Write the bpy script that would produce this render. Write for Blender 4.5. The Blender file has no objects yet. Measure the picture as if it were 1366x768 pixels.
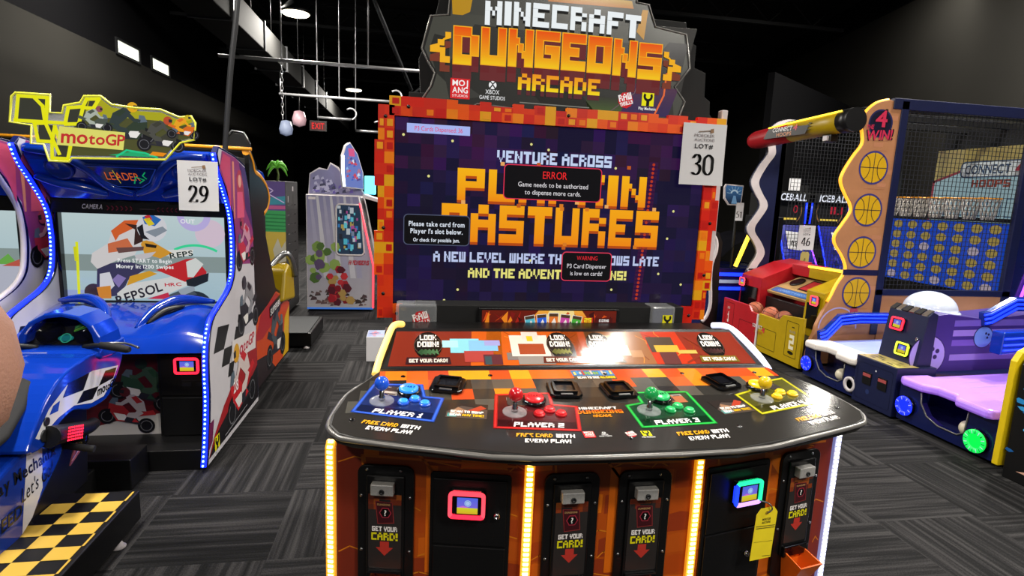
import bpy, math, random
from mathutils import Vector, Matrix
from math import sin, cos, pi, radians, sqrt, atan2
random.seed(7)
SC = bpy.context.scene
COL = SC.collection

# ---------------------------------------------------------------- camera, world, lights, exposure
YAW, PITCH, ROLL, FOC = radians(9.996), radians(9.079), radians(2.4534), 767.83
cam_d = bpy.data.cameras.new('camera'); cam = bpy.data.objects.new('camera', cam_d); COL.objects.link(cam)
fw = Vector((sin(YAW)*cos(PITCH), cos(YAW)*cos(PITCH), -sin(PITCH)))
rt = Vector((cos(YAW), -sin(YAW), 0)); up = rt.cross(fw)
r2 = cos(ROLL)*rt + sin(ROLL)*up; u2 = -sin(ROLL)*rt + cos(ROLL)*up
M = Matrix((r2, u2, -fw)).transposed().to_4x4(); M.translation = (0, 0, 1.62)
cam.matrix_world = M
cam_d.sensor_fit = 'HORIZONTAL'; cam_d.sensor_width = 36.0; cam_d.lens = 36.0*FOC/1366.0
cam_d.clip_start = 0.02; cam_d.clip_end = 200
SC.camera = cam
SC.view_settings.view_transform = 'Standard'; SC.view_settings.look = 'None'
SC.view_settings.exposure = 0.0; SC.view_settings.gamma = 1.0
SC.view_settings.use_curve_mapping = False
SC.cycles.use_denoising = True
SC.cycles.max_bounces = 6; SC.cycles.diffuse_bounces = 3; SC.cycles.glossy_bounces = 3
SC.cycles.transparent_max_bounces = 12; SC.cycles.sample_clamp_indirect = 4.0
W = bpy.data.worlds.new('world'); SC.world = W; W.use_nodes = True
W.node_tree.nodes['Background'].inputs[0].default_value = (0.80, 0.84, 0.9, 1)
W.node_tree.nodes['Background'].inputs[1].default_value = 0.10
LAMP_W = 108.0          # watts of each ceiling lamp

# ---------------------------------------------------------------- colours and materials
def lin(c):
    if isinstance(c, str):
        c = c.lstrip('#'); c = [int(c[i:i+2], 16)/255 for i in (0, 2, 4)]
        return tuple((x/12.92 if x <= 0.04045 else ((x+0.055)/1.055)**2.4) for x in c)
    return tuple(c[:3])
MATS = {}
def mat(name, col=None, rough=0.5, metal=0.0, emit=0.0, ecol=None, coat=0.0, vary=0.12, vscale=14.0, alpha=1.0,
        trans=0.0, bump=0.0, spec=0.5, attr=False, ior=1.45):
    m = bpy.data.materials.new(name); m.use_nodes = True; nt = m.node_tree; N = nt.nodes; L = nt.links
    b = N['Principled BSDF']; b.inputs['Roughness'].default_value = rough; b.inputs['Metallic'].default_value = metal
    b.inputs['Coat Weight'].default_value = coat; b.inputs['Coat Roughness'].default_value = 0.08
    b.inputs['Specular IOR Level'].default_value = spec; b.inputs['Alpha'].default_value = alpha
    b.inputs['Transmission Weight'].default_value = trans; b.inputs['IOR'].default_value = ior
    tc = N.new('ShaderNodeTexCoord'); nz = N.new('ShaderNodeTexNoise'); nz.inputs['Scale'].default_value = vscale
    nz.inputs['Detail'].default_value = 3.0; L.new(tc.outputs['Object'], nz.inputs['Vector'])
    mr = N.new('ShaderNodeMapRange'); mr.inputs['To Min'].default_value = 1-vary; mr.inputs['To Max'].default_value = 1+vary
    L.new(nz.outputs['Fac'], mr.inputs['Value'])
    mx = N.new('ShaderNodeVectorMath'); mx.operation = 'SCALE'; L.new(mr.outputs['Result'], mx.inputs['Scale'])
    if attr:
        a = N.new('ShaderNodeAttribute'); a.attribute_name = 'Col'; src = a.outputs['Color']
        L.new(src, mx.inputs[0])
    else:
        mx.inputs[0].default_value = lin(col)
    if emit:
        b.inputs['Emission Strength'].default_value = emit
        if attr:
            L.new(src, b.inputs['Emission Color']); b.inputs['Base Color'].default_value = (0.008, 0.008, 0.008, 1)
        else:
            b.inputs['Emission Color'].default_value = (*lin(ecol or col), 1); L.new(mx.outputs[0], b.inputs['Base Color'])
    else:
        L.new(mx.outputs[0], b.inputs['Base Color'])
    if bump:
        bp = N.new('ShaderNodeBump'); bp.inputs['Strength'].default_value = bump; bp.inputs['Distance'].default_value = 0.002
        n2 = N.new('ShaderNodeTexNoise'); n2.inputs['Scale'].default_value = vscale*18; L.new(tc.outputs['Object'], n2.inputs['Vector'])
        L.new(n2.outputs['Fac'], bp.inputs['Height']); L.new(bp.outputs['Normal'], b.inputs['Normal'])
    MATS[name] = m; return m
mat('print', rough=0.32, attr=True, vary=0.06)              # printed artwork, semi-gloss laminate
mat('print_matte', rough=0.7, attr=True, vary=0.06)
mat('gloss_print', rough=0.14, attr=True, coat=0.2, spec=0.4, vary=0.05)
mat('backlit', rough=0.12, attr=True, emit=0.95, spec=0.2)              # backlit film and screens
mat('backlit_soft', rough=0.25, attr=True, emit=0.5)
mat('screen_bright', rough=0.2, attr=True, emit=0.8)
mat('black', '#0c0c0d', 0.38, bump=0.15)
mat('black_matte', '#0a0a0b', 0.75)
mat('black_gloss', '#08080a', 0.12, coat=0.4)
mat('charcoal', '#222120', 0.55)
mat('grey_edge', '#6f6d6a', 0.3, 0.3)
mat('white_edge', '#c9c2c4', 0.4)
mat('chrome', '#c8c8ca', 0.14, 1.0)
mat('steel', '#8f9092', 0.32, 0.9)
mat('dark_steel', '#2e2f31', 0.5, 0.6)
mat('acrylic', '#e8eef0', 0.06, alpha=0.22)
mat('clear_plastic', '#e8ecf0', 0.08, alpha=0.2)
mat('tube_warm', '#ffdf9a', 0.4, emit=1.0, ecol='#ffca52')
mat('tube_white', '#e8e8f8', 0.4, emit=1.0, ecol='#dfe2ff')
mat('smoked', '#15151a', 0.08, alpha=0.75)
mat('paper', '#cfcfd2', 0.8, vary=0.03)
mat('orange_plastic', '#e8691a', 0.35, vary=0.05)
mat('blue_plastic', '#0b34a0', 0.14, coat=0.6, vary=0.06)
mat('blue_deep', '#0a2a80', 0.2, coat=0.5)
mat('navy', '#141a3c', 0.4)
mat('navy_gloss', '#101848', 0.2, coat=0.3)
mat('led_warm', '#ffd98a', 0.4, emit=5.5, ecol='#ffdf8a')
mat('led_warm_lens', '#e8b84a', 0.4, emit=0.62, ecol='#ff9d12')
mat('led_white', '#ffffff', 0.4, emit=4.5, ecol='#e9ecff')
mat('led_white_lens', '#b8b8c8', 0.4, emit=0.36, ecol='#a8b0ff')
mat('led_blue', '#3a6bff', 0.4, emit=20.0, ecol='#4a7dff')
mat('led_blue_lens', '#0b1fd0', 0.4, emit=4.0, ecol='#0a1cff')
mat('led_yellow_tube', '#ffd640', 0.4, emit=2.2, ecol='#ffd23a')
mat('led_amber', '#e8a83a', 0.4, emit=0.95, ecol='#ffb22a')
mat('led_red', '#ff2a3a', 0.4, emit=2.4, ecol='#ff2038')
mat('led_green', '#18c858', 0.4, emit=1.0, ecol='#10e050')
mat('led_cool', '#dfeaff', 0.4, emit=5.0, ecol='#d8e8ff')
mat('led_cyan', '#6fe8ff', 0.4, emit=1.6, ecol='#66dcff')
mat('led_purple', '#b45cff', 0.4, emit=2.0, ecol='#9a48ff')
mat('led_pink', '#ff4a58', 0.4, emit=1.6, ecol='#ff4050')
mat('lamp_glow', '#fff2d8', 0.4, emit=14.0, ecol='#fff0d0')
mat('skin', '#98705f', 0.55, vary=0.08, vscale=30, bump=0.2)
mat('hair', '#2b1d14', 0.6)
mat('shirt', '#3b4149', 0.85, bump=0.3)
mat('jeans', '#28324a', 0.85, bump=0.3)
mat('shoe', '#1b1b1c', 0.6)
mat('rubber', '#17171a', 0.8)
mat('basketball', '#a5573a', 0.6, bump=0.35, vscale=20)
mat('basketball_dark', '#8a4a34', 0.6, bump=0.35, vscale=20)
mat('ball_seam', '#1a1210', 0.6)
mat('net_cord', '#b8b4ae', 0.8)
mat('mesh_cord', '#1c1e24', 0.7)
mat('wall_grey', '#292825', 0.9, spec=0.08, vary=0.18, vscale=0.7)
mat('wall_black', '#060608', 0.9, spec=0.1)
mat('ceiling_black', '#060607', 0.85)
mat('conduit', '#a9a9ac', 0.35, 0.7)
mat('duct', '#161615', 0.9, spec=0.1)
mat('pale_lamp', '#8f9ab0', 0.4, emit=0.25, ecol='#9aa8d0')
mat('pink_lamp', '#b09098', 0.4, emit=0.2, ecol='#d0a8b0')
mat('ring_blue', '#1a28e8', 0.4, emit=1.3, ecol='#1a30ff')
mat('bright_steel', '#c6c4c0', 0.42, 0.6, vary=0.25, vscale=240)
mat('lane_white', '#cfd2e2', 0.25, coat=0.3, vary=0.04)
mat('cushion_white', '#d9d2cc', 0.35, vary=0.04)
mat('dome', '#c8d2e6', 0.18, coat=0.4)
mat('red_panel', '#a5141e', 0.4)
mat('yellow_panel', '#a68a04', 0.4)
mat('yellow_trim', '#dfc012', 0.4)
mat('wood', '#b07a52', 0.45, vary=0.2, vscale=6)
mat('orange_trim', '#e0941c', 0.35)
mat('yellow_tag', '#e6cf1c', 0.7)
mat('ball_wood', '#cfc6b0', 0.35)
mat('window_glow', '#f4f6ea', 0.5, emit=1.6, ecol='#eef2dc')
mat('locker_grey', '#2f3032', 0.5)

# carpet: square metre blocks of planks turned at right angles, streaky pile
def carpet():
    m = bpy.data.materials.new('carpet'); m.use_nodes = True; nt = m.node_tree; N = nt.nodes; L = nt.links
    b = N['Principled BSDF']; b.inputs['Roughness'].default_value = 0.95; b.inputs['Specular IOR Level'].default_value = 0.15
    tc = N.new('ShaderNodeTexCoord'); sep = N.new('ShaderNodeSeparateXYZ'); L.new(tc.outputs['Object'], sep.inputs[0])
    def mth(op, a, bb=None):
        n = N.new('ShaderNodeMath'); n.operation = op
        for i, v in enumerate((a, bb)):
            if v is None: continue
            if isinstance(v, (int, float)): n.inputs[i].default_value = v
            else: L.new(v, n.inputs[i])
        return n.outputs[0]
    X, Y = sep.outputs['X'], sep.outputs['Y']
    S = 0.61
    fx = mth('FLOOR', mth('DIVIDE', X, S)); fy = mth('FLOOR', mth('DIVIDE', Y, S))
    chk = mth('FLOORED_MODULO', mth('ADD', fx, fy), 2.0)
    def streak(a, c, seed):
        pl = mth('FLOOR', mth('DIVIDE', c, S))             # tile index across
        blk = mth('FLOOR', mth('DIVIDE', a, S))
        comb = N.new('ShaderNodeCombineXYZ'); L.new(pl, comb.inputs[0]); L.new(blk, comb.inputs[1]); comb.inputs[2].default_value = seed
        wn = N.new('ShaderNodeTexWhiteNoise'); wn.noise_dimensions = '3D'; L.new(comb.outputs[0], wn.inputs['Vector'])
        sv = N.new('ShaderNodeCombineXYZ')
        L.new(mth('ADD', mth('MULTIPLY', a, 0.8), mth('MULTIPLY', wn.outputs['Value'], 57.0)), sv.inputs[0]); L.new(mth('MULTIPLY', c, 26.0), sv.inputs[1])
        nz = N.new('ShaderNodeTexNoise'); nz.inputs['Scale'].default_value = 1.0; nz.inputs['Detail'].default_value = 3; nz.inputs['Roughness'].default_value = 0.6
        L.new(sv.outputs[0], nz.inputs['Vector'])
        return mth('ADD', mth('MULTIPLY', wn.outputs['Value'], 0.10), mth('MULTIPLY', nz.outputs['Fac'], 1.0))
    sx, sy = streak(X, Y, 1.0), streak(Y, X, 5.0)
    mixn = N.new('ShaderNodeMix'); L.new(chk, mixn.inputs[0]); L.new(sx, mixn.inputs[2]); L.new(sy, mixn.inputs[3])
    pile = N.new('ShaderNodeTexNoise'); pile.inputs['Scale'].default_value = 160; L.new(tc.outputs['Object'], pile.inputs['Vector'])
    val = mth('ADD', mixn.outputs[0], mth('MULTIPLY', mth('SUBTRACT', pile.outputs['Fac'], 0.5), 0.35))
    rp = N.new('ShaderNodeValToRGB'); L.new(val, rp.inputs[0])
    e = rp.color_ramp.elements; e[0].position = 0.36; e[0].color = (*lin('#0d0d0e'), 1); e[1].position = 0.80; e[1].color = (*lin('#3e3d3d'), 1)
    k = e.new(0.52); k.color = (*lin('#1b1b1c'), 1); k = e.new(0.60); k.color = (*lin('#292829'), 1)
    L.new(rp.outputs[0], b.inputs['Base Color'])
    bp = N.new('ShaderNodeBump'); bp.inputs['Strength'].default_value = 0.4; bp.inputs['Distance'].default_value = 0.004
    L.new(pile.outputs['Fac'], bp.inputs['Height']); L.new(bp.outputs['Normal'], b.inputs['Normal'])
    MATS['carpet'] = m
carpet()

# ---------------------------------------------------------------- mesh builder
class F:                                   # a flat local frame: origin, right, up, outward normal
    def __init__(s, O, U, V):
        s.O = Vector(O); s.U = Vector(U).normalized(); s.V = Vector(V).normalized(); s.N = s.U.cross(s.V).normalized()
    def p(s, u, v, d=0.0): return s.O + s.U*u + s.V*v + s.N*d
    def rot(s, u, v, ang, d=0.0):          # sub-frame at (u, v) turned by ang
        return F(s.p(u, v, d), s.U*cos(ang)+s.V*sin(ang), s.V*cos(ang)-s.U*sin(ang))
WORLD = F((0, 0, 0), (1, 0, 0), (0, 1, 0))
def FRONT(x, y, z): return F((x, y, z), (1, 0, 0), (0, 0, 1))       # faces the viewer's side (-Y)
def LEFT(x, y, z): return F((x, y, z), (0, -1, 0), (0, 0, 1))       # faces -X
def RIGHT(x, y, z): return F((x, y, z), (0, 1, 0), (0, 0, 1))       # faces +X
def TOP(x, y, z): return F((x, y, z), (1, 0, 0), (0, 1, 0))         # faces up

class MB:
    def __init__(s): s.v = []; s.f = []; s.m = []; s.c = []; s.sm = []
    def face(s, pts, m, c=(1, 1, 1), smooth=False):
        i = len(s.v); s.v += [tuple(p) for p in pts]; s.f.append(tuple(range(i, i+len(pts)))); s.m.append(m); s.c.append(c); s.sm.append(smooth)
    def idx(s, pts): i = len(s.v); s.v += [tuple(p) for p in pts]; return i
    def quad(s, ids, m, c=(1, 1, 1), smooth=False): s.f.append(tuple(ids)); s.m.append(m); s.c.append(c); s.sm.append(smooth)
    # flat printed polygon; c may be one colour or (bottom, top) for a printed gradient
    def poly(s, fr, pts, m, c='#ffffff', d=0.0005):
        P = [fr.p(u, v, d) for u, v in pts]
        if isinstance(c, tuple) and len(c) == 2 and isinstance(c[0], (str, tuple)):
            a, b = lin(c[0]), lin(c[1]); vs = [q[1] for q in pts]; lo, hi = min(vs), max(vs)
            cc = [tuple(a[k]+(b[k]-a[k])*((q[1]-lo)/(hi-lo or 1)) for k in range(3)) for q in pts]
            s.face(P, m, cc)
        else: s.face(P, m, lin(c))
    def rect(s, fr, u0, v0, u1, v1, m, c='#ffffff', d=0.0005): s.poly(fr, [(u0, v0), (u1, v0), (u1, v1), (u0, v1)], m, c, d)
    def disc(s, fr, u, v, r, m, c='#ffffff', d=0.0005, n=24, ry=None):
        s.poly(fr, [(u+r*cos(2*pi*k/n), v+(ry or r)*sin(2*pi*k/n)) for k in range(n)], m, c, d)
    def ring(s, fr, u, v, r0, r1, m, c='#ffffff', d=0.0005, n=28, a0=0, a1=2*pi):
        for k in range(n):
            a, b = a0+(a1-a0)*k/n, a0+(a1-a0)*(k+1)/n
            s.poly(fr, [(u+r0*cos(a), v+r0*sin(a)), (u+r1*cos(a), v+r1*sin(a)), (u+r1*cos(b), v+r1*sin(b)), (u+r0*cos(b), v+r0*sin(b))], m, c, d)
    def line(s, fr, pts, w, m, c='#ffffff', d=0.0005, closed=False):
        n = len(pts)
        for k in range(n if closed else n-1):
            a, b = Vector(pts[k]), Vector(pts[(k+1) % n]); t = (b-a)
            if t.length < 1e-6: continue
            t = t.normalized(); o = Vector((-t.y, t.x))*(w/2); a2, b2 = a-t*w*0.4, b+t*w*0.4
            s.poly(fr, [a2-o, b2-o, b2+o, a2+o], m, c, d)
    def box(s, x0, x1, y0, y1, z0, z1, m, c=(1, 1, 1)): s.fbox(WORLD, x0, x1, y0, y1, z0, z1, m, c)
    def fbox(s, fr, u0, u1, v0, v1, d0, d1, m, c=(1, 1, 1)):
        i = s.idx([fr.p(u, v, d) for d in (d0, d1) for u, v in ((u0, v0), (u1, v0), (u1, v1), (u0, v1))])
        for q in ((3, 2, 1, 0), (4, 5, 6, 7), (0, 1, 5, 4), (1, 2, 6, 5), (2, 3, 7, 6), (3, 0, 4, 7)):
            s.quad([i+k for k in q], m, lin(c))
    def prism(s, fr, pts, d0, d1, m, c=(1, 1, 1), side=None, smooth=False):   # polygon (ccw) pulled from d0 to d1
        n = len(pts); ar = sum(pts[k][0]*pts[(k+1) % n][1]-pts[(k+1) % n][0]*pts[k][1] for k in range(n))
        if ar < 0: pts = list(reversed(pts))
        i = s.idx([fr.p(u, v, d0) for u, v in pts]+[fr.p(u, v, d1) for u, v in pts])
        s.quad([i+k for k in reversed(range(n))], m, lin(c)); s.quad([i+n+k for k in range(n)], m, lin(c))
        for k in range(n):
            l = (k+1) % n; s.quad([i+k, i+l, i+n+l, i+n+k], side or m, lin(c), smooth)
    def tube(s, pts, r, m, n=8, closed=False, c=(1, 1, 1), caps=True):
        P = [Vector(p) for p in pts]; k = len(P); R = r if isinstance(r, (list, tuple)) else [r]*k; rings = []; prev = None
        for j in range(k):
            a = P[(j-1) % k] if (closed or j > 0) else P[j]; b = P[(j+1) % k] if (closed or j < k-1) else P[j]
            t = (b-a).normalized() if (b-a).length > 1e-9 else Vector((0, 0, 1))
            if prev is None:
                x = t.cross(Vector((0, 0, 1)));
                if x.length < 1e-3: x = t.cross(Vector((1, 0, 0)))
            else: x = prev-t*prev.dot(t)
            x.normalize(); prev = x; y = t.cross(x)
            rings.append(s.idx([P[j]+(x*cos(2*pi*q/n)+y*sin(2*pi*q/n))*R[j] for q in range(n)]))
        for j in range(k if closed else k-1):
            a, b = rings[j], rings[(j+1) % k]
            for q in range(n): s.quad([a+q, a+(q+1) % n, b+(q+1) % n, b+q], m, lin(c), True)
        if caps and not closed:
            s.quad([rings[0]+q for q in reversed(range(n))], m, lin(c)); s.quad([rings[-1]+q for q in range(n)], m, lin(c))
    def lathe(s, fr, u, v, prof, m, n=24, c=(1, 1, 1), smooth=True):      # prof: (radius, height along the normal)
        rings = [s.idx([fr.p(u+max(r, 1e-5)*cos(2*pi*q/n), v+max(r, 1e-5)*sin(2*pi*q/n), d) for q in range(n)]) for r, d in prof]
        for a, b in zip(rings, rings[1:]):
            for q in range(n): s.quad([a+q, a+(q+1) % n, b+(q+1) % n, b+q], m, lin(c), smooth)
        if prof[0][0] > 1e-4: s.quad([rings[0]+q for q in reversed(range(n))], m, lin(c))
        if prof[-1][0] > 1e-4: s.quad([rings[-1]+q for q in range(n)], m, lin(c))
    def ball(s, ctr, r, m, n=20, k=12, sq=(1, 1, 1), c=(1, 1, 1)):
        C = Vector(ctr); rings = []
        for j in range(k+1):
            th = -pi/2+pi*j/k
            rings.append(s.idx([C+Vector((r*sq[0]*max(cos(th), 1e-4)*cos(2*pi*q/n), r*sq[1]*max(cos(th), 1e-4)*sin(2*pi*q/n), r*sq[2]*sin(th))) for q in range(n)]))
        for a, b in zip(rings, rings[1:]):
            for q in range(n): s.quad([a+q, a+(q+1) % n, b+(q+1) % n, b+q], m, lin(c), True)
    def grid(s, rows, m, c=(1, 1, 1), smooth=True, closed=False):         # loft through rows of points
        R = [s.idx(r) for r in rows]; n = len(rows[0])
        for a, b in zip(R, R[1:]):
            for q in range(n if closed else n-1): s.quad([a+q, a+(q+1) % n, b+(q+1) % n, b+q], m, lin(c), smooth)
    def caps(s, rows, m, c=(1, 1, 1)):
        i = s.idx(rows[0]); s.quad([i+k for k in reversed(range(len(rows[0])))], m, lin(c))
        i = s.idx(rows[-1]); s.quad([i+k for k in range(len(rows[-1]))], m, lin(c))
    def build(s, name, parent=None, bevel=0.0, label=None, subd=0, kind=None, seg=2):
        me = bpy.data.meshes.new(name); off = Vector((0, 0, 0)); q = parent
        while q is not None: off += q.location; q = q.parent
        me.from_pydata([tuple(Vector(p)-off) for p in s.v], [], s.f)
        names = []
        for m in s.m:
            if m not in names: names.append(m)
        for m in names: me.materials.append(MATS[m])
        ix = {m: i for i, m in enumerate(names)}
        att = me.color_attributes.new('Col', 'FLOAT_COLOR', 'CORNER'); data = att.data; li = 0
        for k, f in enumerate(s.f):
            pl = me.polygons[k]; pl.material_index = ix[s.m[k]]; pl.use_smooth = s.sm[k]
            c = s.c[k]
            if isinstance(c, list):
                for q in range(len(f)): data[li].color = (*c[q], 1); li += 1
            else:
                for q in range(len(f)): data[li].color = (c[0], c[1], c[2], 1); li += 1
        me.validate(); me.update()
        o = bpy.data.objects.new(name, me); COL.objects.link(o)
        if parent is not None: o.parent = parent
        if bevel:
            w = o.modifiers.new('weld', 'WELD'); w.merge_threshold = 0.0002
            b = o.modifiers.new('bevel', 'BEVEL'); b.width = bevel; b.segments = seg; b.limit_method = 'ANGLE'; b.angle_limit = radians(40)
        if subd:
            w = o.modifiers.new('weld', 'WELD'); w.merge_threshold = 0.0002
            b = o.modifiers.new('sub', 'SUBSURF'); b.levels = subd; b.render_levels = subd
        if label: o['label'] = label
        if kind: o['kind'] = kind
        return o

def thing(name, label, cat, loc, group=None):
    o = bpy.data.objects.new(name, None); COL.objects.link(o); o.location = loc; o.empty_display_size = 0.1
    o['label'] = label; o['category'] = cat
    if group: o['group'] = group
    return o
def tag(o, label, cat, group=None):
    o['label'] = label; o['category'] = cat
    if group: o['group'] = group
    return o
def dup(root, loc, label, group=None):
    r = root.copy(); COL.objects.link(r); r.location = loc; r['label'] = label
    if group: r['group'] = group
    for ch in list(root.children):
        c = ch.copy(); COL.objects.link(c); c.parent = r
        for g in list(ch.children):
            d = g.copy(); COL.objects.link(d); d.parent = c
    return r
def catmull(P, n=6, closed=False):
    P = [Vector(p) for p in P]; out = []; k = len(P)
    for i in range(k if closed else k-1):
        g = (lambda j: P[j % k]) if closed else (lambda j: P[min(max(j, 0), k-1)])
        a, b, c, d = g(i-1), g(i), g(i+1), g(i+2)
        for q in range(n):
            t = q/n; out.append(0.5*((2*b)+(c-a)*t+(2*a-5*b+4*c-d)*t*t+(3*b-a-3*c+d)*t**3))
    if not closed: out.append(P[-1])
    return [tuple(v) for v in out]

# ---------------------------------------------------------------- lettering
# block letters: 5 x 5 cells with heavy outer columns
BL = {}
for k, g in {'A': '.###. #...# ##### #...# #...#', 'B': '####. #...# ####. #...# ####.', 'C': '##### #.... #.... #.... #####', 'D': '####. #...# #...# #...# ####.',
    'E': '##### #.... ####. #.... #####', 'F': '##### #.... ####. #.... #....', 'G': '##### #.... #.### #...# #####', 'H': '#...# #...# ##### #...# #...#',
    'I': '.###. .###. .###. .###. .###.', 'J': '....# ....# ....# #...# #####', 'K': '#...# #..#. ###.. #..#. #...#', 'L': '#.... #.... #.... #.... #####', 'M': '#...# ##.## #.#.# #...# #...#',
    'N': '#...# ##..# #.#.# #..## #...#', 'O': '##### #...# #...# #...# #####', 'P': '##### #...# ##### #.... #....', 'Q': '##### #...# #...# #..## #####', 'R': '####. #...# ####. #...# #...#',
    'S': '##### #.... ##### ....# #####', 'T': '##### .###. .###. .###. .###.', 'U': '#...# #...# #...# #...# #####', 'V': '#...# #...# #...# .#.#. ..#..', 'W': '#.#.# #.#.# #.#.# #.#.# #####',
    'X': '#...# .#.#. ..#.. .#.#. #...#', 'Y': '#...# #...# ##### .###. .###.', 'Z': '##### ...#. ..#.. .#... #####', '!': '.###. .###. .###. ..... .###.', '0': '##### #...# #...# #...# #####',
    '1': '.##.. ###.. .##.. .##.. ####.', '2': '##### ....# ##### #.... #####', '3': '##### ....# .#### ....# #####', '4': '#...# #...# ##### ....# ....#', '5': '##### #.... ##### ....# #####',
    '?': '##### ....# ..### ..... ..##.', "'": '.##.. .##.. ..... ..... .....'}.items():
    BL[k] = g.split()
CW = [1.55, 0.62, 0.86, 0.62, 1.55]; RH = [1.25, 0.85, 1.1, 0.85, 1.25]
def block_layout(s):
    out = []; x = 0
    for ch in s:
        if ch == ' ': x += 2.6; continue
        g = BL[ch]; cw = CW; xs = [0]
        used = [c for c in range(5) if any(r[c] == '#' for r in g)]; lo, hi = min(used), max(used)
        for w in cw: xs.append(xs[-1]+w)
        y = 5.3
        for r, row in enumerate(g):
            c = 0
            while c < 5:
                if row[c] == '#':
                    e = c
                    while e+1 < 5 and row[e+1] == '#': e += 1
                    out.append((x+xs[c]-xs[lo], x+xs[e+1]-xs[lo], y-RH[r], y, r)); c = e+1
                else: c += 1
            y -= RH[r]
        x += xs[hi+1]-xs[lo]+0.75
    return out, x-0.75
def btext(mb, fr, s, u, v, h, m, c, width=None, align='c', slant=0.0, d=0.001, drop=None, drop_c='#5a1c24', arch=0.0, grow=0.0):
    cells, w = block_layout(s); sy = h/5.3; sx = (width/w) if width else sy; tw = w*sx
    x0 = u-(tw/2 if align == 'c' else 0)
    for (a, b, lo, hi, r) in cells:
        A, B, Lo, Hi = x0+a*sx-grow, x0+b*sx+grow, v+lo*sy-grow, v+hi*sy+grow
        t = ((A+B)/2-u)/(tw/2 or 1); ar = arch*(1-t*t)
        Lo += ar; Hi += ar
        sh = lambda y: (y-v)*slant
        pts = [(A+sh(Lo), Lo), (B+sh(Lo), Lo), (B+sh(Hi), Hi), (A+sh(Hi), Hi)]
        if isinstance(c, tuple):
            k0, k1 = lin(c[0]), lin(c[1]); f = lambda y: tuple(k0[i]+(k1[i]-k0[i])*min(1, max(0, (y-v-ar)/h))**0.65 for i in range(3))
            cc = (f(Lo), f(Hi))
        else: cc = c
        mb.poly(fr, pts, m, cc, d)
        if drop: mb.poly(fr, [(A+sh(Lo), Lo-drop), (B+sh(Lo), Lo-drop), (B+sh(Hi), Hi), (A+sh(Hi), Hi)], m, drop_c, d*0.6)
    return tw
# smooth letters from the built-in face, outlined once per glyph
GL = {}
def glyphs():
    chars = "ABCDEFGHIJKLMNOPQRSTUVWXYZabcdefghijklmnopqrstuvwxyz0123456789!?#.,:'&-/"
    made = []
    for bold in (0, 1):
        for ch in chars:
            cu = bpy.data.curves.new('glyph', 'FONT'); cu.body = ch; cu.size = 1.0; cu.resolution_u = 3; cu.fill_mode = 'FRONT'
            if bold: cu.offset = 0.022
            o = bpy.data.objects.new('glyph', cu); COL.objects.link(o); made.append((bold, ch, o))
    dg = bpy.context.evaluated_depsgraph_get(); dg.update()
    for bold, ch, o in made:
        ev = o.evaluated_get(dg); me = ev.to_mesh()
        vs = [(v.co.x, v.co.y) for v in me.vertices]; fs = [tuple(p.vertices) for p in me.polygons]
        xs = [v[0] for v in vs] or [0]
        GL[(bold, ch)] = ([(x-min(xs), y) for x, y in vs], fs, max(xs)-min(xs)); ev.to_mesh_clear()
    for _, _, o in made:
        cu = o.data; bpy.data.objects.remove(o); bpy.data.curves.remove(cu)
glyphs()
def stext(mb, fr, s, u, v, h, m, c, width=None, align='c', bold=0, slant=0.0, d=0.001, track=0.085, ys=1.0):
    k = h/0.7; x = 0; pos = []
    for ch in s:
        if ch == ' ': x += 0.30; continue
        g = GL[(bold, ch)]; pos.append((x, g)); x += g[2]+track
    tw = (x-track)*k; sx = 1.0
    if width: sx = width/tw; tw = width
    x0 = u-(tw/2 if align == 'c' else (tw if align == 'r' else 0)); cc = lin(c)
    for px, (vs, fs, w) in pos:
        for f in fs:
            P = [(x0+(px+vs[i][0])*k*sx+vs[i][1]*k*slant, v+vs[i][1]*k*ys) for i in f]
            mb.face([fr.p(a, b, d) for a, b in P], m, cc)
    return tw
# Roman digits drawn with a broad nib: thick verticals, thin horizontals
ND = {'0': [[(.5, 1), (.86, .82), (.9, .5), (.86, .18), (.5, 0), (.14, .18), (.1, .5), (.14, .82), (.5, 1)]],
      '1': [[(.25, .85), (.5, 1), (.5, .02)], [(.3, .01), (.72, .01)]],
      '2': [[(.14, .76), (.3, .96), (.55, 1), (.8, .88), (.8, .66), (.6, .42), (.15, .04)], [(.15, .03), (.85, .03), (.9, .16)]],
      '3': [[(.15, .82), (.35, .98), (.6, .98), (.78, .82), (.7, .62), (.45, .54), (.75, .46), (.86, .26), (.72, .06), (.42, 0), (.14, .1)]],
      '4': [[(.66, .0), (.66, 1), (.08, .3), (.92, .3)]],
      '5': [[(.85, 1), (.3, 1), (.22, .58), (.55, .62), (.82, .45), (.84, .2), (.6, .02), (.3, 0), (.12, .1)]],
      '6': [[(.8, .98), (.45, .85), (.18, .5), (.14, .25), (.3, .02), (.6, .0), (.84, .2), (.82, .45), (.6, .58), (.35, .54), (.16, .36)]],
      '7': [[(.12, .82), (.14, .99), (.88, .99), (.6, .5), (.42, 0)]],
      '8': [[(.5, 1), (.8, .86), (.74, .64), (.3, .44), (.12, .22), (.3, .02), (.7, .02), (.88, .22), (.7, .44), (.26, .66), (.2, .86), (.5, 1)]],
      '9': [[(.84, .62), (.66, .44), (.4, .42), (.18, .56), (.16, .8), (.38, .99), (.66, .98), (.85, .76), (.8, .48), (.55, .14), (.2, .02)]]}
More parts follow.
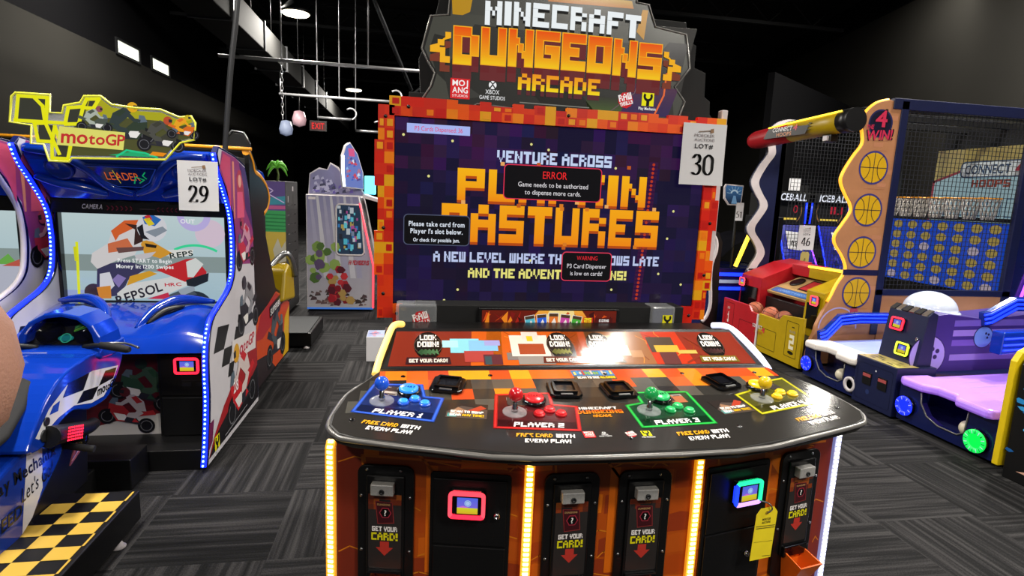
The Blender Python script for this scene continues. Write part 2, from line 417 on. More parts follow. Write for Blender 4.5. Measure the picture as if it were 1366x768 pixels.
def nib(mb, fr, s, u, v, h, m, c, d=0.001, wd=0.58, thick=0.11, sl=0.0):
    n = len(s); W = h*wd; x0 = u-(n*W*1.12-W*0.12)/2; hx, hy = h*thick/2, h*0.016
    for i, ch in enumerate(s):
        for st in ND[ch]:
            P = [(x0+i*W*1.12+p[0]*W+p[1]*h*sl, v+p[1]*h) for p in (catmull([(a, b, 0) for a, b in st], 5) if len(st) > 3 else st)]
            for a, b in zip(P, P[1:]):
                q = [(a[0]-hx, a[1]-hy), (a[0]+hx, a[1]+hy), (b[0]-hx, b[1]-hy), (b[0]+hx, b[1]+hy), (a[0]-hx*.9, a[1]+hy), (a[0]+hx*.9, a[1]-hy), (b[0]-hx*.9, b[1]+hy), (b[0]+hx*.9, b[1]-hy)]
                q = hull(q)
                if len(q) > 2: mb.poly(fr, q, m, c, d)
def hull(P):
    P = sorted(set((round(a, 6), round(b, 6)) for a, b in P)); 
    def half(Q):
        o = []
        for p in Q:
            while len(o) > 1 and (o[-1][0]-o[-2][0])*(p[1]-o[-2][1])-(o[-1][1]-o[-2][1])*(p[0]-o[-2][0]) <= 0: o.pop()
            o.append(p)
        return o
    a, b = half(P), half(P[::-1]); return a[:-1]+b[:-1]
def rrect(u0, v0, u1, v1, r, n=5):
    out = []
    for (cx, cy, a0) in ((u1-r, v0+r, -pi/2), (u1-r, v1-r, 0), (u0+r, v1-r, pi/2), (u0+r, v0+r, pi)):
        out += [(cx+r*cos(a0+pi/2*k/n), cy+r*sin(a0+pi/2*k/n)) for k in range(n+1)]
    return out
def rframe(mb, fr, u0, v0, u1, v1, r, w, d0, d1, m, c=(1, 1, 1)):     # raised rounded-rectangle rim
    a, b = rrect(u0, v0, u1, v1, r), rrect(u0+w, v0+w, u1-w, v1-w, max(r-w, 0.001)); n = len(a)
    ia = [mb.idx([fr.p(u, v, d) for u, v in P]) for P, d in ((a, d0), (a, d1), (b, d1), (b, d0))]
    for A, B in zip(ia, ia[1:]):
        for k in range(n): mb.quad([A+k, A+(k+1) % n, B+(k+1) % n, B+k], m, lin(c))
# ================================================================ the room
def struct(name, mb, **k): return mb.build(name, kind='structure', **k)
CEIL = 5.5
m = MB(); m.box(-5.3, 10.6, -3.5, 26.2, -0.12, 0, 'carpet'); struct('floor', m)
m = MB(); m.box(-5.3, 10.6, -3.5, 26.2, CEIL, CEIL+0.1, 'ceiling_black'); struct('ceiling', m)
m = MB(); m.box(-5.2, -5.0, -3.5, 26.0, 0, 3.73, 'wall_grey'); m.box(-5.2, -5.0, -3.5, 26.0, 3.73, CEIL, 'wall_black'); struct('wall_left', m)
m = MB(); m.box(-5.2, 10.6, 26.0, 26.2, 0, CEIL, 'wall_black'); struct('wall_far', m)
# the right wall stands at a slight angle to the machines
WA, WB = Vector((5.76, -3.0, 0)), Vector((10.46, 22.5, 0))
fr = F(WA, WA-WB, (0, 0, 1)); Lw = (WB-WA).length
m = MB(); m.fbox(fr, -Lw-1, 0.6, 0, 5.0, -0.2, 0, 'wall_grey'); m.fbox(fr, -Lw-1, 0.6, 5.0, CEIL, -0.2, 0, 'wall_black'); struct('wall_right', m)
PA, PB = Vector((5.21, 8.26, 0)), Vector((8.20, 10.34, 0)); fr = F(PB, PA-PB, (0, 0, 1)); Lp = (PB-PA).length
m = MB(); m.fbox(fr, 0, Lp, 0, 3.6, -0.1, 0, "wall_black"); struct('wall_dividing', m)
# high windows glowing above the painted line of the left wall
for k, (y0, y1) in enumerate(((11.28, 12.08), (12.63, 13.4))):
    fr = F((-5.0, y0, 3.75), (0, 1, 0), (0, 0, 1)); w = y1-y0
    m = MB(); rframe(m, fr, -0.04, -0.04, w+0.04, 0.24, 0.01, 0.04, -0.02, 0.03, 'dark_steel'); o = struct('window_%d' % (k+1), m)
    m = MB(); m.fbox(fr, 0, w, 0, 0.20, 0.0, 0.008, 'window_glow'); m.build('pane', o, kind='structure')
# joists, purlins and braces under the black roof
n = 1
for y in (7.4, 10.4, 13.4, 16.4, 19.4):
    m = MB(); z = 4.95
    m.box(-4.9, 8.0, y-0.04, y+0.04, z, z+0.06, 'dark_steel'); m.box(-4.9, 8.0, y-0.04, y+0.04, z+0.44, z+0.5, 'dark_steel')
    k = -4.8; s = 0
    while k < 7.6:
        a, b = (z+0.05, z+0.45) if s else (z+0.45, z+0.05); m.tube([(k, y, a), (k+0.45, y, b)], 0.016, 'dark_steel', n=5); k += 0.45; s ^= 1
    struct('trim_%d' % n, m); n += 1
for x in (-4.2, -3.2, 0.6, 2.6):
    m = MB(); m.box(x-0.05, x+0.05, 4, 25.5, 5.3, 5.42, 'dark_steel'); struct('trim_%d' % n, m); n += 1
m = MB(); m.tube([(-1.0, 7.0, 4.9), (-0.05, 9.0, 3.1)], 0.03, 'dark_steel', n=6); struct('trim_%d' % n, m); n += 1
m = MB(); m.tube([(-0.4, 12.0, 3.2), (1.6, 12.0, 4.9)], 0.04, 'dark_steel', n=6); struct('trim_%d' % n, m); n += 1

# ducts
t = thing('air_duct', 'long grey rectangular air duct running under the black roof', 'duct', (-2.2, 9.5, 3.5))
m = MB(); m.box(-2.45, -2.0, 6.0, 19.0, 3.42, 3.76, 'duct'); m.build('duct_run', t, bevel=0.01)
for y in (7.2, 8.6, 10.0, 11.4, 12.8, 14.2):
    m = MB(); m.box(-2.47, -1.98, y-0.02, y+0.02, 3.40, 3.78, 'dark_steel'); m.build('flange', t)
for y in (8.0, 11.0, 14.0):
    for x in (-2.44, -2.01): m = MB(); m.tube([(x, y, 3.7), (x, y, CEIL)], 0.008, 'steel', n=5); m.build('hanger', t)

# hanging conduits with hooked ends
def conduit(x0, x1, y, z, label, rods, hook=True):
    t = thing('conduit_pipe', label, 'pipe', (x0, y, z), 'conduits hung under the roof')
    m = MB(); m.tube([(x0, y, z), (x1, y, z)], 0.022, 'conduit', n=8); m.build('pipe', t)
    for x in rods:
        m = MB(); m.tube([(x, y, z), (x, y, 3.395 if (-2.45 < x < -2.0 and y > 9) else CEIL)], 0.009, 'conduit', n=6); m.build('hanger_rod', t)
    if hook:
        m = MB(); m.tube([(x1, y, z)]+[(x1+0.09*sin(a), y, z+0.09-0.09*cos(a)) for a in [k*pi/8 for k in range(1, 11)]], 0.016, 'conduit', n=6); m.build('hook', t)
conduit(-2.4, 0.30, 8.0, 3.18, 'pale conduit pipe hung highest and nearest under the black roof', (-1.66, -0.6))
conduit(-2.12, -0.30, 10.0, 3.06, 'pale conduit pipe hung second from the top, with a chain at its left end', (-2.1, -1.2))
conduit(-1.6, -1.06, 10.4, 2.78, 'short hooked conduit right of the red exit sign', (-1.6,))
conduit(-1.0, -0.62, 10.6, 2.62, 'short hooked conduit just above the lit prize machine sign', (-1.0,))
t = thing('chain', 'thin steel chain hanging between the two longest conduits', 'chain', (-1.66, 8.0, 2.8))
m = MB()
for k in range(14):
    z = 3.14-k*0.05; a = (k % 2)*pi/2
    m.tube([(-1.66+0.014*cos(q)*cos(a), 8.0+0.014*cos(q)*sin(a), z+0.03*sin(q)) for q in [2*pi*j/8 for j in range(8)]], 0.005, 'conduit', n=5, closed=True)
m.build('links', t)
for x, y, z, lab in ((-2.45, 12.1, 2.72, 'small bluish stage light hanging left of the exit sign, the lower of the pair'), (-2.15, 11.8, 2.88, 'small pinkish stage light hanging left of the exit sign, the upper of the pair')):
    t = thing('stage_light', lab, 'light', (x, y, z), 'stage lights by the far left wall')
    m = MB(); m.lathe(TOP(x, y, z), 0, 0, [(0.02, 0.16), (0.09, 0.14), (0.13, 0.0), (0.11, -0.1), (0.0, -0.14)], 'pale_lamp' if x < -2.3 else 'pink_lamp', n=12); m.build('head', t)
    m = MB(); m.tube([(x, y, z+0.14), (x, y, 3.41)], 0.012, 'dark_steel', n=6); m.build('stem', t)
t = thing('exit_sign', 'small red lit exit sign hanging far back under the roof', 'sign', (-1.84, 12.0, 2.72))
fr = FRONT(-1.84, 12.0, 2.8)
m = MB(); m.fbox(fr, -0.16, 0.16, -0.10, 0.10, -0.05, 0, 'black'); m.tube([(-1.84, 12.03, 2.9), (-1.84, 12.03, CEIL)], 0.012, 'dark_steel', n=6); m.build('housing', t, bevel=0.005)
m = MB(); m.rect(fr, -0.14, -0.08, 0.14, 0.08, 'backlit_soft', '#6a0508', 0.001); stext(m, fr, 'EXIT', 0, -0.055, 0.11, 'backlit', '#ff3838', width=0.23, bold=1, d=0.002); m.build('face', t)
t = thing('power_cord', 'dark power cord hanging from the roof down to the blue racing cabinet', 'cord', (-1.24, 4.2, 1.8))
m = MB(); m.tube(catmull([(-1.24, 4.2, 1.812), (-1.235, 4.2, 1.9), (-1.19, 4.2, 2.35), (-1.13, 4.2, 2.8), (-1.05, 4.2, 3.6), (-1.0, 4.2, CEIL)], 5), 0.018, 'dark_steel', n=8); m.build('cable', t)

# ceiling lamps: round pendant fittings, each with its own light
def ceiling_lamp(x, y, z, label, watts):
    t = thing('ceiling_lamp', label, 'lamp', (x, y, z), 'pendant lamps under the roof')
    fr = TOP(x, y, z)
    m = MB(); m.lathe(fr, 0, 0, [(0.20, 0.0), (0.21, 0.03), (0.14, 0.10), (0.06, 0.20), (0.05, 0.26), (0.0, 0.26)], 'black', n=24); m.build('housing', t)
    m = MB(); m.lathe(fr, 0, 0, [(0.185, 0.004), (0.17, -0.015), (0.0, -0.02)], 'lamp_glow', n=24); m.build('lens', t)
    m = MB(); m.tube([(x, y, z+0.24), (x, y, CEIL)], 0.01, 'steel', n=6); m.build('stem', t)
    d = bpy.data.lights.new('ceiling_lamp_light', 'AREA'); d.shape = 'DISK'; d.size = 0.36; d.energy = watts; d.color = (1.0, 0.95, 0.87)
    o = bpy.data.objects.new('ceiling_lamp_light', d); COL.objects.link(o); o.parent = t; o.location = (0, 0, -0.03)
ceiling_lamp(-1.65, 8.93, 4.0, 'bright ceiling lamp hanging nearest at the upper left', LAMP_W*3.0)
ceiling_lamp(-1.46, 15.06, 4.0, 'bright ceiling lamp hanging farther back, left of the tall sign', LAMP_W*3.4)
for x, y in ((1.77, 3.27), (-1.6, 2.4), (-1.8, 3.5), (1.77, -0.8), (-1.6, -1.5), (4.3, 1.2), (3.2, -1.6), (-3.6, 9.5)):  # last added to light the left wall; one placed for the racing cabinet
    ceiling_lamp(x, y, (5.15 if y > 8 else 4.8) if y > 6 else 4.0, 'unseen pendant ceiling lamp overhead above the frame', LAMP_W*(0.45 if x == -3.4 else 2.4 if x == -3.6 else 0.8 if x == -1.8 else 1))
for x, y in ((5.6, 4.4), (6.6, 5.0)): ceiling_lamp(x, y, 4.95, 'unseen pendant ceiling lamp overhead above the frame', LAMP_W*(1.3 if x < 6 else 3.2))  # unseen pair, one raised and one added to light the right wall
ceiling_lamp(6.9, 7.6, 5.2, 'unseen pendant ceiling lamp overhead above the frame', LAMP_W*0.6)  # added close to the right wall to brighten its upper part
ceiling_lamp(0.95, 8.5, 4.0, 'added pendant lamp kept out of sight behind the tall sign', LAMP_W*1.6)  # added out of sight to brighten the middle and the basketball machine
# ================================================================ the four-player cabinet in the middle
CX = 0.635
CAB = thing('arcade_cabinet', 'tall orange and black four player arcade cabinet with a huge purple screen, in the centre', 'arcade machine', (CX, 1.9, 0))
FIRE = ['#d62412', '#e03a10', '#c81c14', '#ef5a10', '#f08312', '#e8a516', '#d93016', '#cf2a18', '#e4480f']
EMB = ['#c9481f', '#d8601c', '#e07a1e', '#b8431f', '#e39421', '#c2552a']
def facet(x0, y0, x1, y1): return F((CX+x0, y0, 0), (x1-x0, y1-y0, 0), (0, 0, 1))
FL, FC, FR = facet(-0.855, 1.72, -0.275, 1.60), facet(-0.275, 1.60, 0.275, 1.60), facet(0.275, 1.60, 0.855, 1.72)
WL, WC = 0.5923, 0.55

# body
m = MB(); pl = [(CX-0.855, 1.72), (CX-0.275, 1.60), (CX+0.275, 1.60), (CX+0.855, 1.72), (CX+0.855, 1.80), (CX+0.735, 2.0), (CX+0.715, 2.62), (CX-0.715, 2.62), (CX-0.735, 2.0), (CX-0.855, 1.80)]
m.prism(WORLD, pl, 0.09, 0.945, 'black'); body = m.build('body', CAB, bevel=0.004)
m = MB(); m.prism(WORLD, [(CX+(x-CX)*0.95, 1.68+(y-1.6)*0.9) for x, y in pl], 0.0, 0.09, 'black_matte'); m.build('plinth', CAB)
m = MB(); m.prism(WORLD, [(CX-0.74, 1.97), (CX+0.74, 1.97), (CX+0.70, 2.62), (CX-0.70, 2.62)], 0.93, 1.0, 'black'); m.build('shelf', CAB)
# stone and plank artwork on the three front facets
def facet_art(fr, w, seed, dark_l, dark_r):
    rnd = random.Random(seed); m = MB(); top = 0.86
    m.rect(fr, 0.002, 0.10, w-0.002, top, 'print', '#8e3a18', 0.0008)
    m.rect(fr, 0.002, 0.10, w-0.002, 0.80, 'print', '#a8480f', 0.0010)
    if dark_l: m.rect(fr, 0.002, 0.10, 0.085, top, 'print', '#742a1a', 0.0014)
    if dark_r: m.rect(fr, w-0.10, 0.10, w-0.002, top, 'print', '#7a2618', 0.0014)
    for k in range(10):                       # rows of stones with lighter mortar edges
        v = 0.12+k*0.075; u = 0.004
        while u < w-0.02:
            l = min(rnd.uniform(0.05, 0.16), w-0.004-u); c = rnd.choice(['#b04f12', '#9c3d12', '#c05a12', '#8a3315', '#a4420f', '#cf6a12'])
            if rnd.random() < 0.75: m.poly(fr, [(u+0.003, v), (u+l-0.006, v+0.004), (u+l-0.004, v+0.066), (u+l*0.5, v+0.07), (u+0.004, v+0.062)], 'print', c, 0.0012)
            if rnd.random() < 0.4: m.line(fr, [(u+0.003, v), (u+l*0.4, v+0.02), (u+l-0.006, v+0.004)], 0.004, 'print', '#c87418', 0.0016)
            u += l
    for a, b in (((0.08, top-0.04), (w-0.04, top-0.05)), ((0.08, top-0.04), (0.11, 0.5)), ((w*0.42, top-0.02), (w*0.62, top-0.16))):
        m.line(fr, [a, b], 0.008, 'print', '#c96a1c', 0.002)
    m.poly(fr, [(0.09, top-0.045), (w*0.42, top-0.02), (w*0.6, top-0.14), (0.10, top-0.12)], 'print', '#96410f', 0.0018)
    m.rect(fr, w*0.47, 0.44, w*0.53, 0.80, 'print', '#cf6410', 0.002)
    return m
for fr, w, sd, dl, dr in ((FL, WL, 3, 1, 0), (FC, WC, 4, 0, 0), (FR, WL, 5, 0, 1)): facet_art(fr, w, sd, dl, dr).build('front_artwork', CAB)

# light strips: a channel, a glowing lens and a row of diodes, up the four front corners
def led_strip(pts, name, diode, lens, parent, nrm, wid=0.03, pitch=0.0165, label=None, side=None):
    P = [Vector(p) for p in pts]; nrm = Vector(nrm).normalized(); m = MB()
    t = (P[-1]-P[0]).normalized()
    seg = []; acc = 0; nxt = pitch/2
    for a, b in zip(P, P[1:]):
        L = (b-a).length; tt = (b-a).normalized(); sd = (Vector(side) if side else tt.cross(nrm)).normalized(); nn = nrm
        h = wid/2
        i = m.idx([a-sd*h, a+sd*h, b+sd*h, b-sd*h, a-sd*h+nn*0.012, a+sd*h+nn*0.012, b+sd*h+nn*0.012, b-sd*h+nn*0.012])
        for q in ((0, 1, 5, 4), (2, 3, 7, 6), (1, 2, 6, 5), (3, 0, 4, 7), (4, 5, 6, 7)): m.quad([i+k for k in q], lens)
        while nxt <= acc+L:
            c = a+tt*(nxt-acc)+nn*0.0125; e = wid*0.3; g = pitch*0.27
            i = m.idx([c-sd*e-tt*g, c+sd*e-tt*g, c+sd*e+tt*g, c-sd*e+tt*g, c-sd*e*.8-tt*g*.8+nn*.004, c+sd*e*.8-tt*g*.8+nn*.004, c+sd*e*.8+tt*g*.8+nn*.004, c-sd*e*.8+tt*g*.8+nn*.004])
            for q in ((0, 1, 5, 4), (1, 2, 6, 5), (2, 3, 7, 6), (3, 0, 4, 7), (4, 5, 6, 7)): m.quad([i+k for k in q], diode)
            nxt += pitch
        acc += L
    return m.build(name, parent, label=label)
for x, y, z1, dio, lens, nrm, lab in ((-0.87, 1.725, 0.86, 'led_warm', 'led_warm_lens', (-0.35, -1, 0), 'warm yellow light strip'), (-0.275, 1.598, 0.85, 'led_warm', 'led_warm_lens', (-0.1, -1, 0), 'warm yellow light strip'),
                                      (0.275, 1.598, 0.85, 'led_warm', 'led_warm_lens', (0.1, -1, 0), 'warm yellow light strip'), (0.87, 1.725, 0.86, 'led_white', 'led_white_lens', (0.2, -1, 0), 'cold white light strip')):
    pts = [(CX+x, y, 0.11+k*(z1-0.13)/12) for k in range(13)]+[(CX+x*0.997, y+0.012, z1)]
    led_strip(pts, 'light_strip', dio, lens, CAB, nrm, label=lab)

# card dispensers
def dispenser(fr, u0, v1, seed, tray_v=0.42):
    w = 0.174; h = 0.47; v0 = v1-h
    m = MB(); m.prism(fr, rrect(u0, v0, u0+w, v1, 0.028), 0.0005, 0.012, 'black'); d = m.build('card_dispenser', CAB, bevel=0.002)
    m = MB(); m.prism(fr, [(u0+0.028, v0+0.09), (u0+w-0.028, v0+0.09), (u0+w-0.028, v1-0.03), (u0+0.028, v1-0.03)], 0.012, 0.020, 'black'); m.build('inner_plate', d, bevel=0.003)
    for (a, b) in ((0.03, -0.014), (w-0.042, -0.014), (0.012, -0.10), (w-0.012, -0.10), (0.012, -0.28), (w-0.012, -0.28)):
        m = MB(); m.lathe(F(fr.p(u0+a, v1+b, 0.012), fr.U, fr.V), 0, 0, [(0.005, 0), (0.0045, 0.003), (0.0, 0.0035)], 'steel', n=8); m.build('bolt', d)
    m = MB(); m.fbox(fr, u0+0.048, u0+0.118, v1-0.082, v1-0.046, 0.02, 0.045, 'bright_steel'); lk = m.build('lock_plate', d, bevel=0.003)
    m = MB(); m.lathe(F(fr.p(u0+0.083, v1-0.068, 0.045), fr.U, fr.V), 0, 0, [(0.008, 0), (0.008, 0.004), (0.004, 0.0045), (0.004, 0.001), (0, 0.001)], 'dark_steel', n=12); m.build('keyhole', lk)
    # printed card notice
    a, b = u0+0.036, u0+w-0.036; top = v1-0.088; bot = v0+0.135; c = (a+b)/2; m = MB()
    m.prism(fr, rrect(a, bot, b, top, 0.006), 0.020, 0.0215, 'print', '#2a2625')
    rnd = random.Random(seed); q = (b-a)/6
    for k in range(6):
        for j in range(3):
            if rnd.random() < (0.95, 0.55, 0.3)[j]: m.rect(fr, a+k*q, top-(j+1)*q, a+(k+1)*q, top-j*q, 'print', rnd.choice(['#7e3517', '#6b2b18', '#8f4a1c', '#56271a']), 0.0219)
    m.poly(fr, [(c-0.030, top-0.022), (c+0.024, top-0.026), (c+0.030, top-0.094), (c-0.022, top-0.098)], 'print', '#7c2a2a', 0.0223)
    m.poly(fr, [(c-0.027, top-0.024), (c+0.022, top-0.027), (c+0.027, top-0.091), (c-0.020, top-0.095)], 'print', '#3c1218', 0.0226)
    m.disc(fr, c+0.002, top-0.06, 0.019, 'print', '#9c2b3c', 0.0229, n=6); m.disc(fr, c+0.002, top-0.06, 0.016, 'print', '#0c0808', 0.0231, n=6)
    stext(m, fr, '?', c+0.002, top-0.069, 0.018, 'print', '#e9e4e0', bold=1, d=0.0234)
    stext(m, fr, 'DUNGEONS', c-0.003, top-0.036, 0.006, 'print', '#b08a5a', bold=1, d=0.0234, width=0.04)
    btext(m, fr, 'GET YOUR', c, top-0.122, 0.016, 'print', '#e8e3e0', width=0.078, d=0.0223)
    btext(m, fr, 'CARD!', c, top-0.152, 0.025, 'print', '#d8cf16', width=0.082, d=0.0223)
    m.poly(fr, [(c-0.014, top-0.156), (c+0.014, top-0.156), (c+0.014, top-0.176), (c+0.027, top-0.176), (c, top-0.204), (c-0.027, top-0.176), (c-0.014, top-0.176)], 'print', '#b2342a', 0.0223)
    m.build('card_notice', d)
    m = MB(); m.prism(fr, [(u0+0.03, v0+0.09), (u0+w-0.03, v0+0.09), (u0+w-0.034, v0+0.128), (u0+0.034, v0+0.128)], 0.012, 0.034, 'black_gloss'); m.build('slot_hood', d, bevel=0.003)
    # orange catch tray: flared open bin
    t0 = v0-0.02; tv = v0+0.092; A = [(u0+0.045, tv-0.085), (u0+w-0.045, tv-0.085)]
    def ring(v, ul, ur, d0, d1, tip=0.0): return [fr.p(ul, v+tip, d0), fr.p(ur, v+tip, d0), fr.p(ur+0.004, v, d1), fr.p(ul-0.004, v, d1)]
    m = MB(); cu = u0+w/2
    rows = [ring(tv-0.10, cu-0.034, cu+0.034, 0.014, 0.055), ring(tv, cu-0.046, cu+0.046, 0.014, 0.105, 0.018)]
    m.grid(rows, 'orange_plastic', smooth=False, closed=True)
    inn = [ring(tv, cu-0.041, cu+0.041, 0.019, 0.099, 0.018), ring(tv-0.094, cu-0.030, cu+0.030, 0.019, 0.05)]
    m.grid([rows[1]]+inn, 'orange_plastic', smooth=False, closed=True); m.caps([rows[0], inn[1]], 'orange_plastic')
    m.build('catch_tray', d, label='orange plastic catch tray')
dispenser(FL, 0.069, 0.795, 11); dispenser(FC, 0.048, 0.79, 12); dispenser(FC, 0.286, 0.79, 13); dispenser(FR, 0.352, 0.792, 14)

# black service doors with lit card readers
def service_door(fr, u0, u1, v1, ru, rv, cols, knob):
    m = MB(); m.prism(fr, rrect(u0, 0.13, u1, v1, 0.012), 0.0005, 0.008, 'black'); m.fbox(fr, u0+0.012, u1-0.012, 0.55, v1-0.018, 0.008, 0.014, 'black'); m.fbox(fr, u0+0.012, u1-0.012, 0.15, 0.543, 0.008, 0.014, 'black')
    d = m.build('service_door', CAB, bevel=0.002)
    m = MB(); kf = F(fr.p(knob[0], knob[1], 0.014), fr.U, fr.V); m.lathe(kf, 0, 0, [(0.011, 0), (0.011, 0.006), (0.008, 0.012), (0.005, 0.012), (0.005, 0.008), (0, 0.008)], 'chrome', n=14); m.build('lock', d)
    reader(fr, ru, rv, 0.112, 0.086, cols, d, 0.014)
def reader(fr, u, v, w, h, cols, parent, d0=0.0, name='card_reader'):
    """cols: rim material keys for left, top, right, bottom"""
    m = MB(); m.prism(fr, rrect(u-w/2, v-h/2, u+w/2, v+h/2, 0.012), d0, d0+0.02, 'black_gloss'); r = m.build(name, parent, bevel=0.002)
    m = MB(); a, b = rrect(u-w/2, v-h/2, u+w/2, v+h/2, h*0.16), rrect(u-w/2+h*0.13, v-h/2+h*0.13, u+w/2-h*0.13, v+h/2-h*0.13, h*0.06); n = len(a)
    i0 = m.idx([fr.p(p[0], p[1], d0+0.012) for p in a]); i1 = m.idx([fr.p(p[0], p[1], d0+0.026) for p in a]); i2 = m.idx([fr.p(p[0], p[1], d0+0.026) for p in b]); i3 = m.idx([fr.p(p[0], p[1], d0+0.02) for p in b])
    for k in range(n):
        l = (k+1) % n; x, y = a[k][0]-u, a[k][1]-v
        c = cols[0] if x < -abs(y)*w/h else cols[2] if x > abs(y)*w/h else cols[1] if y > 0 else cols[3]
        for A, B in ((i0, i1), (i1, i2), (i2, i3)): m.quad([A+k, A+l, B+l, B+k], c)
    m.build('lit_rim', r)
    m = MB(); sw, sh = w*0.56, h*0.60; x0, y0 = u-sw/2+w*0.02, v-sh/2
    m.rect(fr, x0-0.004*w/.1, y0-0.004*h/.08, x0+sw+0.004*w/.1, y0+sh+0.004*h/.08, 'black_gloss', d=d0+0.0225)
    m.rect(fr, x0, y0, x0+sw, y0+sh, 'backlit', ('#8a66d8', '#4f68e0'), d0+0.0232)
    m.rect(fr, x0, y0, x0+sw, y0+sh*0.38, 'backlit', ('#d8b024', '#cfd326'), d0+0.0236)
    m.poly(fr, [(x0, y0+sh*0.38), (x0+sw*0.3, y0+sh*0.5), (x0+sw*0.62, y0+sh*0.38)], 'backlit', '#c86ad0', d0+0.0238)
    m.disc(fr, x0+sw*0.52, y0+sh*0.66, sh*0.2, 'backlit', '#a9c6ef', d0+0.024, n=14); m.ring(fr, x0+sw*0.52, y0+sh*0.66, sh*0.13, sh*0.16, 'backlit', '#5d86d0', d0+0.0243, n=12)
    m.build('display', r)
service_door(FL, 0.292, 0.54, 0.783, 0.408, 0.694, ('led_pink', 'led_pink', 'led_pink', 'led_red'), (0.499, 0.655))
MATS['rim_blue'] = mat('rim_blue', '#1a30ff', 0.4, emit=2.2, ecol='#1434ff'); MATS['rim_green'] = mat('rim_green', '#26d8a0', 0.4, emit=1.6, ecol='#22e08c'); MATS['rim_pink'] = mat('rim_pink', '#c08cff', 0.4, emit=1.4, ecol='#d09cff')
service_door(FR, 0.036, 0.30, 0.782, 0.19, 0.688, ('rim_blue', 'rim_green', 'rim_green', 'rim_pink'), (0.227, 0.452))

# ---------------------------------------------------------------- control panel
CP = F((CX, 1.43, 0.93), (1, 0, 0), (0, 1, 0.13))
half = [(0.30, 0.0), (0.56, 0.055), (0.79, 0.12), (0.835, 0.145), (0.862, 0.19), (0.862, 0.25), (0.835, 0.38), (0.745, 0.545)]
outl = [(-u, v) for u, v in reversed(half)]+half
m = MB(); m.prism(CP, outl, -0.035, 0.0, 'charcoal'); pan = m.build('control_panel', CAB, bevel=0.005)
m = MB(); edge = catmull([(*CP.p(u*1.001, v-0.0, -0.010),) for u, v in [(-0.79, 0.46)]+outl[1:-1]+[(0.79, 0.46)]], 3); m.tube(edge, 0.008, 'grey_edge', n=8); m.build('edge_trim', pan, label='worn silvery edge moulding')
# printed surface: dark stone pixels with an ember border along the back
m = MB(); m.poly(CP, [(u*0.992, 0.003+v*0.99) for u, v in outl], 'gloss_print', '#282624', 0.0006)
rnd = random.Random(21); q = 0.072
def inside(u, v):
    a = abs(u)
    lim = 0.862 if v < 0.25 else 0.862-(v-0.25)*0.396
    return a < lim-0.004
for j in range(4):
    v1 = 0.543-j*q; v0 = v1-q
    for k in range(-12, 12):
        u0, u1 = k*q, (k+1)*q
        L0, L1 = max(u0, -0.855+(max(v1-0.25, 0))*0.396), min(u1, 0.855-(max(v1-0.25, 0))*0.396)
        if L1-L0 < 0.01: continue
        p = (1.0, 0.35, 0.10, 0)[j]
        if rnd.random() < p: m.rect(CP, L0, v0, L1, v1, 'gloss_print', rnd.choice(EMB), 0.0010)
        elif rnd.random() < (0, .75, .6, .35)[j]: m.rect(CP, L0, v0, L1, v1, 'gloss_print', rnd.choice(['#403e3a', '#4a4842', '#302e2b', '#504b44', '#3a3631']), 0.0008)
m.build('panel_print', pan)
for u, v in ((-0.66, 0.50), (-0.36, 0.50), (0.06, 0.50), (0.36, 0.50), (0.655, 0.50), (-0.80, 0.215), (-0.30, 0.095), (0.0, 0.07), (0.37, 0.115), (0.79, 0.22)):
    m = MB(); m.lathe(CP, u, v, [(0.009, 0), (0.008, 0.003), (0.003, 0.0045), (0, 0.003)], 'black_gloss', n=10); m.build('bolt', pan)

PLAY = [('PLAYER 1', [(-0.751, 0.442), (-0.803, 0.264), (-0.569, 0.195), (-0.534, 0.334), (-0.591, 0.347), (-0.599, 0.432)], '#3a62d8', '#1c2a5c', 'blue', -0.27, (-0.722, 0.325), (-0.640, 0.378), [(-0.656, 0.309), (-0.620, 0.328), (-0.590, 0.297)], (-0.672, 0.248), (-0.69, 0.168)),
        ('PLAYER 2', [(-0.358, 0.353), (-0.389, 0.150), (-0.141, 0.120), (-0.113, 0.262), (-0.189, 0.278), (-0.181, 0.358)], '#d02c2a', '#4a1518', 'red', -0.1, (-0.317, 0.236), (-0.243, 0.300), [(-0.243, 0.218), (-0.205, 0.242), (-0.174, 0.216)], (-0.258, 0.158), (-0.25, 0.085)),
        ('PLAYER 3', [(0.120, 0.351), (0.117, 0.278), (0.058, 0.262), (0.059, 0.128), (0.303, 0.142), (0.305, 0.351)], '#2fb64a', '#123d24', 'green', 0.07, (0.118, 0.226), (0.186, 0.298), [(0.190, 0.223), (0.226, 0.247), (0.252, 0.217)], (0.180, 0.158), (0.235, 0.078)),
        ('PLAYER 4', [(0.590, 0.405), (0.544, 0.349), (0.478, 0.322), (0.494, 0.191), (0.747, 0.258), (0.735, 0.446)], '#c9c22a', '#4c4a1c', 'yellow', 0.27, (0.556, 0.292), (0.586, 0.372), [(0.618, 0.300), (0.652, 0.332), (0.690, 0.318)], (0.618, 0.243), (0.672, 0.156))]
BC = {'blue': ('#1f57d8', '#2f8bea'), 'red': ('#c01820', '#d42228'), 'green': ('#1d9a4e', '#23a85c'), 'yellow': ('#e6bc14', '#e8c21a')}
for k, (a, b) in BC.items(): mat('stick_'+k, a, 0.18, coat=0.5, vary=0.03); mat('button_'+k, b, 0.25, coat=0.2, vary=0.03, emit=0.35, ecol=b)
def shrink(P, f):
    cx, cy = sum(p[0] for p in P)/len(P), sum(p[1] for p in P)/len(P); return [(cx+(x-cx)*f, cy+(y-cy)*f) for x, y in P]
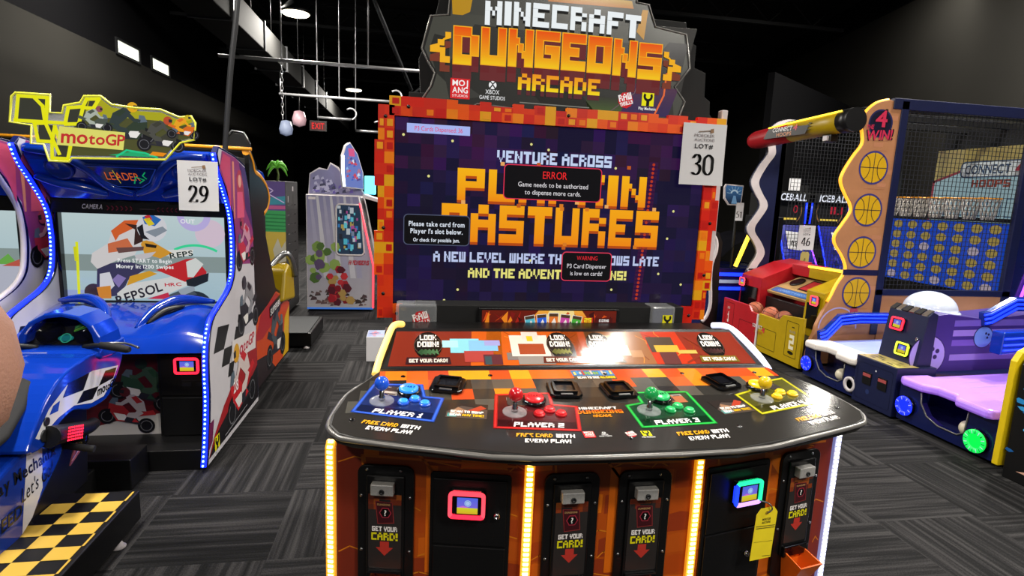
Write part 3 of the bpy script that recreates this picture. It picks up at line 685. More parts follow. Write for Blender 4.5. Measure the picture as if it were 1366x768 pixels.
for name, poly, glow, fill, bc, ang, joy, st, acts, tx, fx in PLAY:
    m = MB(); rd = catmull([(u, v, 0) for u, v in poly], 1, True)
    m.poly(CP, poly, 'gloss_print', fill, 0.0014)
    lo = [poly[1], poly[2]] if name[-1] in '12' else [poly[3], poly[4]]
    a, b = Vector(lo[0]), Vector(lo[1]); nn = Vector((-(b-a).y, (b-a).x)).normalized()
    m.poly(CP, [a, b, b+nn*0.046, a+nn*0.046], 'gloss_print', tuple(x*0.45 for x in lin(fill)), 0.0016)
    m.line(CP, poly, 0.012, 'gloss_print', tuple(x*0.45 for x in lin(glow)), 0.0018, True)
    m.line(CP, poly, 0.0055, 'gloss_print', glow, 0.0021, True)
    # small helmeted emblem behind the controls
    s = F(CP.p(*st), CP.U, CP.V).rot(0, 0, ang); e = -0.055 if name[-1] in '12' else 0.062
    for k in range(16):
        m.rect(s, e+rnd.uniform(-0.035, 0.012), rnd.uniform(-0.03, 0.012), e+rnd.uniform(0.013, 0.03), rnd.uniform(0.013, 0.03), 'gloss_print', rnd.choice(['#8a8580', '#5a4a44', '#a06040', '#3a3434', '#b8aea6']), 0.0023+k*0.00003)
    f2 = CP.rot(tx[0], tx[1], ang)
    btext(m, f2, name, 0, -0.016, 0.026, 'gloss_print', '#e6e2e2', width=0.15, slant=0.15, d=0.003)
    f3 = CP.rot(fx[0], fx[1], ang)
    btext(m, f3, 'FREE CARD', -0.034, 0.0, 0.020, 'gloss_print', '#e0a021', width=0.105, slant=0.1, d=0.003)
    btext(m, f3, 'WITH', 0.056, 0.0, 0.020, 'gloss_print', '#e8e4e2', width=0.055, slant=0.1, d=0.003)
    btext(m, f3, 'EVERY PLAY!', 0.002, -0.029, 0.020, 'gloss_print', '#e8e4e2', width=0.132, slant=0.1, d=0.003)
    m.build('player_print', pan, label='%s printed control area' % bc)
    j = MB(); j.lathe(CP, joy[0], joy[1], [(0.038, 0.0005), (0.038, 0.004), (0.036, 0.005), (0.013, 0.006), (0.0, 0.006)], 'clear_plastic', n=28); js = j.build('joystick', pan, label='%s ball-top joystick' % bc)
    j = MB(); j.lathe(CP, joy[0], joy[1], [(0.010, 0.005), (0.010, 0.018), (0.0075, 0.022), (0.0075, 0.045), (0, 0.045)], 'chrome', n=14); j.build('shaft', js)
    j = MB(); j.ball(CP.p(joy[0], joy[1], 0.062), 0.0225, 'stick_'+bc, n=24, k=16); j.build('ball', js)
    j = MB(); j.lathe(CP, st[0], st[1], [(0.038, 0.0005), (0.038, 0.012), (0.034, 0.014), (0.031, 0.014)], 'black_gloss', n=28); sb = j.build('start_button', pan, label='large %s start button' % bc)
    j = MB(); j.lathe(CP, st[0], st[1], [(0.031, 0.010), (0.031, 0.020), (0.027, 0.023), (0.0, 0.0235)], 'button_'+bc, n=28); stext(j, CP.rot(st[0], st[1], ang), 'START', 0, -0.006, 0.012, 'gloss_print', tuple(x*0.3 for x in lin(BC[bc][0])), bold=1, width=0.042, d=0.0245); j.build('cap', sb)
    for k, (u, v) in enumerate(acts):
        j = MB(); j.lathe(CP, u, v, [(0.0185, 0.0005), (0.0185, 0.006), (0.016, 0.008), (0.0145, 0.008)], 'stick_'+bc, n=22); ab = j.build('action_button', pan)
        j = MB(); j.lathe(CP, u, v, [(0.0140, 0.005), (0.0140, 0.012), (0.011, 0.0135), (0, 0.013)], 'button_'+bc, n=20); j.build('cap', ab)
        j = None
# card scanners
for u, v, ang in ((-0.512, 0.42, -0.25), (-0.125, 0.372, -0.06), (0.064, 0.362, 0.08), (0.47, 0.412, 0.25)):
    f = CP.rot(u, v, ang)
    m = MB(); m.prism(f, [(-0.055, -0.040), (-0.042, -0.056), (0.042, -0.056), (0.055, -0.040), (0.055, 0.045), (0.046, 0.056), (-0.046, 0.056), (-0.055, 0.045)], 0.0005, 0.012, 'black_gloss'); sc = m.build('card_scanner', pan, bevel=0.004)
    m = MB(); rframe(m, f, -0.040, -0.036, 0.040, 0.046, 0.008, 0.008, 0.012, 0.02, 'black_gloss'); m.fbox(f, -0.034, 0.034, -0.030, 0.040, 0.0122, 0.0126, 'smoked'); m.build('card_well', sc)
    m = MB(); m.fbox(f, -0.020, 0.020, -0.050, -0.041, 0.012, 0.016, 'steel'); m.build('finger_lip', sc, bevel=0.001)
# small notices on the panel
for u, v, ang in ((-0.462, 0.252, -0.17), (0.415, 0.245, 0.17)):
    f = CP.rot(u, v, ang); m = MB(); m.rect(f, -0.062, -0.045, 0.062, 0.045, 'gloss_print', '#4a3f3a', 0.0012)
    m.poly(f, [(-0.062, -0.01), (-0.02, 0.03), (0.062, 0.012), (0.062, 0.045), (-0.062, 0.045)], 'gloss_print', '#2b2523', 0.0015); m.poly(f, [(-0.06, -0.03), (-0.03, 0.02), (0.0, 0.0), (-0.02, -0.03)], 'gloss_print', '#8e6a52', 0.0018)
    m.poly(f, [(0.0, 0.0), (0.04, 0.036), (0.058, 0.02), (0.03, -0.004)], 'gloss_print', '#a03a28', 0.0018); m.rect(f, -0.058, -0.04, -0.03, -0.02, 'gloss_print', '#4f9a98', 0.0018)
    btext(m, f, 'SCAN TO SWAP', 0.0, -0.016, 0.014, 'gloss_print', '#eae6e2', width=0.10, d=0.0024); btext(m, f, 'GEAR', -0.034, -0.036, 0.014, 'gloss_print', '#eae6e2', width=0.034, d=0.0024); btext(m, f, 'ANY TIME!', 0.02, -0.036, 0.014, 'gloss_print', '#e0b31f', width=0.066, d=0.0024); m.build('scan_notice', pan)
f = CP.rot(0.0, 0.497, 0.0); m = MB(); m.rect(f, -0.062, -0.038, 0.095, 0.038, 'gloss_print', '#3f6f9c', 0.0014); m.rect(f, -0.062, -0.038, 0.095, -0.01, 'gloss_print', '#5b4a34', 0.0017)
for k in range(14): m.rect(f, -0.055+k*0.0105, -0.006+rnd.uniform(0, .012), -0.047+k*0.0105, 0.02+rnd.uniform(0, .015), 'gloss_print', rnd.choice(['#7aa04a', '#b8b0a0', '#a84a38', '#d8c060', '#4a8ac0']), 0.0019+k*0.00002)
btext(m, f, 'SCAN TO SEE', -0.01, -0.032, 0.016, 'gloss_print', '#f0ece4', width=0.08, d=0.0026); btext(m, f, 'ALL CARDS!', 0.062, -0.032, 0.016, 'gloss_print', '#e8d020', width=0.056, d=0.0026); m.build('cards_notice', pan)
f = CP.rot(-0.045, 0.222, 0.0); m = MB(); btext(m, f, 'MINECRAFT', 0, 0.020, 0.016, 'gloss_print', '#d9d5d2', width=0.125, d=0.002); btext(m, f, 'DUNGEONS', 0, -0.006, 0.022, 'gloss_print', ('#e08a1a', '#d8501a'), width=0.15, d=0.002); btext(m, f, 'ARCADE', 0, -0.028, 0.015, 'gloss_print', '#e08a1a', width=0.06, d=0.002); m.build('game_logo', pan)

# maker's marks, used on the panel, the marquee and elsewhere
def mark_red_square(m, f, s, mt, d):
    m.rect(f, -s, -s, s, s, mt, '#d8282c', d); stext(m, f, 'MOJ', 0, s*0.28, s*0.56, mt, '#f6f2f0', width=s*1.6, d=d*1.5, bold=1); stext(m, f, 'ANG', 0, -s*0.42, s*0.56, mt, '#f6f2f0', width=s*1.6, d=d*1.5, bold=1); stext(m, f, 'STUDIOS', 0, -s*0.82, s*0.24, mt, '#f6f2f0', width=s*1.6, d=d*1.5)
def mark_round_x(m, f, s, mt, d, col='#f2f2f2', bg='#2a2a28'):
    m.disc(f, 0, s*0.75, s*0.36, mt, col, d)
    m.line(f, [(-s*0.22, s*0.5), (0, s*0.78), (s*0.22, s*0.5)], s*0.11, mt, bg, d*1.3); m.line(f, [(-s*0.2, s*1.02), (0, s*0.84), (s*0.2, s*1.02)], s*0.10, mt, bg, d*1.4)
    stext(m, f, 'XBOX', 0, -s*0.05, s*0.38, mt, col, width=s*1.3, d=d); stext(m, f, 'GAME STUDIOS', 0, -s*0.55, s*0.34, mt, col, width=s*2.4, d=d)
def mark_raw(m, f, s, mt, d):
    m.disc(f, 0, 0, s, mt, '#c8242a', d, n=9); g = f.rot(0, 0, 0.3)
    btext(m, g, 'RAW', 0, -s*0.02, s*0.82, mt, '#f3efec', width=s*1.7, d=d*1.4); btext(m, g, 'THRILLS', 0, -s*0.62, s*0.48, mt, '#f3efec', width=s*1.7, d=d*1.4)
def mark_wrench(m, f, s, mt, d, tcol='#f0f0f0'):
    m.rect(f, -s, -s*0.9, s, s*1.1, mt, '#e8e017', d); b = '#151512'
    m.ring(f, 0, s*0.55, s*0.38, s*0.78, mt, b, d*1.3, n=16, a0=-pi*1.2, a1=pi*0.2); m.rect(f, -s*0.26, -s*0.9, s*0.26, s*0.1, mt, b, d*1.35)
    stext(m, f, 'Play Mechanix', 0, -s*1.5, s*0.42, mt, tcol, width=s*2.9, bold=1, d=d)
for u, v, fn, s in ((-0.075, 0.105, mark_red_square, 0.017), (-0.028, 0.100, mark_round_x, 0.016), (0.052, 0.1, mark_raw, 0.016), (0.100, 0.1, mark_wrench, 0.014)):
    m = MB(); fn(m, CP.rot(u-0.045, v-0.01, 0), s, 'gloss_print', 0.002); m.build('maker_mark', pan)

# ---------------------------------------------------------------- sloping card notice behind the panel
LD = F((CX, 2.0, 1.0), (1, 0, 0), (0, 0.2, 0.1))
hl = 0.2236; W0, W1 = 0.745, 0.705
m = MB(); m.prism(LD, [(-W0, 0), (W0, 0), (W1, hl), (-W1, hl)], -0.03, 0.0, 'black'); m.prism(RIGHT(CX-0.70, 0, 0), [(2.03, 0.99), (2.19, 1.07), (2.45, 1.07), (2.45, 0.99)], 0.0, 1.40, 'black'); ld = m.build('card_board', CAB, bevel=0.003)
m = MB(); a0, a1, y0, y1 = W0-0.03, W1-0.015, 0.012, hl-0.02
m.poly(LD, [(-a0, y0), (a0, y0), (a1, y1), (-a1, y1)], 'gloss_print', '#7c2c1e', 0.0008)
for (ua, ub, c) in ((-0.42, 0.02, '#c4581a'), (-0.36, -0.30, '#d8701c'), (-0.05, 0.1, '#a8441c'), (0.30, 0.46, '#b0341c'), (0.05, 0.30, '#8c5a34')):
    m.poly(LD, [(ua, y0), (ub, y0), (ub*0.96, y1), (ua*0.96, y1)], 'gloss_print', c, 0.0010)
for k in range(26):
    u, v = rnd.uniform(-0.42, 0.5), rnd.uniform(y0, y1-0.03); m.line(LD, [(u, v), (u+rnd.uniform(-.03, .03), v+.02), (u+rnd.uniform(-.05, .05), min(v+.05, y1))], 0.003, 'gloss_print', rnd.choice(['#8a3a14', '#d88430', '#6a2a18']), 0.0013)
# blocky adventurers kept generic: stacked boxes of colour
def blockfig(u, v, parts):
    for k, (a, b, c, d, col) in enumerate(parts): m.poly(LD, [(u+a, v+b), (u+c, v+b), (u+c, v+d), (u+a, v+d)], 'gloss_print', col, 0.0016+k*0.00012)
blockfig(-0.40, 0.03, [(-0.09, 0.05, 0.02, 0.13, '#86cbd8'), (-0.12, 0.08, -0.06, 0.12, '#a5e0e8'), (-0.02, 0.06, 0.09, 0.12, '#7fb6da'), (0.04, 0.09, 0.1, 0.12, '#9a9ad0'), (-0.04, 0.0, 0.07, 0.06, '#a8403a'), (0.03, -0.015, 0.1, 0.04, '#5a2a30'), (0.035, -0.015, 0.06, 0.03, '#3a4a50')])
blockfig(-0.18, 0.03, [(-0.10, 0.01, 0.09, 0.05, '#7a706c'), (-0.08, 0.03, 0.07, 0.15, '#d8d0c4'), (-0.05, 0.04, 0.05, 0.10, '#9a4426'), (-0.03, 0.125, 0.035, 0.17, '#cfc8c0'), (-0.012, 0.115, 0.012, 0.145, '#e0b428'), (0.08, 0.0, 0.17, 0.10, '#4c4a50'), (-0.06, -0.015, 0.08, 0.03, '#8a827c')])
blockfig(0.13, 0.03, [(-0.03, 0.08, 0.07, 0.15, '#b89a70'), (-0.05, 0.03, 0.08, 0.09, '#c0b090'), (0.08, 0.02, 0.13, 0.06, '#a87850')])
blockfig(0.35, 0.02, [(-0.05, 0.06, 0.06, 0.15, '#4a3c30'), (-0.03, 0.06, 0.07, 0.10, '#c09a3a'), (-0.02, -0.01, 0.05, 0.06, '#5a3230'), (0.06, 0.05, 0.14, 0.07, '#c0a050')])
m.line(LD, [(0.43, 0.02), (0.50, 0.06), (0.52, 0.11), (0.47, 0.17)], 0.008, 'gloss_print', '#7a3020', 0.0022)
for u, cc, rb in ((-0.572, '#3a5a3c', '#3a2024'), (-0.065, '#6a6a34', '#5a2418'), (0.095, '#6c5c44', '#4a3a2c'), (0.568, '#3a2424', '#6e5a20')):
    m.disc(LD, u, 0.122, 0.052, 'gloss_print', '#191513', 0.0025, n=28, ry=0.076); m.ring(LD, u, 0.122, 0.050, 0.053, 'gloss_print', '#4a3c34', 0.0027)
    btext(m, LD, 'LOOK', u, 0.150, 0.030, 'gloss_print', '#ece6e0', width=0.062, d=0.003); btext(m, LD, 'DOWN!', u, 0.112, 0.030, 'gloss_print', '#ece6e0', width=0.080, d=0.003)
    for k in range(5): m.poly(LD, [(u-0.04+k*0.016, 0.082), (u-0.024+k*0.016, 0.068), (u-0.004+k*0.010, 0.085), (u-0.024+k*0.014, 0.102)], 'gloss_print', tuple(x*(0.7+0.25*k) for x in lin(cc)), 0.0028+k*0.0001)
    m.poly(LD, [(u-0.082, 0.020), (u+0.082, 0.020), (u+0.077, 0.056), (u-0.077, 0.056)], 'gloss_print', rb, 0.0031); btext(m, LD, 'GET YOUR CARD!', u, 0.028, 0.019, 'gloss_print', '#e8dfd4', width=0.138, d=0.0035)
m.build('card_board_print', ld)
for sg, dio, lens, lab in ((-1, 'led_warm', 'led_warm_lens', 'warm yellow light strip'), (1, 'led_white', 'led_white_lens', 'cold white light strip')):
    pts = [(CX+sg*(W0+0.012), 1.985, 0.985), (CX+sg*(W0-0.0), 2.04, 1.025), (CX+sg*(W0-0.02), 2.12, 1.07), (CX+sg*(W0-0.035), 2.19, 1.098), (CX+sg*(W0-0.05), 2.24, 1.105), (CX+sg*(W0-0.075), 2.29, 1.095)]
    m = MB(); m.tube(catmull(pts, 5), 0.013, 'tube_warm' if sg < 0 else 'tube_white', n=8); m.build('light_strip', CAB, label=lab)
    led = None
# cabinet shoulders that carry the board
for sg in (-1, 1):
    m = MB(); m.prism(RIGHT(CX+sg*(W0-0.03)-(0.0 if sg > 0 else 0.02), 0, 0), [(1.99, 0.94), (2.0, 0.985), (2.2, 1.09), (2.28, 1.085), (2.4, 0.94)], 0.0, 0.02, 'black'); m.build('shoulder', CAB, bevel=0.002)

# ---------------------------------------------------------------- back column, banner, clear side boxes
m = MB(); m.box(CX-0.62, CX+0.62, 2.47, 2.60, 1.0, 1.14, 'black_matte'); m.box(CX-0.66, CX+0.66, 2.655, 2.95, 0.0, 2.05, 'black_matte'); m.build('back_column', CAB, bevel=0.004)
bn = FRONT(CX, 2.445, 1.044)
m = MB(); m.fbox(bn, -0.345, 0.295, -0.004, 0.088, -0.03, 0.0, 'black'); b = m.build('card_banner', CAB, bevel=0.002)
m = MB(); m.rect(bn, -0.332, 0.0, 0.282, 0.08, 'backlit', ('#5a0c08', '#6a1a0a'), 0.001); m.poly(bn, [(-0.15, 0), (0.18, 0), (0.12, 0.08), (-0.08, 0.08)], 'backlit', ('#e0480c', '#f0a83c'), 0.0014); m.poly(bn, [(-0.06, 0.03), (0.10, 0.03), (0.08, 0.08), (-0.03, 0.08)], 'backlit', '#f6dc90', 0.0016)
for k in range(30):
    u = rnd.uniform(-0.33, 0.26); m.poly(bn, [(u, rnd.uniform(0, .07)), (u+rnd.uniform(.01, .04), rnd.uniform(0, .07)), (u+rnd.uniform(.0, .03), rnd.uniform(0.01, .078))], 'backlit', rnd.choice(['#a01c10', '#7a1410', '#d04a14', '#e8821c', '#3c0a0a']), 0.0018+k*0.00002)
for k, c in enumerate(['#58b6c8', '#2a5ed0', '#e0762c', '#c8489c', '#4aa83a']):
    f = bn.rot(-0.115+k*0.052, 0.034-abs(k-2)*0.006, (2-k)*0.09); m.rect(f, -0.023, -0.03, 0.023, 0.036, 'backlit', '#f4efe6', 0.0028); m.rect(f, -0.021, -0.03, 0.021, 0.034, 'backlit', c, 0.003); m.rect(f, -0.021, 0.02, 0.021, 0.034, 'backlit', '#4c3624', 0.0032); m.poly(f, [(-0.016, -0.02), (0.004, 0.014), (0.016, -0.016)], 'backlit', '#f3e8dc', 0.0033)
m.rect(bn, 0.128, 0.004, 0.172, 0.05, 'backlit', '#b02016', 0.0030); btext(m, bn, '25', 0.148, 0.028, 0.02, 'backlit', '#f2d81e', width=0.034, d=0.0034); btext(m, bn, 'CARDS', 0.148, 0.008, 0.014, 'backlit', '#f2ece6', width=0.034, d=0.0034)
m.rect(bn, 0.184, 0.006, 0.264, 0.048, 'backlit', '#4c0c0a', 0.0030); btext(m, bn, 'EXCITING', 0.224, 0.03, 0.012, 'backlit', '#f4efe9', width=0.046, d=0.0034); btext(m, bn, 'NEW LEVEL!', 0.224, 0.011, 0.015, 'backlit', '#e8e020', width=0.07, d=0.0034)
m.build('banner_film', b)
for u0, u1, kind in ((-0.70, -0.527, 0), (0.455, 0.57, 1)):
    m = MB(); fr = FRONT(CX, 2.45, 1.03); m.fbox(fr, u0, u1, 0.0, 0.115, -0.10, 0.0, 'clear_plastic'); c = m.build('clear_side_box', CAB, bevel=0.008)
    m = MB(); m.fbox(fr, u0+0.012, u1-0.014, 0.004, 0.10, -0.085, -0.004, 'black_gloss' if kind == 0 else 'navy'); m.build('insert', c)
    m = MB(); f = fr.rot((u0+u1)/2+0.02, 0.05, 0)
    (mark_raw if kind == 0 else mark_wrench)(m, f, 0.038 if kind == 0 else 0.024, 'print', 0.002); m.build('maker_mark', c)

# ---------------------------------------------------------------- screen
SF = FRONT(CX, 2.585, 1.53); sw, sh = 0.715, 0.4025
m = MB(); m.fbox(SF, -sw-0.012, sw+0.012, -sh-0.014, sh+0.012, -0.07, -0.001, 'black'); m.fbox(SF, -0.64, 0.64, -sh-0.035, -sh-0.012, -0.06, 0.02, 'black'); tv = m.build('screen', CAB, bevel=0.003)
m = MB(); m.rect(SF, -sw, -sh, sw, sh, 'backlit', '#100a2c', 0.0004)
N1, N2 = 26, 15
for i in range(N1):
    for j in range(N2):
        t = (i/N1+j/N2)/2; w_ = abs(i/N1-0.5)*0.8
        if rnd.random() < 0.75:
            base = lin('#150d3a') if rnd.random() < 0.5 else lin('#0e0826')
            pr = max(0, (j/N2-0.45))*1.4+0.1
            c = tuple(base[k]*(0.75+0.5*rnd.random())+pr*(0.03, 0.004, 0.022)[k]*rnd.random()*1.6 for k in range(3))
            u0, v0 = -sw+i*2*sw/N1, -sh+j*2*sh/N2; m.rect(SF, u0, v0, u0+2*sw/N1*(1 if rnd.random() < .8 else 2 if i < N1-1 else 1), v0+2*sh/N2, 'backlit', c, 0.0006+(i*N2+j)*1e-6)
btext(m, SF, 'VENTURE ACROSS', -0.007, 0.235, 0.052, 'backlit', '#c4d4f4', width=0.53, d=0.003, arch=0.0)
btext(m, SF, 'PUMPKIN', -0.004, 0.062, 0.140, 'backlit', ('#f08a0c', '#f8b40e'), width=0.88, d=0.002, drop=0.012, drop_c='#b4480c')
btext(m, SF, 'PASTURES', 0.0, -0.122, 0.168, 'backlit', ('#f0860c', '#f6a60e'), width=1.02, d=0.002, drop=0.012, drop_c='#b4480c')
btext(m, SF, 'A NEW LEVEL WHERE THE SUN GROWS LATE', -0.008, -0.214, 0.046, 'backlit', '#bcc8ec', width=1.07, d=0.002)
btext(m, SF, 'AND THE ADVENTURE BEGINS!', -0.008, -0.284, 0.044, 'backlit', '#e8e27c', width=0.755, d=0.002)
for (u, v) in [(-0.68, 0.33), (-0.47, 0.315), (-0.57, 0.16), (-0.04, 0.3), (-0.12, 0.32), (0.28, 0.235), (0.58, 0.05), (0.56, -0.08), (0.53, -0.25), (0.65, -0.3), (-0.43, -0.34), (-0.49, -0.39), (-0.10, -0.2), (0.30, -0.33), (0.62, 0.2)]:
    m.disc(SF, u, v, 0.006, 'backlit', '#e0dc8a', 0.0022, n=8)
for k in range(14):
    u, v = rnd.uniform(-0.5, 0.5), rnd.choice([0.22, 0.05, -0.14])+rnd.uniform(-.02, .02); m.rect(SF, u, v, u+0.018, v+0.016, 'backlit', rnd.choice(['#d87a20', '#c05a18', '#e8a860']), 0.0042)
for k in range(34):
    t = k/34; u, v = 0.464-0.037*t, 0.26-0.65*t; m.disc(SF, u, v, 0.007, 'backlit', '#b83418', 0.0016, n=8); m.rect(SF, u-0.022, v-0.012, u+0.022, v+0.012, 'backlit', '#34103a', 0.0012)
m.rect(SF, -0.666, 0.340, -0.395, 0.379, 'backlit', '#a8b6f2', 0.004); stext(m, SF, 'P3 Cards Dispensed: 36', -0.53, 0.350, 0.019, 'backlit', '#e02a58', width=0.205, d=0.0045)
def dialog(u0, v0, u1, v1, rim, d=0.005):
    m.poly(SF, rrect(u0-0.004, v0-0.004, u1+0.004, v1+0.004, 0.02), 'backlit', rim, d); m.poly(SF, rrect(u0, v0, u1, v1, 0.017), 'backlit', '#040308', d+0.0005)
dialog(-0.235, 0.080, 0.212, 0.226, '#e03050'); stext(m, SF, 'ERROR', -0.005, 0.172, 0.033, 'backlit', '#f4262a', width=0.112, d=0.006); stext(m, SF, 'Game needs to be authorized', -0.01, 0.134, 0.021, 'backlit', '#e6e2e6', width=0.325, d=0.006); stext(m, SF, 'to dispense more cards.', -0.01, 0.100, 0.021, 'backlit', '#e6e2e6', width=0.262, d=0.006)
dialog(-0.672, -0.138, -0.387, -0.010, '#4a5068'); stext(m, SF, 'Please take card from', -0.53, -0.058, 0.021, 'backlit', '#dfe6f2', width=0.245, d=0.006, bold=1); stext(m, SF, "Player 1's slot below.", -0.53, -0.090, 0.021, 'backlit', '#dfe6f2', width=0.230, d=0.006, bold=1); stext(m, SF, 'Or check for possible jam.', -0.53, -0.126, 0.016, 'backlit', '#dfe6f2', width=0.205, d=0.006, bold=1)
dialog(0.052, -0.287, 0.287, -0.158, '#e03a58'); stext(m, SF, 'WARNING', 0.17, -0.192, 0.020, 'backlit', '#e02430', width=0.10, d=0.006); stext(m, SF, 'P3 Card Dispenser', 0.17, -0.230, 0.020, 'backlit', '#e2dee4', width=0.190, d=0.006); stext(m, SF, 'is low on cards!', 0.17, -0.264, 0.020, 'backlit', '#e2dee4', width=0.155, d=0.006)
m.build('picture', tv)

# fiery pixel frame around the screen
BF = FRONT(CX, 2.575, 1.53); m = MB(); q = 0.0485
def cells(u0, u1, v0, v1, ragged):
    nu, nv = max(1, round((u1-u0)/q)), max(1, round((v1-v0)/q))
    for i in range(nu):
        for j in range(nv):
            a, b, c, d = u0+(u1-u0)*i/nu, u0+(u1-u0)*(i+1)/nu, v0+(v1-v0)*j/nv, v0+(v1-v0)*(j+1)/nv
            ed = {'t': j == nv-1, 'l': i == 0, 'r': i == nu-1}.get(ragged, False)
            if ed:
                g = 0.3 if rnd.random() < 0.5 else 1.0; g2 = (rnd.random() < .25)
                if ragged == 't': d = c+(d-c)*(1.0 if not g2 else 0.6)
                if ragged == 'l': a = a if (j//4) % 2 else a+(b-a)*0.35
                if ragged == 'r': b = b if (j//3) % 2 else a+(b-a)*0.55
            m.fbox(BF, a, b, c, d, -0.02, 0.004, 'print', rnd.choice(FIRE))
            if rnd.random() < 0.28: m.rect(BF, a+(b-a)*.25, c+(d-c)*.2, a+(b-a)*.85, c+(d-c)*.8, 'print', rnd.choice(['#f0a020', '#ef7a12', '#c01a12']), 0.0048)
cells(-0.74, 0.80, sh+0.003, sh+0.083, 't'); cells(-0.80, -0.718, -0.47, sh+0.045, 'l'); cells(0.718, 0.80, -0.47, sh+0.045, 'r')
cells(-0.718, -0.675, -0.49, -sh-0.004, ''); cells(0.655, 0.718, -0.49, -sh-0.004, '')
fm = m.build('pixel_frame', CAB, label='red, orange and yellow pixel patterned frame')
for u, v in ((-0.755, 0.40), (-0.66, 0.445), (-0.76, -0.07), (-0.76, -0.36), (-0.70, -0.45), (0.04, 0.452), (0.70, 0.45), (0.765, 0.0), (0.76, -0.25), (0.70, -0.45)): m = MB(); m.lathe(F(BF.p(u, v, 0.005), BF.U, BF.V), 0, 0, [(0.008, 0), (0.007, 0.003), (0, 0.004)], 'black', n=8); m.build('bolt', fm)
m = MB(); m.box(CX+0.79, CX+0.82, 2.60, 2.64, 1.25, 2.06, 'white_edge'); m.build('side_trim', CAB, bevel=0.004, label='white edge moulding')

# ---------------------------------------------------------------- marquee
MF = FRONT(CX*1.0526, 2.60, 1.62+0.38*1.0526); MF.U = MF.U*1.0526; MF.V = MF.V*1.0526
def mout(): return [(-0.60, -0.035), (-0.60, 0.0), (-0.57, 0.045), (-0.555, 0.10), (-0.585, 0.145), (-0.608, 0.19), (-0.575, 0.315), (-0.505, 0.325), (-0.495, 0.46), (-0.40, 0.46), (-0.40, 0.56), (0.28, 0.56), (0.28, 0.445), (0.335, 0.44), (0.372, 0.355), (0.513, 0.337), (0.545, 0.20), (0.482, 0.118), (0.533, 0.06), (0.515, 0.0), (0.50, -0.02), (0.0, -0.03), (-0.38, -0.01), (-0.42, -0.04)]
m = MB(); m.prism(F((CX, 2.70, 2.0), (1, 0, 0), (0, 0, 1)), [(-0.60, -0.10), (-0.62, 0.20), (-0.56, 0.34), (-0.50, 0.62), (0.34, 0.62), (0.36, 0.46), (0.62, 0.46), (0.63, 0.38), (0.68, 0.36), (0.68, 0.26), (0.74, 0.24), (0.745, 0.13), (0.775, 0.11), (0.78, 0.05), (0.80, 0.03), (0.80, -0.06)], -0.03, 0.0, 'black_matte'); m.build('marquee_backboard', CAB, bevel=0.002, label='stepped black backboard')
m = MB(); m.prism(F((CX, 2.665, 2.0), (1, 0, 0), (0, 0, 1)), [(0.33, -0.02), (0.36, 0.40), (0.40, 0.42), (0.66, 0.425), (0.63, 0.28), (0.58, -0.03)], -0.03, 0.0, 'charcoal'); m.build('marquee_bracket', CAB, bevel=0.002)
m = MB(); m.prism(MF, mout(), -0.05, 0.0, 'black', side='grey_edge'); mq = m.build('marquee', CAB, bevel=0.002)
m = MB(); m.poly(MF, [(u*0.985, 0.004+v*0.985) for u, v in mout()], 'backlit_soft', '#5a5a50', 0.0010)
def mp(P, c, d): m.poly(MF, P, 'backlit_soft', c, d)
mp([(-0.55, 0.10), (-0.58, 0.19), (-0.56, 0.25), (-0.50, 0.24), (-0.50, 0.06)], '#33332e', .0014); mp([(-0.49, -0.02), (-0.52, 0.11), (-0.40, 0.30), (0.34, 0.28), (0.47, 0.12), (0.49, -0.01)], '#393934', .0015)
mp([(-0.08, -0.02), (-0.2, 0.10), (0.0, 0.12), (0.14, -0.02)], '#24241f', .0018); mp([(0.10, -0.02), (0.08, 0.06), (0.34, 0.05), (0.40, -0.01)], ('#5d7a38', '#35302c'), .0018); mp([(0.24, -0.01), (0.30, 0.12), (0.50, 0.11), (0.46, -0.01)], ('#3a2a6a', '#5c2450'), .002)
mp([(0.32, 0.14), (0.44, 0.30), (0.53, 0.30), (0.50, 0.14)], '#242226', .0018); mp([(-0.47, 0.335), (-0.45, 0.46), (0.28, 0.44), (0.33, 0.35)], '#52524a', .0016)
mp([(-0.46, 0.0), (-0.46, 0.08), (-0.36, 0.02)], '#4e4e48', .0018)
mp([(-0.49, 0.33), (-0.50, 0.46), (-0.40, 0.46), (-0.42, 0.345), (-0.45, 0.33)], '#f0b41a', .0020); mp([(0.29, 0.33), (0.31, 0.42), (0.335, 0.42), (0.325, 0.30)], '#eea81a', .0020); mp([(-0.10, 0.415), (-0.10, 0.45), (0.26, 0.45), (0.27, 0.42)], ('#e8862a', '#f0c04a'), .0020)
btext(m, MF, 'MINECRAFT', -0.027, 0.300, 0.092, 'backlit', '#eef4f6', width=0.665, d=0.006, arch=0.012, drop=0.010, drop_c='#161616', slant=0.0)
g0, g1 = '#f6c81c', '#ea520c'
btext(m, MF, 'DUNGEONS', -0.037, 0.140, 0.142, 'backlit', '#f7b022', width=0.89, d=0.0060, arch=0.014, drop=0.060, drop_c='#6a2c2e', grow=0.004)
btext(m, MF, 'DUNGEONS', -0.037, 0.140, 0.142, 'backlit', (g0, g1), width=0.89, d=0.0070, arch=0.014)
for sg in (-1, 1):
    f = lambda u, v: (-0.037+sg*(u+.005), v-.008)
    cut = [f(0.452, 0.268), f(0.475, 0.268), f(0.475, 0.238), f(0.505, 0.238), f(0.505, 0.222), f(0.535, 0.212), f(0.535, 0.188), f(0.495, 0.188), f(0.495, 0.150), f(0.455, 0.150), f(0.455, 0.175), f(0.474, 0.175), f(0.474, 0.208), f(0.497, 0.208), f(0.497, 0.215), f(0.478, 0.215), f(0.478, 0.246), f(0.452, 0.246)]
    m.poly(MF, cut, 'backlit', '#f3b020', 0.006); m.poly(MF, [(a, b-0.035) for a, b in cut], 'backlit', '#7a3a2a', 0.0045)
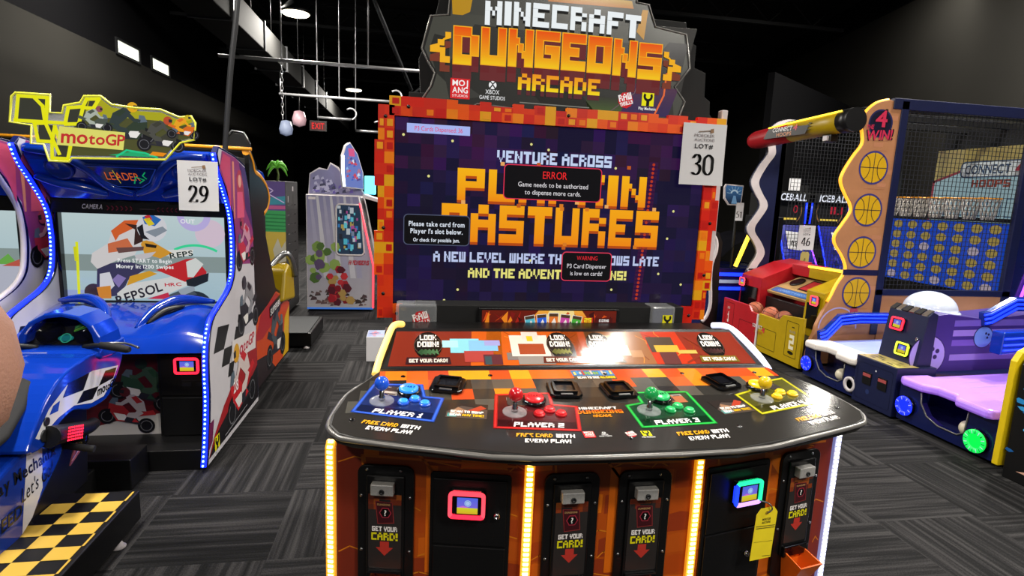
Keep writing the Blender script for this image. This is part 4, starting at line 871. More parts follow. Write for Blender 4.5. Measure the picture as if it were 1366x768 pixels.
btext(m, MF, 'ARCADE', -0.035, 0.058, 0.066, 'backlit', ('#f6dc1c', '#f0941c'), width=0.355, d=0.006, drop=0.02, drop_c='#5c2c30')
m.line(MF, [(-0.20, 0.008), (0.10, 0.006)], 0.004, 'backlit_soft', '#a8a89c', .003); m.line(MF, [(0.44, 0.17), (0.435, 0.08), (0.40, 0.0)], 0.008, 'backlit', '#e06a3a', .003); m.line(MF, [(0.20, 0.0), (0.30, 0.08), (0.34, 0.20)], 0.004, 'backlit_soft', '#84686e', .003)
mark_red_square(m, MF.rot(-0.452, 0.045, 0), 0.042, 'backlit', 0.004); mark_round_x(m, MF.rot(-0.318, 0.035, 0, 0.002), 0.047, 'backlit', 0.003)
mark_raw(m, MF.rot(0.262, 0.048, 0), 0.036, 'backlit', 0.004); mark_wrench(m, MF.rot(0.363, 0.055, 0), 0.029, 'backlit', 0.004)
m.build('marquee_film', mq)
m = MB(); m.tube([(*MF.p(u*1.004, v*1.004, 0.002),) for u, v in mout()], 0.004, 'grey_edge', n=6, closed=True); m.build('edge_trim', mq)

# auction paper taped to the frame's right edge
def lot_sign(fr, num, label, w=0.216, h=0.279, curl=0.0, small=False, parent=None, lot=True, tint='#d6d5d8'):
    t = thing('lot_sign', label, 'sign', tuple(fr.p(0, -h/2)), 'white paper lot signs')
    m = MB(); n = 8; rows = []
    for j in range(n+1):
        v = -h/2+h*j/n; rows.append([fr.p(-w/2+w*k/6, v, 0.003+curl*((1-j/n)**2)*(k/6)) for k in range(7)])
    m.grid(rows, 'paper'); back = [[p-fr.N*0.0012 for p in r] for r in rows]; m.grid(back, 'paper'); m.build('sheet', t)
    m = MB(); d = 0.0045+curl*0.4
    nib(m, fr, num, 0, -h*0.33, h*0.33, 'print_matte', '#0c0c0e', d=d, thick=0.16, wd=0.56)
    if lot: stext(m, fr, 'LOT#', 0, h*0.10, h*0.07, 'print_matte', '#26262a', bold=1, d=d, width=w*0.42)
    if not small:
        stext(m, fr, 'MOECKER', -w*0.01, h*0.285, h*0.046, 'print_matte', '#6e6468', d=d, width=w*0.46); stext(m, fr, 'AUCTIONS', 0, h*0.215, h*0.046, 'print_matte', '#6e6468', d=d, width=w*0.46)
        m.line(fr, [(-w*0.14, h*0.365), (w*0.12, h*0.39)], h*0.014, 'print_matte', '#7c6a58', d); m.poly(fr, [(w*0.12, h*0.35), (w*0.20, h*0.36), (w*0.19, h*0.425), (w*0.12, h*0.415)], 'print_matte', '#8a6a4c', d)
    m.build('lettering', t)
    return t
lot_sign(FRONT(1.326, 2.562, 1.847), '30', 'white paper lot sign reading 30, taped to the fiery screen frame', curl=0.006)

# yellow paper tag hung from the blue-lit reader
t = thing('paper_tag', 'yellow paper tag wired to the blue and green lit card reader', 'tag', (1.13, 1.57, 0.48))
tf = F(FR.p(0.243, 0.612, 0.066), FR.U, (0.03, 0.02, 1)).rot(0, 0, -0.03)
m = MB(); m.prism(tf, [(-0.042, -0.15), (0.048, -0.15), (0.048, 0.012), (0.030, 0.032), (-0.026, 0.032), (-0.042, 0.012)], 0, 0.0012, 'yellow_tag'); tg = m.build('card', t)
m = MB(); m.ring(tf, 0.002, 0.014, 0.003, 0.007, 'print_matte', '#9a7a22', 0.002)
stext(m, tf, 'MOECKER', 0.004, -0.012, 0.008, 'print_matte', '#4a4410', bold=1, d=0.002, width=0.036); stext(m, tf, 'AUCTIONS', 0.004, -0.023, 0.008, 'print_matte', '#4a4410', bold=1, d=0.002, width=0.036)
for v in (-0.034, -0.041): m.line(tf, [(-0.036, v+0.004), (0.044, v)], 0.003, 'print_matte', '#6a6214', 0.002)
m.line(tf, [(-0.036, -0.085), (0.044, -0.09)], 0.0012, 'print_matte', '#6a6214', 0.002); m.line(tf, [(0.01, -0.14), (0.044, -0.143)], 0.002, 'print_matte', '#6a6214', 0.002); m.build('tag_print', tg)
m = MB(); m.tube(catmull([tf.p(0.002, 0.014, 0.003), tf.p(0.012, 0.03, 0.01), tf.p(0.0, 0.048, 0.004), FR.p(0.238, 0.655, 0.038)], 5), 0.0025, 'steel', n=6); m.build('wire', t)
# ================================================================ motorcycle racing cabinets on the left
# printed motorcycle and rider, reused at different sizes and colours: s = length of the bike
def bike_art(m, fr, u, v, s, col, mt, d, flip=1, leather='#d8d4cf', helmet='#c83020', lean=0.0, number=None):
    f = fr.rot(u, v, lean)
    P = lambda pts: [(flip*a*s, b*s) for a, b in pts]
    dk = '#15151a'; k = [d]
    def pl(pts, c): k[0] += 0.00012; m.poly(f, P(pts), mt, c, k[0])
    def wheel(a, b, r): k[0] += .00012; m.disc(f, flip*a*s, b*s, r*s, mt, dk, k[0], n=18); m.ring(f, flip*a*s, b*s, r*s*.62, r*s*.70, mt, '#6a6a70', k[0]+.0001, n=14)
    wheel(-0.38, 0.17, 0.17); wheel(0.40, 0.17, 0.17)
    pl([(-0.30, 0.16), (0.22, 0.12), (0.30, 0.30), (-0.05, 0.36)], '#2a2a30')
    pl([(-0.50, 0.46), (-0.42, 0.54), (-0.16, 0.42), (-0.20, 0.34)], col); pl([(-0.22, 0.20), (0.20, 0.12), (0.42, 0.34), (0.44, 0.48), (0.22, 0.52), (0.02, 0.38)], col)
    pl([(-0.06, 0.19), (0.18, 0.15), (0.30, 0.28), (0.08, 0.30)], '#e8e4e0'); pl([(0.26, 0.46), (0.44, 0.47), (0.40, 0.60), (0.30, 0.62)], '#5a6a78'); pl([(0.38, 0.36), (0.47, 0.30), (0.44, 0.20), (0.36, 0.22)], dk)
    pl([(-0.26, 0.42), (-0.12, 0.26), (0.06, 0.26), (0.02, 0.36), (-0.10, 0.40), (-0.14, 0.50)], leather); pl([(-0.12, 0.27), (0.04, 0.26), (0.06, 0.16), (-0.08, 0.15)], '#2a2a34')
    pl([(-0.30, 0.48), (-0.20, 0.68), (0.02, 0.78), (0.18, 0.72), (0.10, 0.60), (-0.12, 0.44)], leather); pl([(-0.18, 0.66), (-0.02, 0.76), (0.06, 0.70), (-0.08, 0.60)], col); pl([(0.10, 0.70), (0.22, 0.54), (0.32, 0.52), (0.30, 0.46), (0.18, 0.48), (0.04, 0.62)], leather)
    k[0] += .0002; m.disc(f, flip*0.20*s, 0.78*s, 0.105*s, mt, helmet, k[0], n=16); pl([(0.22, 0.82), (0.305, 0.81), (0.295, 0.74), (0.22, 0.74)], '#20242c')
    if number: stext(m, f, number, flip*0.26*s, 0.37*s, 0.12*s, mt, '#f0f0f0', bold=1, d=k[0]+.0002)

def wordmark(m, fr, u, v, h, w, mt, c, d, slant=0.12): stext(m, fr, 'mo', u-w*0.30, v, h*1.30, mt, c, width=w*0.42, bold=1, slant=slant, d=d, ys=0.95, track=.05); stext(m, fr, 'to', u+w*0.055, v, h*1.0, mt, c, width=w*0.26, bold=1, slant=slant, d=d, track=.04); stext(m, fr, 'GP', u+w*0.35, v, h*1.0, mt, c, width=w*0.31, track=.05, bold=1, slant=slant, d=d)

FRONTP = [(3.30, 0.03), (3.335, 0.14), (3.36, 0.25), (3.385, 0.41), (3.385, 0.55), (3.405, 0.70), (3.48, 0.83), (3.63, 0.89), (3.82, 0.955), (3.92, 1.04), (3.955, 1.18), (3.955, 1.32), (3.92, 1.45), (3.80, 1.60), (3.71, 1.70), (3.665, 1.79)]
FC_ = [(p[0], p[1]) for p in catmull([(a, b, 0) for a, b in FRONTP], 4)]
BACKP = [(3.72, 1.835), (4.02, 1.80), (4.24, 1.75), (4.32, 1.60), (4.40, 1.30), (4.42, 0.03)]
def racing_cabinet(dx, label, lit, name='arcade_cabinet'):
    t = thing(name, label, 'arcade machine', (-1.665+dx, 3.9, 0), 'motorcycle racing machines')
    XR, XL = -1.13+dx, -2.20+dx
    # curved side panels with moulding or diodes on the front edge
    for side, x in (('r', XR), ('l', XL)):
        m = MB(); m.prism(RIGHT(x-0.035 if side == 'r' else x, 0, 0), FC_+BACKP, 0.0, 0.035, 'navy_gloss'); sp = m.build('side_panel', t, bevel=0.003)
        fr = RIGHT(x if side == 'r' else x+0.035, 0, 0); m = MB(); d = 0.001
        ins = [(a+0.02, b) for a, b in FC_]+[(a-0.012, b-0.012) for a, b in BACKP]
        m.poly(fr, ins, 'print', '#c9c6cc', d)
        m.poly(fr, [(3.70, 1.70), (3.76, 1.815), (4.02, 1.785), (4.23, 1.73), (4.30, 1.60), (4.385, 1.30), (4.40, 1.06), (4.0, 1.10), (3.975, 1.3), (3.94, 1.46), (3.82, 1.6)], 'print', '#8e3a74', d*1.4)
        m.poly(fr, [(4.10, 1.76), (4.23, 1.73), (4.30, 1.60), (4.385, 1.30), (4.22, 1.45)], 'print', '#4a2a66', d*1.6); m.poly(fr, [(3.72, 1.72), (3.78, 1.80), (3.92, 1.78), (3.90, 1.45), (3.83, 1.6)], 'print', '#c2486c', d*1.6)
        m.poly(fr, [(3.95, 1.76), (3.99, 1.76), (3.98, 1.40), (3.96, 1.40)], 'print', '#d88a72', d*1.8)
        # flag marshal in pink with long hair
        m.poly(fr, [(4.03, 1.66), (4.07, 1.71), (4.13, 1.71), (4.18, 1.62), (4.21, 1.46), (4.16, 1.44), (4.05, 1.47)], 'print', '#b0344c', d*2); m.disc(fr, 4.10, 1.64, 0.034, 'print', '#e0a08c', d*2.2, ry=0.042); m.poly(fr, [(4.04, 1.57), (4.16, 1.57), (4.19, 1.40), (4.02, 1.40)], 'print', '#d8587c', d*2.1)
        bike_art(m, fr, 4.20, 1.05, 0.40, '#c0344c', 'print', d*2.5, flip=-1, leather='#c890a8', helmet='#a8405a'); bike_art(m, fr, 4.22, 0.60, 0.46, '#2c2c34', 'print', d*2.5, flip=-1, leather='#8a8a90', helmet='#3a3a44')
        for q in ([(3.57, .78), (3.78, .75), (3.66, .62), (3.48, .64)], [(3.92, .70), (4.05, .68), (4.01, .60), (3.86, .61)], [(3.67, .62), (3.84, .60), (3.76, .50), (3.61, .52)], [(3.76, .50), (3.86, .49), (3.82, .41), (3.72, .42)], [(3.98, .77), (4.07, .75), (4.06, .70), (3.96, .72)]): m.poly(fr, q, 'print', '#121214', d*2)
        m.poly(fr, [(3.33, 0.06), (3.44, 0.16), (3.62, 0.27), (3.88, 0.38), (4.12, 0.50), (4.40, 0.56), (4.40, 0.05)], 'print', '#a01c24', d*2.2); m.poly(fr, [(3.33, 0.06), (3.50, 0.16), (3.75, 0.22), (4.05, 0.20), (4.40, 0.30), (4.40, 0.05)], 'print', '#17151a', d*2.6)
        m.poly(fr, [(3.325, 0.10), (3.36, 0.26), (3.44, 0.26), (3.40, 0.14)], 'print', '#6a1c4c', d*2.4)
        bike_art(m, fr, 4.02, 0.06, 0.60, '#c8202a', 'print', d*3, flip=-1, leather='#d8c8c4', helmet='#d8a020', number='28')
        m.poly(fr, [(3.80, .50), (4.36, .44), (4.38, .57), (3.82, .63)], 'print', '#dcd6d6', d*4.2); f = fr.rot(4.09, 0.495, 0.03); wordmark(m, f, 0, 0, 0.072, 0.48, 'print', '#b81c3c', d*4.6)
        mark_wrench(m, fr.rot(3.47, 0.10, 0.0), 0.042, 'print', d*4.8)
        m.line(fr, [(3.62, 0.08), (4.10, 0.10)], 0.006, 'print', '#9a9aa0', d*4.9); m.build('side_artwork', sp)
        if lit:
            pts = [(x-0.0175 if side == 'r' else x+0.0175, a, b) for a, b in FC_]
            P = [Vector(p) for p in pts]; mm = MB(); mm.tube([p+Vector((0, -0.004, 0)) for p in P], 0.015, 'led_blue_lens', n=6)
            acc = 0; nxt = 0.012
            for a, b in zip(P, P[1:]):
                L = (b-a).length; tt = (b-a).normalized(); nn = Vector((0, -tt.z, tt.y)).normalized()
                if nn.y > 0 and abs(tt.z) > 0.3: nn = -nn
                while nxt <= acc+L:
                    c = a+tt*(nxt-acc); mm.ball(c+Vector((0, -0.015, 0)), 0.0072, 'led_blue', n=8, k=4); nxt += 0.026
                acc += L
            mm.build('light_strip', t, label='blue diode light strip')
        else:
            m = MB(); m.tube([(x-0.0175 if side == 'r' else x+0.0175, a-0.002, b) for a, b in FC_], 0.017, 'white_edge', n=6); m.build('edge_trim', t, label='pale edge moulding')
    # header housing
    XI, XJ = XL+0.036, XR-0.036
    prof = [(3.72, 1.80), (3.69, 1.785), (3.725, 1.71), (3.80, 1.62), (3.87, 1.55), (3.925, 1.495), (4.05, 1.475), (4.05, 1.80)]
    yf = lambda z: 3.668+max(0, 1.785-z)*0.70
    m = MB(); m.prism(RIGHT(XI, 0, 0), prof, 0, XJ-XI, 'blue_plastic')
    hd = m.build('header', t, bevel=0.02, seg=3)
    def swoosh(P, r, mt='blue_plastic'):
        mm = MB(); mm.tube(catmull([(x+dx, yf(z)+.006, z) for x, y, z in P], 5), [r*(0.55+0.45*sin(pi*k/(5*(len(P)-1)))) for k in range(5*(len(P)-1)+1)], mt, n=10); mm.build('header_fin', hd)
    swoosh([(-2.14, 3.63, 1.765), (-1.98, 3.60, 1.75), (-1.86, 3.60, 1.68), (-1.78, 3.62, 1.58), (-1.66, 3.66, 1.535)], 0.032); swoosh([(-1.19, 3.63, 1.765), (-1.35, 3.60, 1.75), (-1.46, 3.60, 1.68), (-1.53, 3.62, 1.59), (-1.64, 3.66, 1.535)], 0.032)
    swoosh([(-2.15, 3.66, 1.62), (-2.04, 3.63, 1.585), (-1.92, 3.64, 1.56), (-1.80, 3.68, 1.53)], 0.030); swoosh([(-1.18, 3.66, 1.62), (-1.29, 3.63, 1.585), (-1.41, 3.64, 1.56), (-1.5, 3.68, 1.53)], 0.030)
    for cx in (-2.0, -1.33):
        m = MB(); m.lathe(F((cx+dx, yf(1.665)-.002, 1.665), (1, 0, 0), (0, -0.8, 1)), 0, 0, [(0.075, 0.0), (0.07, 0.012), (0.055, 0.004), (0, 0.0)], 'blue_deep', n=22); m.build('intake', hd)
    hf = F((-1.665+dx, yf(1.61)-.004, 1.61), (1, 0, 0), (0, -0.8, 1))
    m = MB(); tz = [(-0.19, 0.10), (-0.118, 0.0), (-0.06, -0.035), (0.07, -0.035), (0.118, 0.0), (0.18, 0.10)]; m.prism(hf, [(a*1.08, b*1.1) for a, b in tz], -0.02, 0.004, 'blue_deep'); m.prism(hf, tz, 0.004, 0.006, 'black_gloss'); ld_ = m.build('leader_display', t)
    m = MB(); stext(m, hf, 'LEADER', -0.01, 0.012, 0.055, 'backlit', '#c8581c', width=0.18, bold=0, d=0.008)
    m.line(hf, [(-0.05, 0.08), (-0.035, -0.01)], 0.004, 'backlit', '#b8a020', 0.0085)
    m.line(hf, [(0.04, -0.008), (0.06, 0.04), (0.10, 0.02), (0.07, -0.004)], 0.007, 'backlit', '#158a50', 0.0085); m.line(hf, [(0.12, 0.075), (0.10, 0.05), (0.115, 0.03)], 0.006, 'backlit', '#159a58', 0.0086); m.line(hf, [(a*1.03, b*1.03) for a, b in tz], 0.006, 'print', '#3a68d8', 0.0075, True); m.build('display_lettering', ld_)
    # black band under the header
    m = MB(); m.box(XI, XJ, 3.935, 4.10, 1.405, 1.49, 'black'); bd = m.build('camera_band', t, bevel=0.003)
    bf = FRONT(-1.665+dx, 3.933, 1.44); m = MB(); stext(m, bf, 'CAMERA', -0.27, -0.006, 0.028, 'print', '#b8b4b8', width=0.115, bold=1, slant=0.2, d=0.001)
    for k in range(6):
        for a, sg in ((-0.18+k*0.026, 1), (0.10+k*0.026, -1)): m.line(bf, [(a-0.006*sg, -0.010), (a+0.006*sg, 0.002), (a-0.006*sg, 0.014)], 0.006, 'print', '#6a2030', 0.001)
    m.line(bf, [(0.0, 0.002), (0.08, 0.002)], 0.008, 'print', '#3a3034', 0.001); m.build('band_print', bd)
    # screen
    m = MB(); m.box(XI, XJ, 4.005, 4.10, 0.80, 1.42, 'black'); m.box(XI, XI+0.022, 3.96, 4.01, 0.84, 1.42, 'black_gloss'); m.box(XI, XJ, 3.97, 4.01, 0.80, 0.845, 'black'); sc = m.build('screen', t, bevel=0.003)
    W_, H_ = 0.965, 0.55; s = FRONT(-2.168+dx, 4.002, 0.852); m = MB()
    X = lambda a, b: ((a/3.84-84)/217*W_, (402-(b/3.84+270))/115*H_)
    def pp(P, c, d): m.poly(s, [X(*q) for q in P], 'screen_bright', c, d)
    m.rect(s, 0, 0, W_, H_, 'screen_bright', ('#a8c4d0', '#c6dadc'), 0.0005)
    if lit:
        pp([(330, 272), (1155, 272), (1155, 355), (330, 355)], '#8c9c9a', 0.0010)
        pp([(330, 455), (500, 455), (500, 500), (330, 500)], '#9cacdc', 0.001)
        m.ring(s, *X(1000, 60), 0.06, 0.10, 'screen_bright', '#c0b4e8', 0.0009, n=24, a0=pi, a1=2*pi); m.disc(s, *X(1080, 150), 0.09, 'screen_bright', '#dcc8d8', 0.0008)
        m.ring(s, X(1000, 420)[0], X(1000, 420)[1], 0.25, 0.266, 'screen_bright', '#3cdc9c', 0.0013, n=20, a0=pi*0.33, a1=pi*0.66)
        m.line(s, [X(408, 215), X(400, 500)], 0.016, 'screen_bright', '#e8ee20', 0.0013); m.line(s, [X(398, 240), X(400, 300)], 0.02, 'screen_bright', '#d8d820', 0.0013)
        m.disc(s, *X(985, 545), 0.115, 'screen_bright', '#26303a', 0.0016); m.disc(s, *X(475, 465), 0.055, 'screen_bright', '#3a2a30', 0.0016); m.rect(s, 0, -0.2, W_, 0, 'black', d=-0.001)
        pp([(500, 330), (640, 300), (760, 330), (650, 400), (610, 480), (500, 495), (490, 440)], '#3c3a5c', .0018); pp([(510, 370), (560, 360), (580, 430), (540, 470), (505, 440)], '#d8d8e0', .0019); pp([(570, 400), (600, 370), (640, 390), (600, 440)], '#8a7ab8', .002)
        pp([(840, 480), (960, 430), (1000, 470), (880, 498)], '#4a5560', .0018); pp([(900, 450), (985, 420), (990, 450), (920, 480)], '#9ca8b4', .0019)
        pp([(590, 470), (650, 420), (850, 385), (1010, 320), (1060, 370), (960, 420), (850, 470), (700, 497), (592, 497)], '#d9dad8', .0021); pp([(740, 497), (850, 462), (860, 497)], '#c8304a', .0022)
        pp([(660, 380), (760, 350), (800, 365), (640, 430)], '#d8a02c', .0022); pp([(490, 440), (560, 430), (560, 497), (500, 497)], '#d88a30', .0021)
        pp([(795, 345), (950, 285), (1000, 280), (1055, 350), (1050, 375), (940, 405)], '#c4282c', .0023); pp([(950, 300), (1000, 278), (1040, 310), (985, 380), (955, 380)], '#d8dcd8', .0024); pp([(945, 395), (1066, 355), (1060, 400), (990, 430), (950, 425)], '#20262c', .0024)
        pp([(720, 200), (770, 190), (880, 255), (820, 285), (740, 262)], '#d89a30', .0023); pp([(745, 208), (805, 218), (800, 232), (750, 226)], '#241c14', .0024); pp([(850, 240), (990, 235), (985, 262), (870, 285)], '#e4e4de', .0022)
        pp([(480, 265), (560, 215), (585, 150), (650, 95), (720, 90), (745, 180), (690, 270), (600, 300), (500, 345), (470, 310)], '#d8d4d4', .0025); pp([(580, 150), (650, 95), (720, 90), (700, 130), (620, 170), (600, 200)], '#d8622c', .0026); pp([(560, 215), (660, 185), (690, 240), (560, 262)], '#d07048', .0026); pp([(650, 110), (745, 120), (735, 200), (690, 220), (700, 140)], '#3a2420', .0027); pp([(600, 235), (740, 225), (735, 245), (610, 262)], '#6a4a48', .0027); pp([(690, 270), (800, 250), (770, 280), (700, 300)], '#c8c4c8', .0026)
        m.disc(s, *X(785, 128), 0.088, 'screen_bright', '#d8d8de', .0028); pp([(740, 75), (790, 60), (835, 85), (800, 120), (750, 110)], '#2c6ab8', .0029); pp([(745, 85), (775, 78), (800, 110), (770, 120)], '#e0cc28', .003); pp([(750, 70), (775, 62), (790, 85), (765, 95)], '#c8303c', .003); pp([(710, 130), (740, 110), (745, 165), (770, 190), (730, 185)], '#1c1c22', .003); pp([(750, 150), (840, 120), (862, 140), (800, 175)], '#8a94a0', .003)
        f = s.rot(*X(708, 492), 0.36); stext(m, f, 'REPSOL', 0, 0, 0.058, 'screen_bright', '#26242a', bold=1, width=0.29, d=.0032, slant=.1); f = s.rot(*X(930, 275), 0.16); stext(m, f, 'REPS', 0, 0, 0.034, 'screen_bright', '#20302c', bold=1, width=0.14, d=.0032)
        f = s.rot(*X(878, 428), 0.06); stext(m, f, 'HRC', 0, 0, 0.022, 'screen_bright', '#c82838', bold=1, width=0.10, d=.0032)
        stext(m, s, 'Press START to Begin', *X(740, 308), 0.024, 'screen_bright', '#f4f6f6', width=0.315, bold=1, d=.0036); stext(m, s, 'Money In: 1200 Swipes', *X(740, 338), 0.024, 'screen_bright', '#f4f6f6', width=0.335, bold=1, d=.0036); stext(m, s, 'OUT', *X(968, 100), 0.026, 'screen_bright', '#f4f4fa', width=0.085, bold=1, d=.0036)
    else:
        m.rect(s, 0, 0, W_, H_*0.5, 'screen_bright', '#b9bccb', 0.001); m.rect(s, 0, H_*0.40, W_, H_*0.58, 'screen_bright', '#8c9c9a', 0.0012); m.poly(s, [(W_-0.14, H_*.40), (W_-0.06, H_*.52), (W_-0.01, H_*.40)], 'screen_bright', '#6cae4c', .0014); m.poly(s, [(W_-0.10, H_*.38), (W_-0.0, H_*.46), (W_-0.0, H_*.38)], 'screen_bright', '#c05a4a', .0016)
        stext(m, s, 'Press START to Begin', W_*.5, H_*.50, 0.024, 'screen_bright', '#f4f6f6', width=0.315, bold=1, d=.0036)
    m.build('picture', sc)
    # glossy blue shroud below the screen
    m = MB(); rows = []; nx, ny = 44, 12
    for j in range(ny+1):
        r = []; v = j/ny; y = 3.97-0.52*v
        for i in range(nx+1):
            u = i/nx; x = XI+(XJ-XI)*u; c = abs(u-0.5)*2
            z = 0.845-0.05*v-0.09*v*v
            lobe = max(0, 1-((c-0.68)/0.34)**2); z += 0.055*lobe*sin(pi*min(1, v*1.05)); z += 0.030*max(0, 1-((c-0.30)/0.16)**2)*sin(pi*min(1, v*1.3))
            if v > 0.93: z -= 0.05*(v-0.93)/0.07
            r.append((x, y-0.02*(1-c)*v, z))
        rows.append(r)
    m.grid(rows, 'blue_plastic'); m.grid([rows[-1], [(x, y+0.01, 0.655) for x, y, z in rows[-1]]], 'blue_deep', smooth=False); sh_ = m.build('shroud', t)
    for sg in (-1, 1):
        m = MB(); cx = -1.665+dx; m.tube(catmull([(cx+sg*0.08, 3.60, 0.76), (cx+sg*0.14, 3.72, 0.85), (cx+sg*0.26, 3.80, 0.90), (cx+sg*0.44, 3.84, 0.88)], 6), [0.012+0.022*sin(pi*k/18) for k in range(19)], 'blue_plastic', n=10); m.build('shroud_fin', sh_)
        m = MB(); m.tube(catmull([(cx+sg*0.13, 3.62, 0.785), (cx+sg*0.20, 3.70, 0.845), (cx+sg*0.30, 3.74, 0.872)], 6), [0.006+0.018*sin(pi*k/12) for k in range(13)], 'black', n=8); m.build('air_slot', sh_)
    # lower cabinet
    m = MB(); m.box(XI, XJ, 3.58, 4.38, 0.10, 0.66, 'black'); m.box(XI, XJ, 4.05, 4.38, 0.66, 1.80, 'black_matte'); low = m.build('lower_cabinet', t, bevel=0.004)
    m = MB(); lf = FRONT(-1.665+dx, 3.578, 0); m.rect(lf, -0.49, 0.12, 0.49, 0.64, 'print', '#4c1420', 0.0006); m.rect(lf, -0.49, 0.12, 0.49, 0.30, 'print', '#5e1a22', 0.0008)
    m.poly(lf, [(-0.49, 0.12), (0.49, 0.12), (0.49, 0.22), (0.2, 0.25), (0.0, 0.22), (-0.2, 0.16)], 'print', '#b9b5b2', 0.0010)
    bike_art(m, lf, 0.08, 0.30, 0.32, '#2a4a38', 'print', 0.0015, flip=-1, leather='#3c5444', helmet='#1c3028', lean=-0.35); bike_art(m, lf, 0.0, 0.16, 0.28, '#a82a30', 'print', 0.0032, flip=-1, leather='#b8b0b0', helmet='#5c2028', lean=-0.3); m.build('front_artwork', low)
    df = FRONT(-1.665+dx, 3.576, 0); m = MB(); m.fbox(df, 0.205, 0.492, 0.10, 0.645, 0.0, 0.03, 'black'); m.fbox(df, 0.225, 0.480, 0.375, 0.62, 0.03, 0.045, 'black'); m.fbox(df, 0.225, 0.480, 0.125, 0.36, 0.03, 0.042, 'black'); cd = m.build('coin_door', t, bevel=0.003)
    reader(df, 0.375, 0.560, 0.135, 0.098, ('led_red',)*4, cd, 0.045)
    m = MB(); m.fbox(df, 0.34, 0.47, 0.462, 0.468, 0.045, 0.048, 'dark_steel'); m.fbox(df, 0.34, 0.39, 0.43, 0.455, 0.045, 0.047, 'dark_steel'); m.fbox(df, 0.42, 0.47, 0.43, 0.455, 0.045, 0.047, 'dark_steel'); m.build('coin_plate', cd)
    m = MB(); m.lathe(F(df.p(0.455, 0.25, 0.042), df.U, df.V), 0, 0, [(0.011, 0), (0.011, 0.008), (0.006, 0.009), (0, 0.006)], 'chrome', n=12); m.build('lock', cd)
    m = MB(); m.fbox(df, 0.435, 0.487, 0.628, 0.675, 0.031, 0.034, 'paper'); m.build('sticker', cd, label='small white sticker')
    m = MB(); m.box(XL+0.03, XR-0.035, 3.33, 4.40, 0.0, 0.12, 'black'); m.build('base', t, bevel=0.004)
    # neon-edged marquee
    k_ = 3.58/3.5
    O = [(-2.04, 2.04), (-1.88, 2.04), (-1.89, 1.95), (-1.83, 1.95), (-1.82, 1.99), (-1.74, 2.01), (-1.72, 2.045), (-1.64, 2.05), (-1.59, 2.01), (-1.48, 2.0), (-1.35, 2.0), (-1.26, 1.965), (-1.20, 1.975), (-1.18, 1.94), (-1.19, 1.85), (-1.26, 1.83), (-1.34, 1.735), (-1.80, 1.72), (-1.815, 1.70), (-1.91, 1.70), (-1.93, 1.785), (-1.99, 1.785), (-1.98, 1.88), (-2.08, 1.89), (-2.06, 2.02)]
    q = lambda a, b: (a*k_+1.665, 1.62+(b-1.62)*k_-1.70)
    f = FRONT(-1.665+dx, 3.58, 1.70); PO = [q(*p) for p in O]
    m = MB(); m.prism(f, PO, -0.012, 0.0, 'clear_plastic'); mqe = m.build('marquee', t)
    m = MB(); mt = 'backlit' if lit else 'print'
    def pq(P, c, d): m.poly(f, [q(*p) for p in P], mt, c, d)
    inn = [q(a+(0.012 if a < -1.9 else -0.008 if a > -1.3 else 0), b+(-0.012 if b > 1.93 else 0.010 if b < 1.8 else 0)) for a, b in O]
    pq([(-1.70, 2.03), (-1.64, 2.035), (-1.59, 1.995), (-1.48, 1.985), (-1.35, 1.985), (-1.26, 1.95), (-1.20, 1.96), (-1.195, 1.94), (-1.205, 1.86), (-1.27, 1.84), (-1.345, 1.75), (-1.78, 1.735), (-1.88, 1.72), (-1.85, 1.80), (-1.78, 1.88)], '#4c4d28', 0.001); pq([(-1.70, 2.03), (-1.64, 2.035), (-1.59, 1.995), (-1.48, 1.985), (-1.35, 1.985), (-1.26, 1.95), (-1.20, 1.96), (-1.195, 1.94), (-1.27, 1.915), (-1.36, 1.94), (-1.5, 1.945), (-1.62, 1.94), (-1.72, 1.96)], '#a8a418', 0.0012)
    for a, b, c, d_ in ((-2.05, 1.905, -1.90, 2.02), (-1.815, 1.905, -1.725, 1.985), (-1.965, 1.80, -1.87, 1.885), (-1.885, 1.715, -1.815, 1.785), (-1.715, 1.985, -1.665, 2.03), (-1.80, 1.80, -1.72, 1.86)): pq([(a+0.008, b), (c, b), (c-0.006, d_), (a+0.02, d_)], '#34352c', 0.0014)
    for P in ([(-2.05, 1.90), (-2.03, 2.025), (-1.895, 2.025), (-1.91, 1.90), (-2.055, 1.90)], [(-1.91, 1.90), (-1.82, 1.90), (-1.80, 1.98), (-1.73, 1.99), (-1.71, 2.03), (-1.65, 2.035), (-1.68, 1.985), (-1.73, 1.985), (-1.755, 1.90), (-1.82, 1.895)], [(-1.91, 1.895), (-1.965, 1.89), (-1.955, 1.80), (-1.89, 1.80), (-1.87, 1.88), (-1.85, 1.80)], [(-1.89, 1.80), (-1.895, 1.715), (-1.82, 1.715), (-1.80, 1.795)], [(-1.955, 2.02), (-1.92, 1.98), (-1.915, 1.90), (-1.86, 1.74)]):
        m.line(f, [q(*p) for p in P], 0.018, mt, '#e6e414', 0.0018)
    bike_art(m, f, *q(-1.52, 1.80), 0.26, '#2c3a2c', mt, 0.0024, leather='#2e3a3a', helmet='#e0a818', lean=0.1); bike_art(m, f, *q(-1.36, 1.775), 0.22, '#3a3a30', mt, 0.0046, leather='#4a4a44', helmet='#b84a28'); bike_art(m, f, *q(-1.245, 1.85), 0.15, '#d86a1c', mt, 0.0068, leather='#e8a01c', helmet='#c8b020'); bike_art(m, f, *q(-1.68, 1.86), 0.16, '#4a5248', mt, 0.0068, leather='#a8b0a4', helmet='#8a4a58')
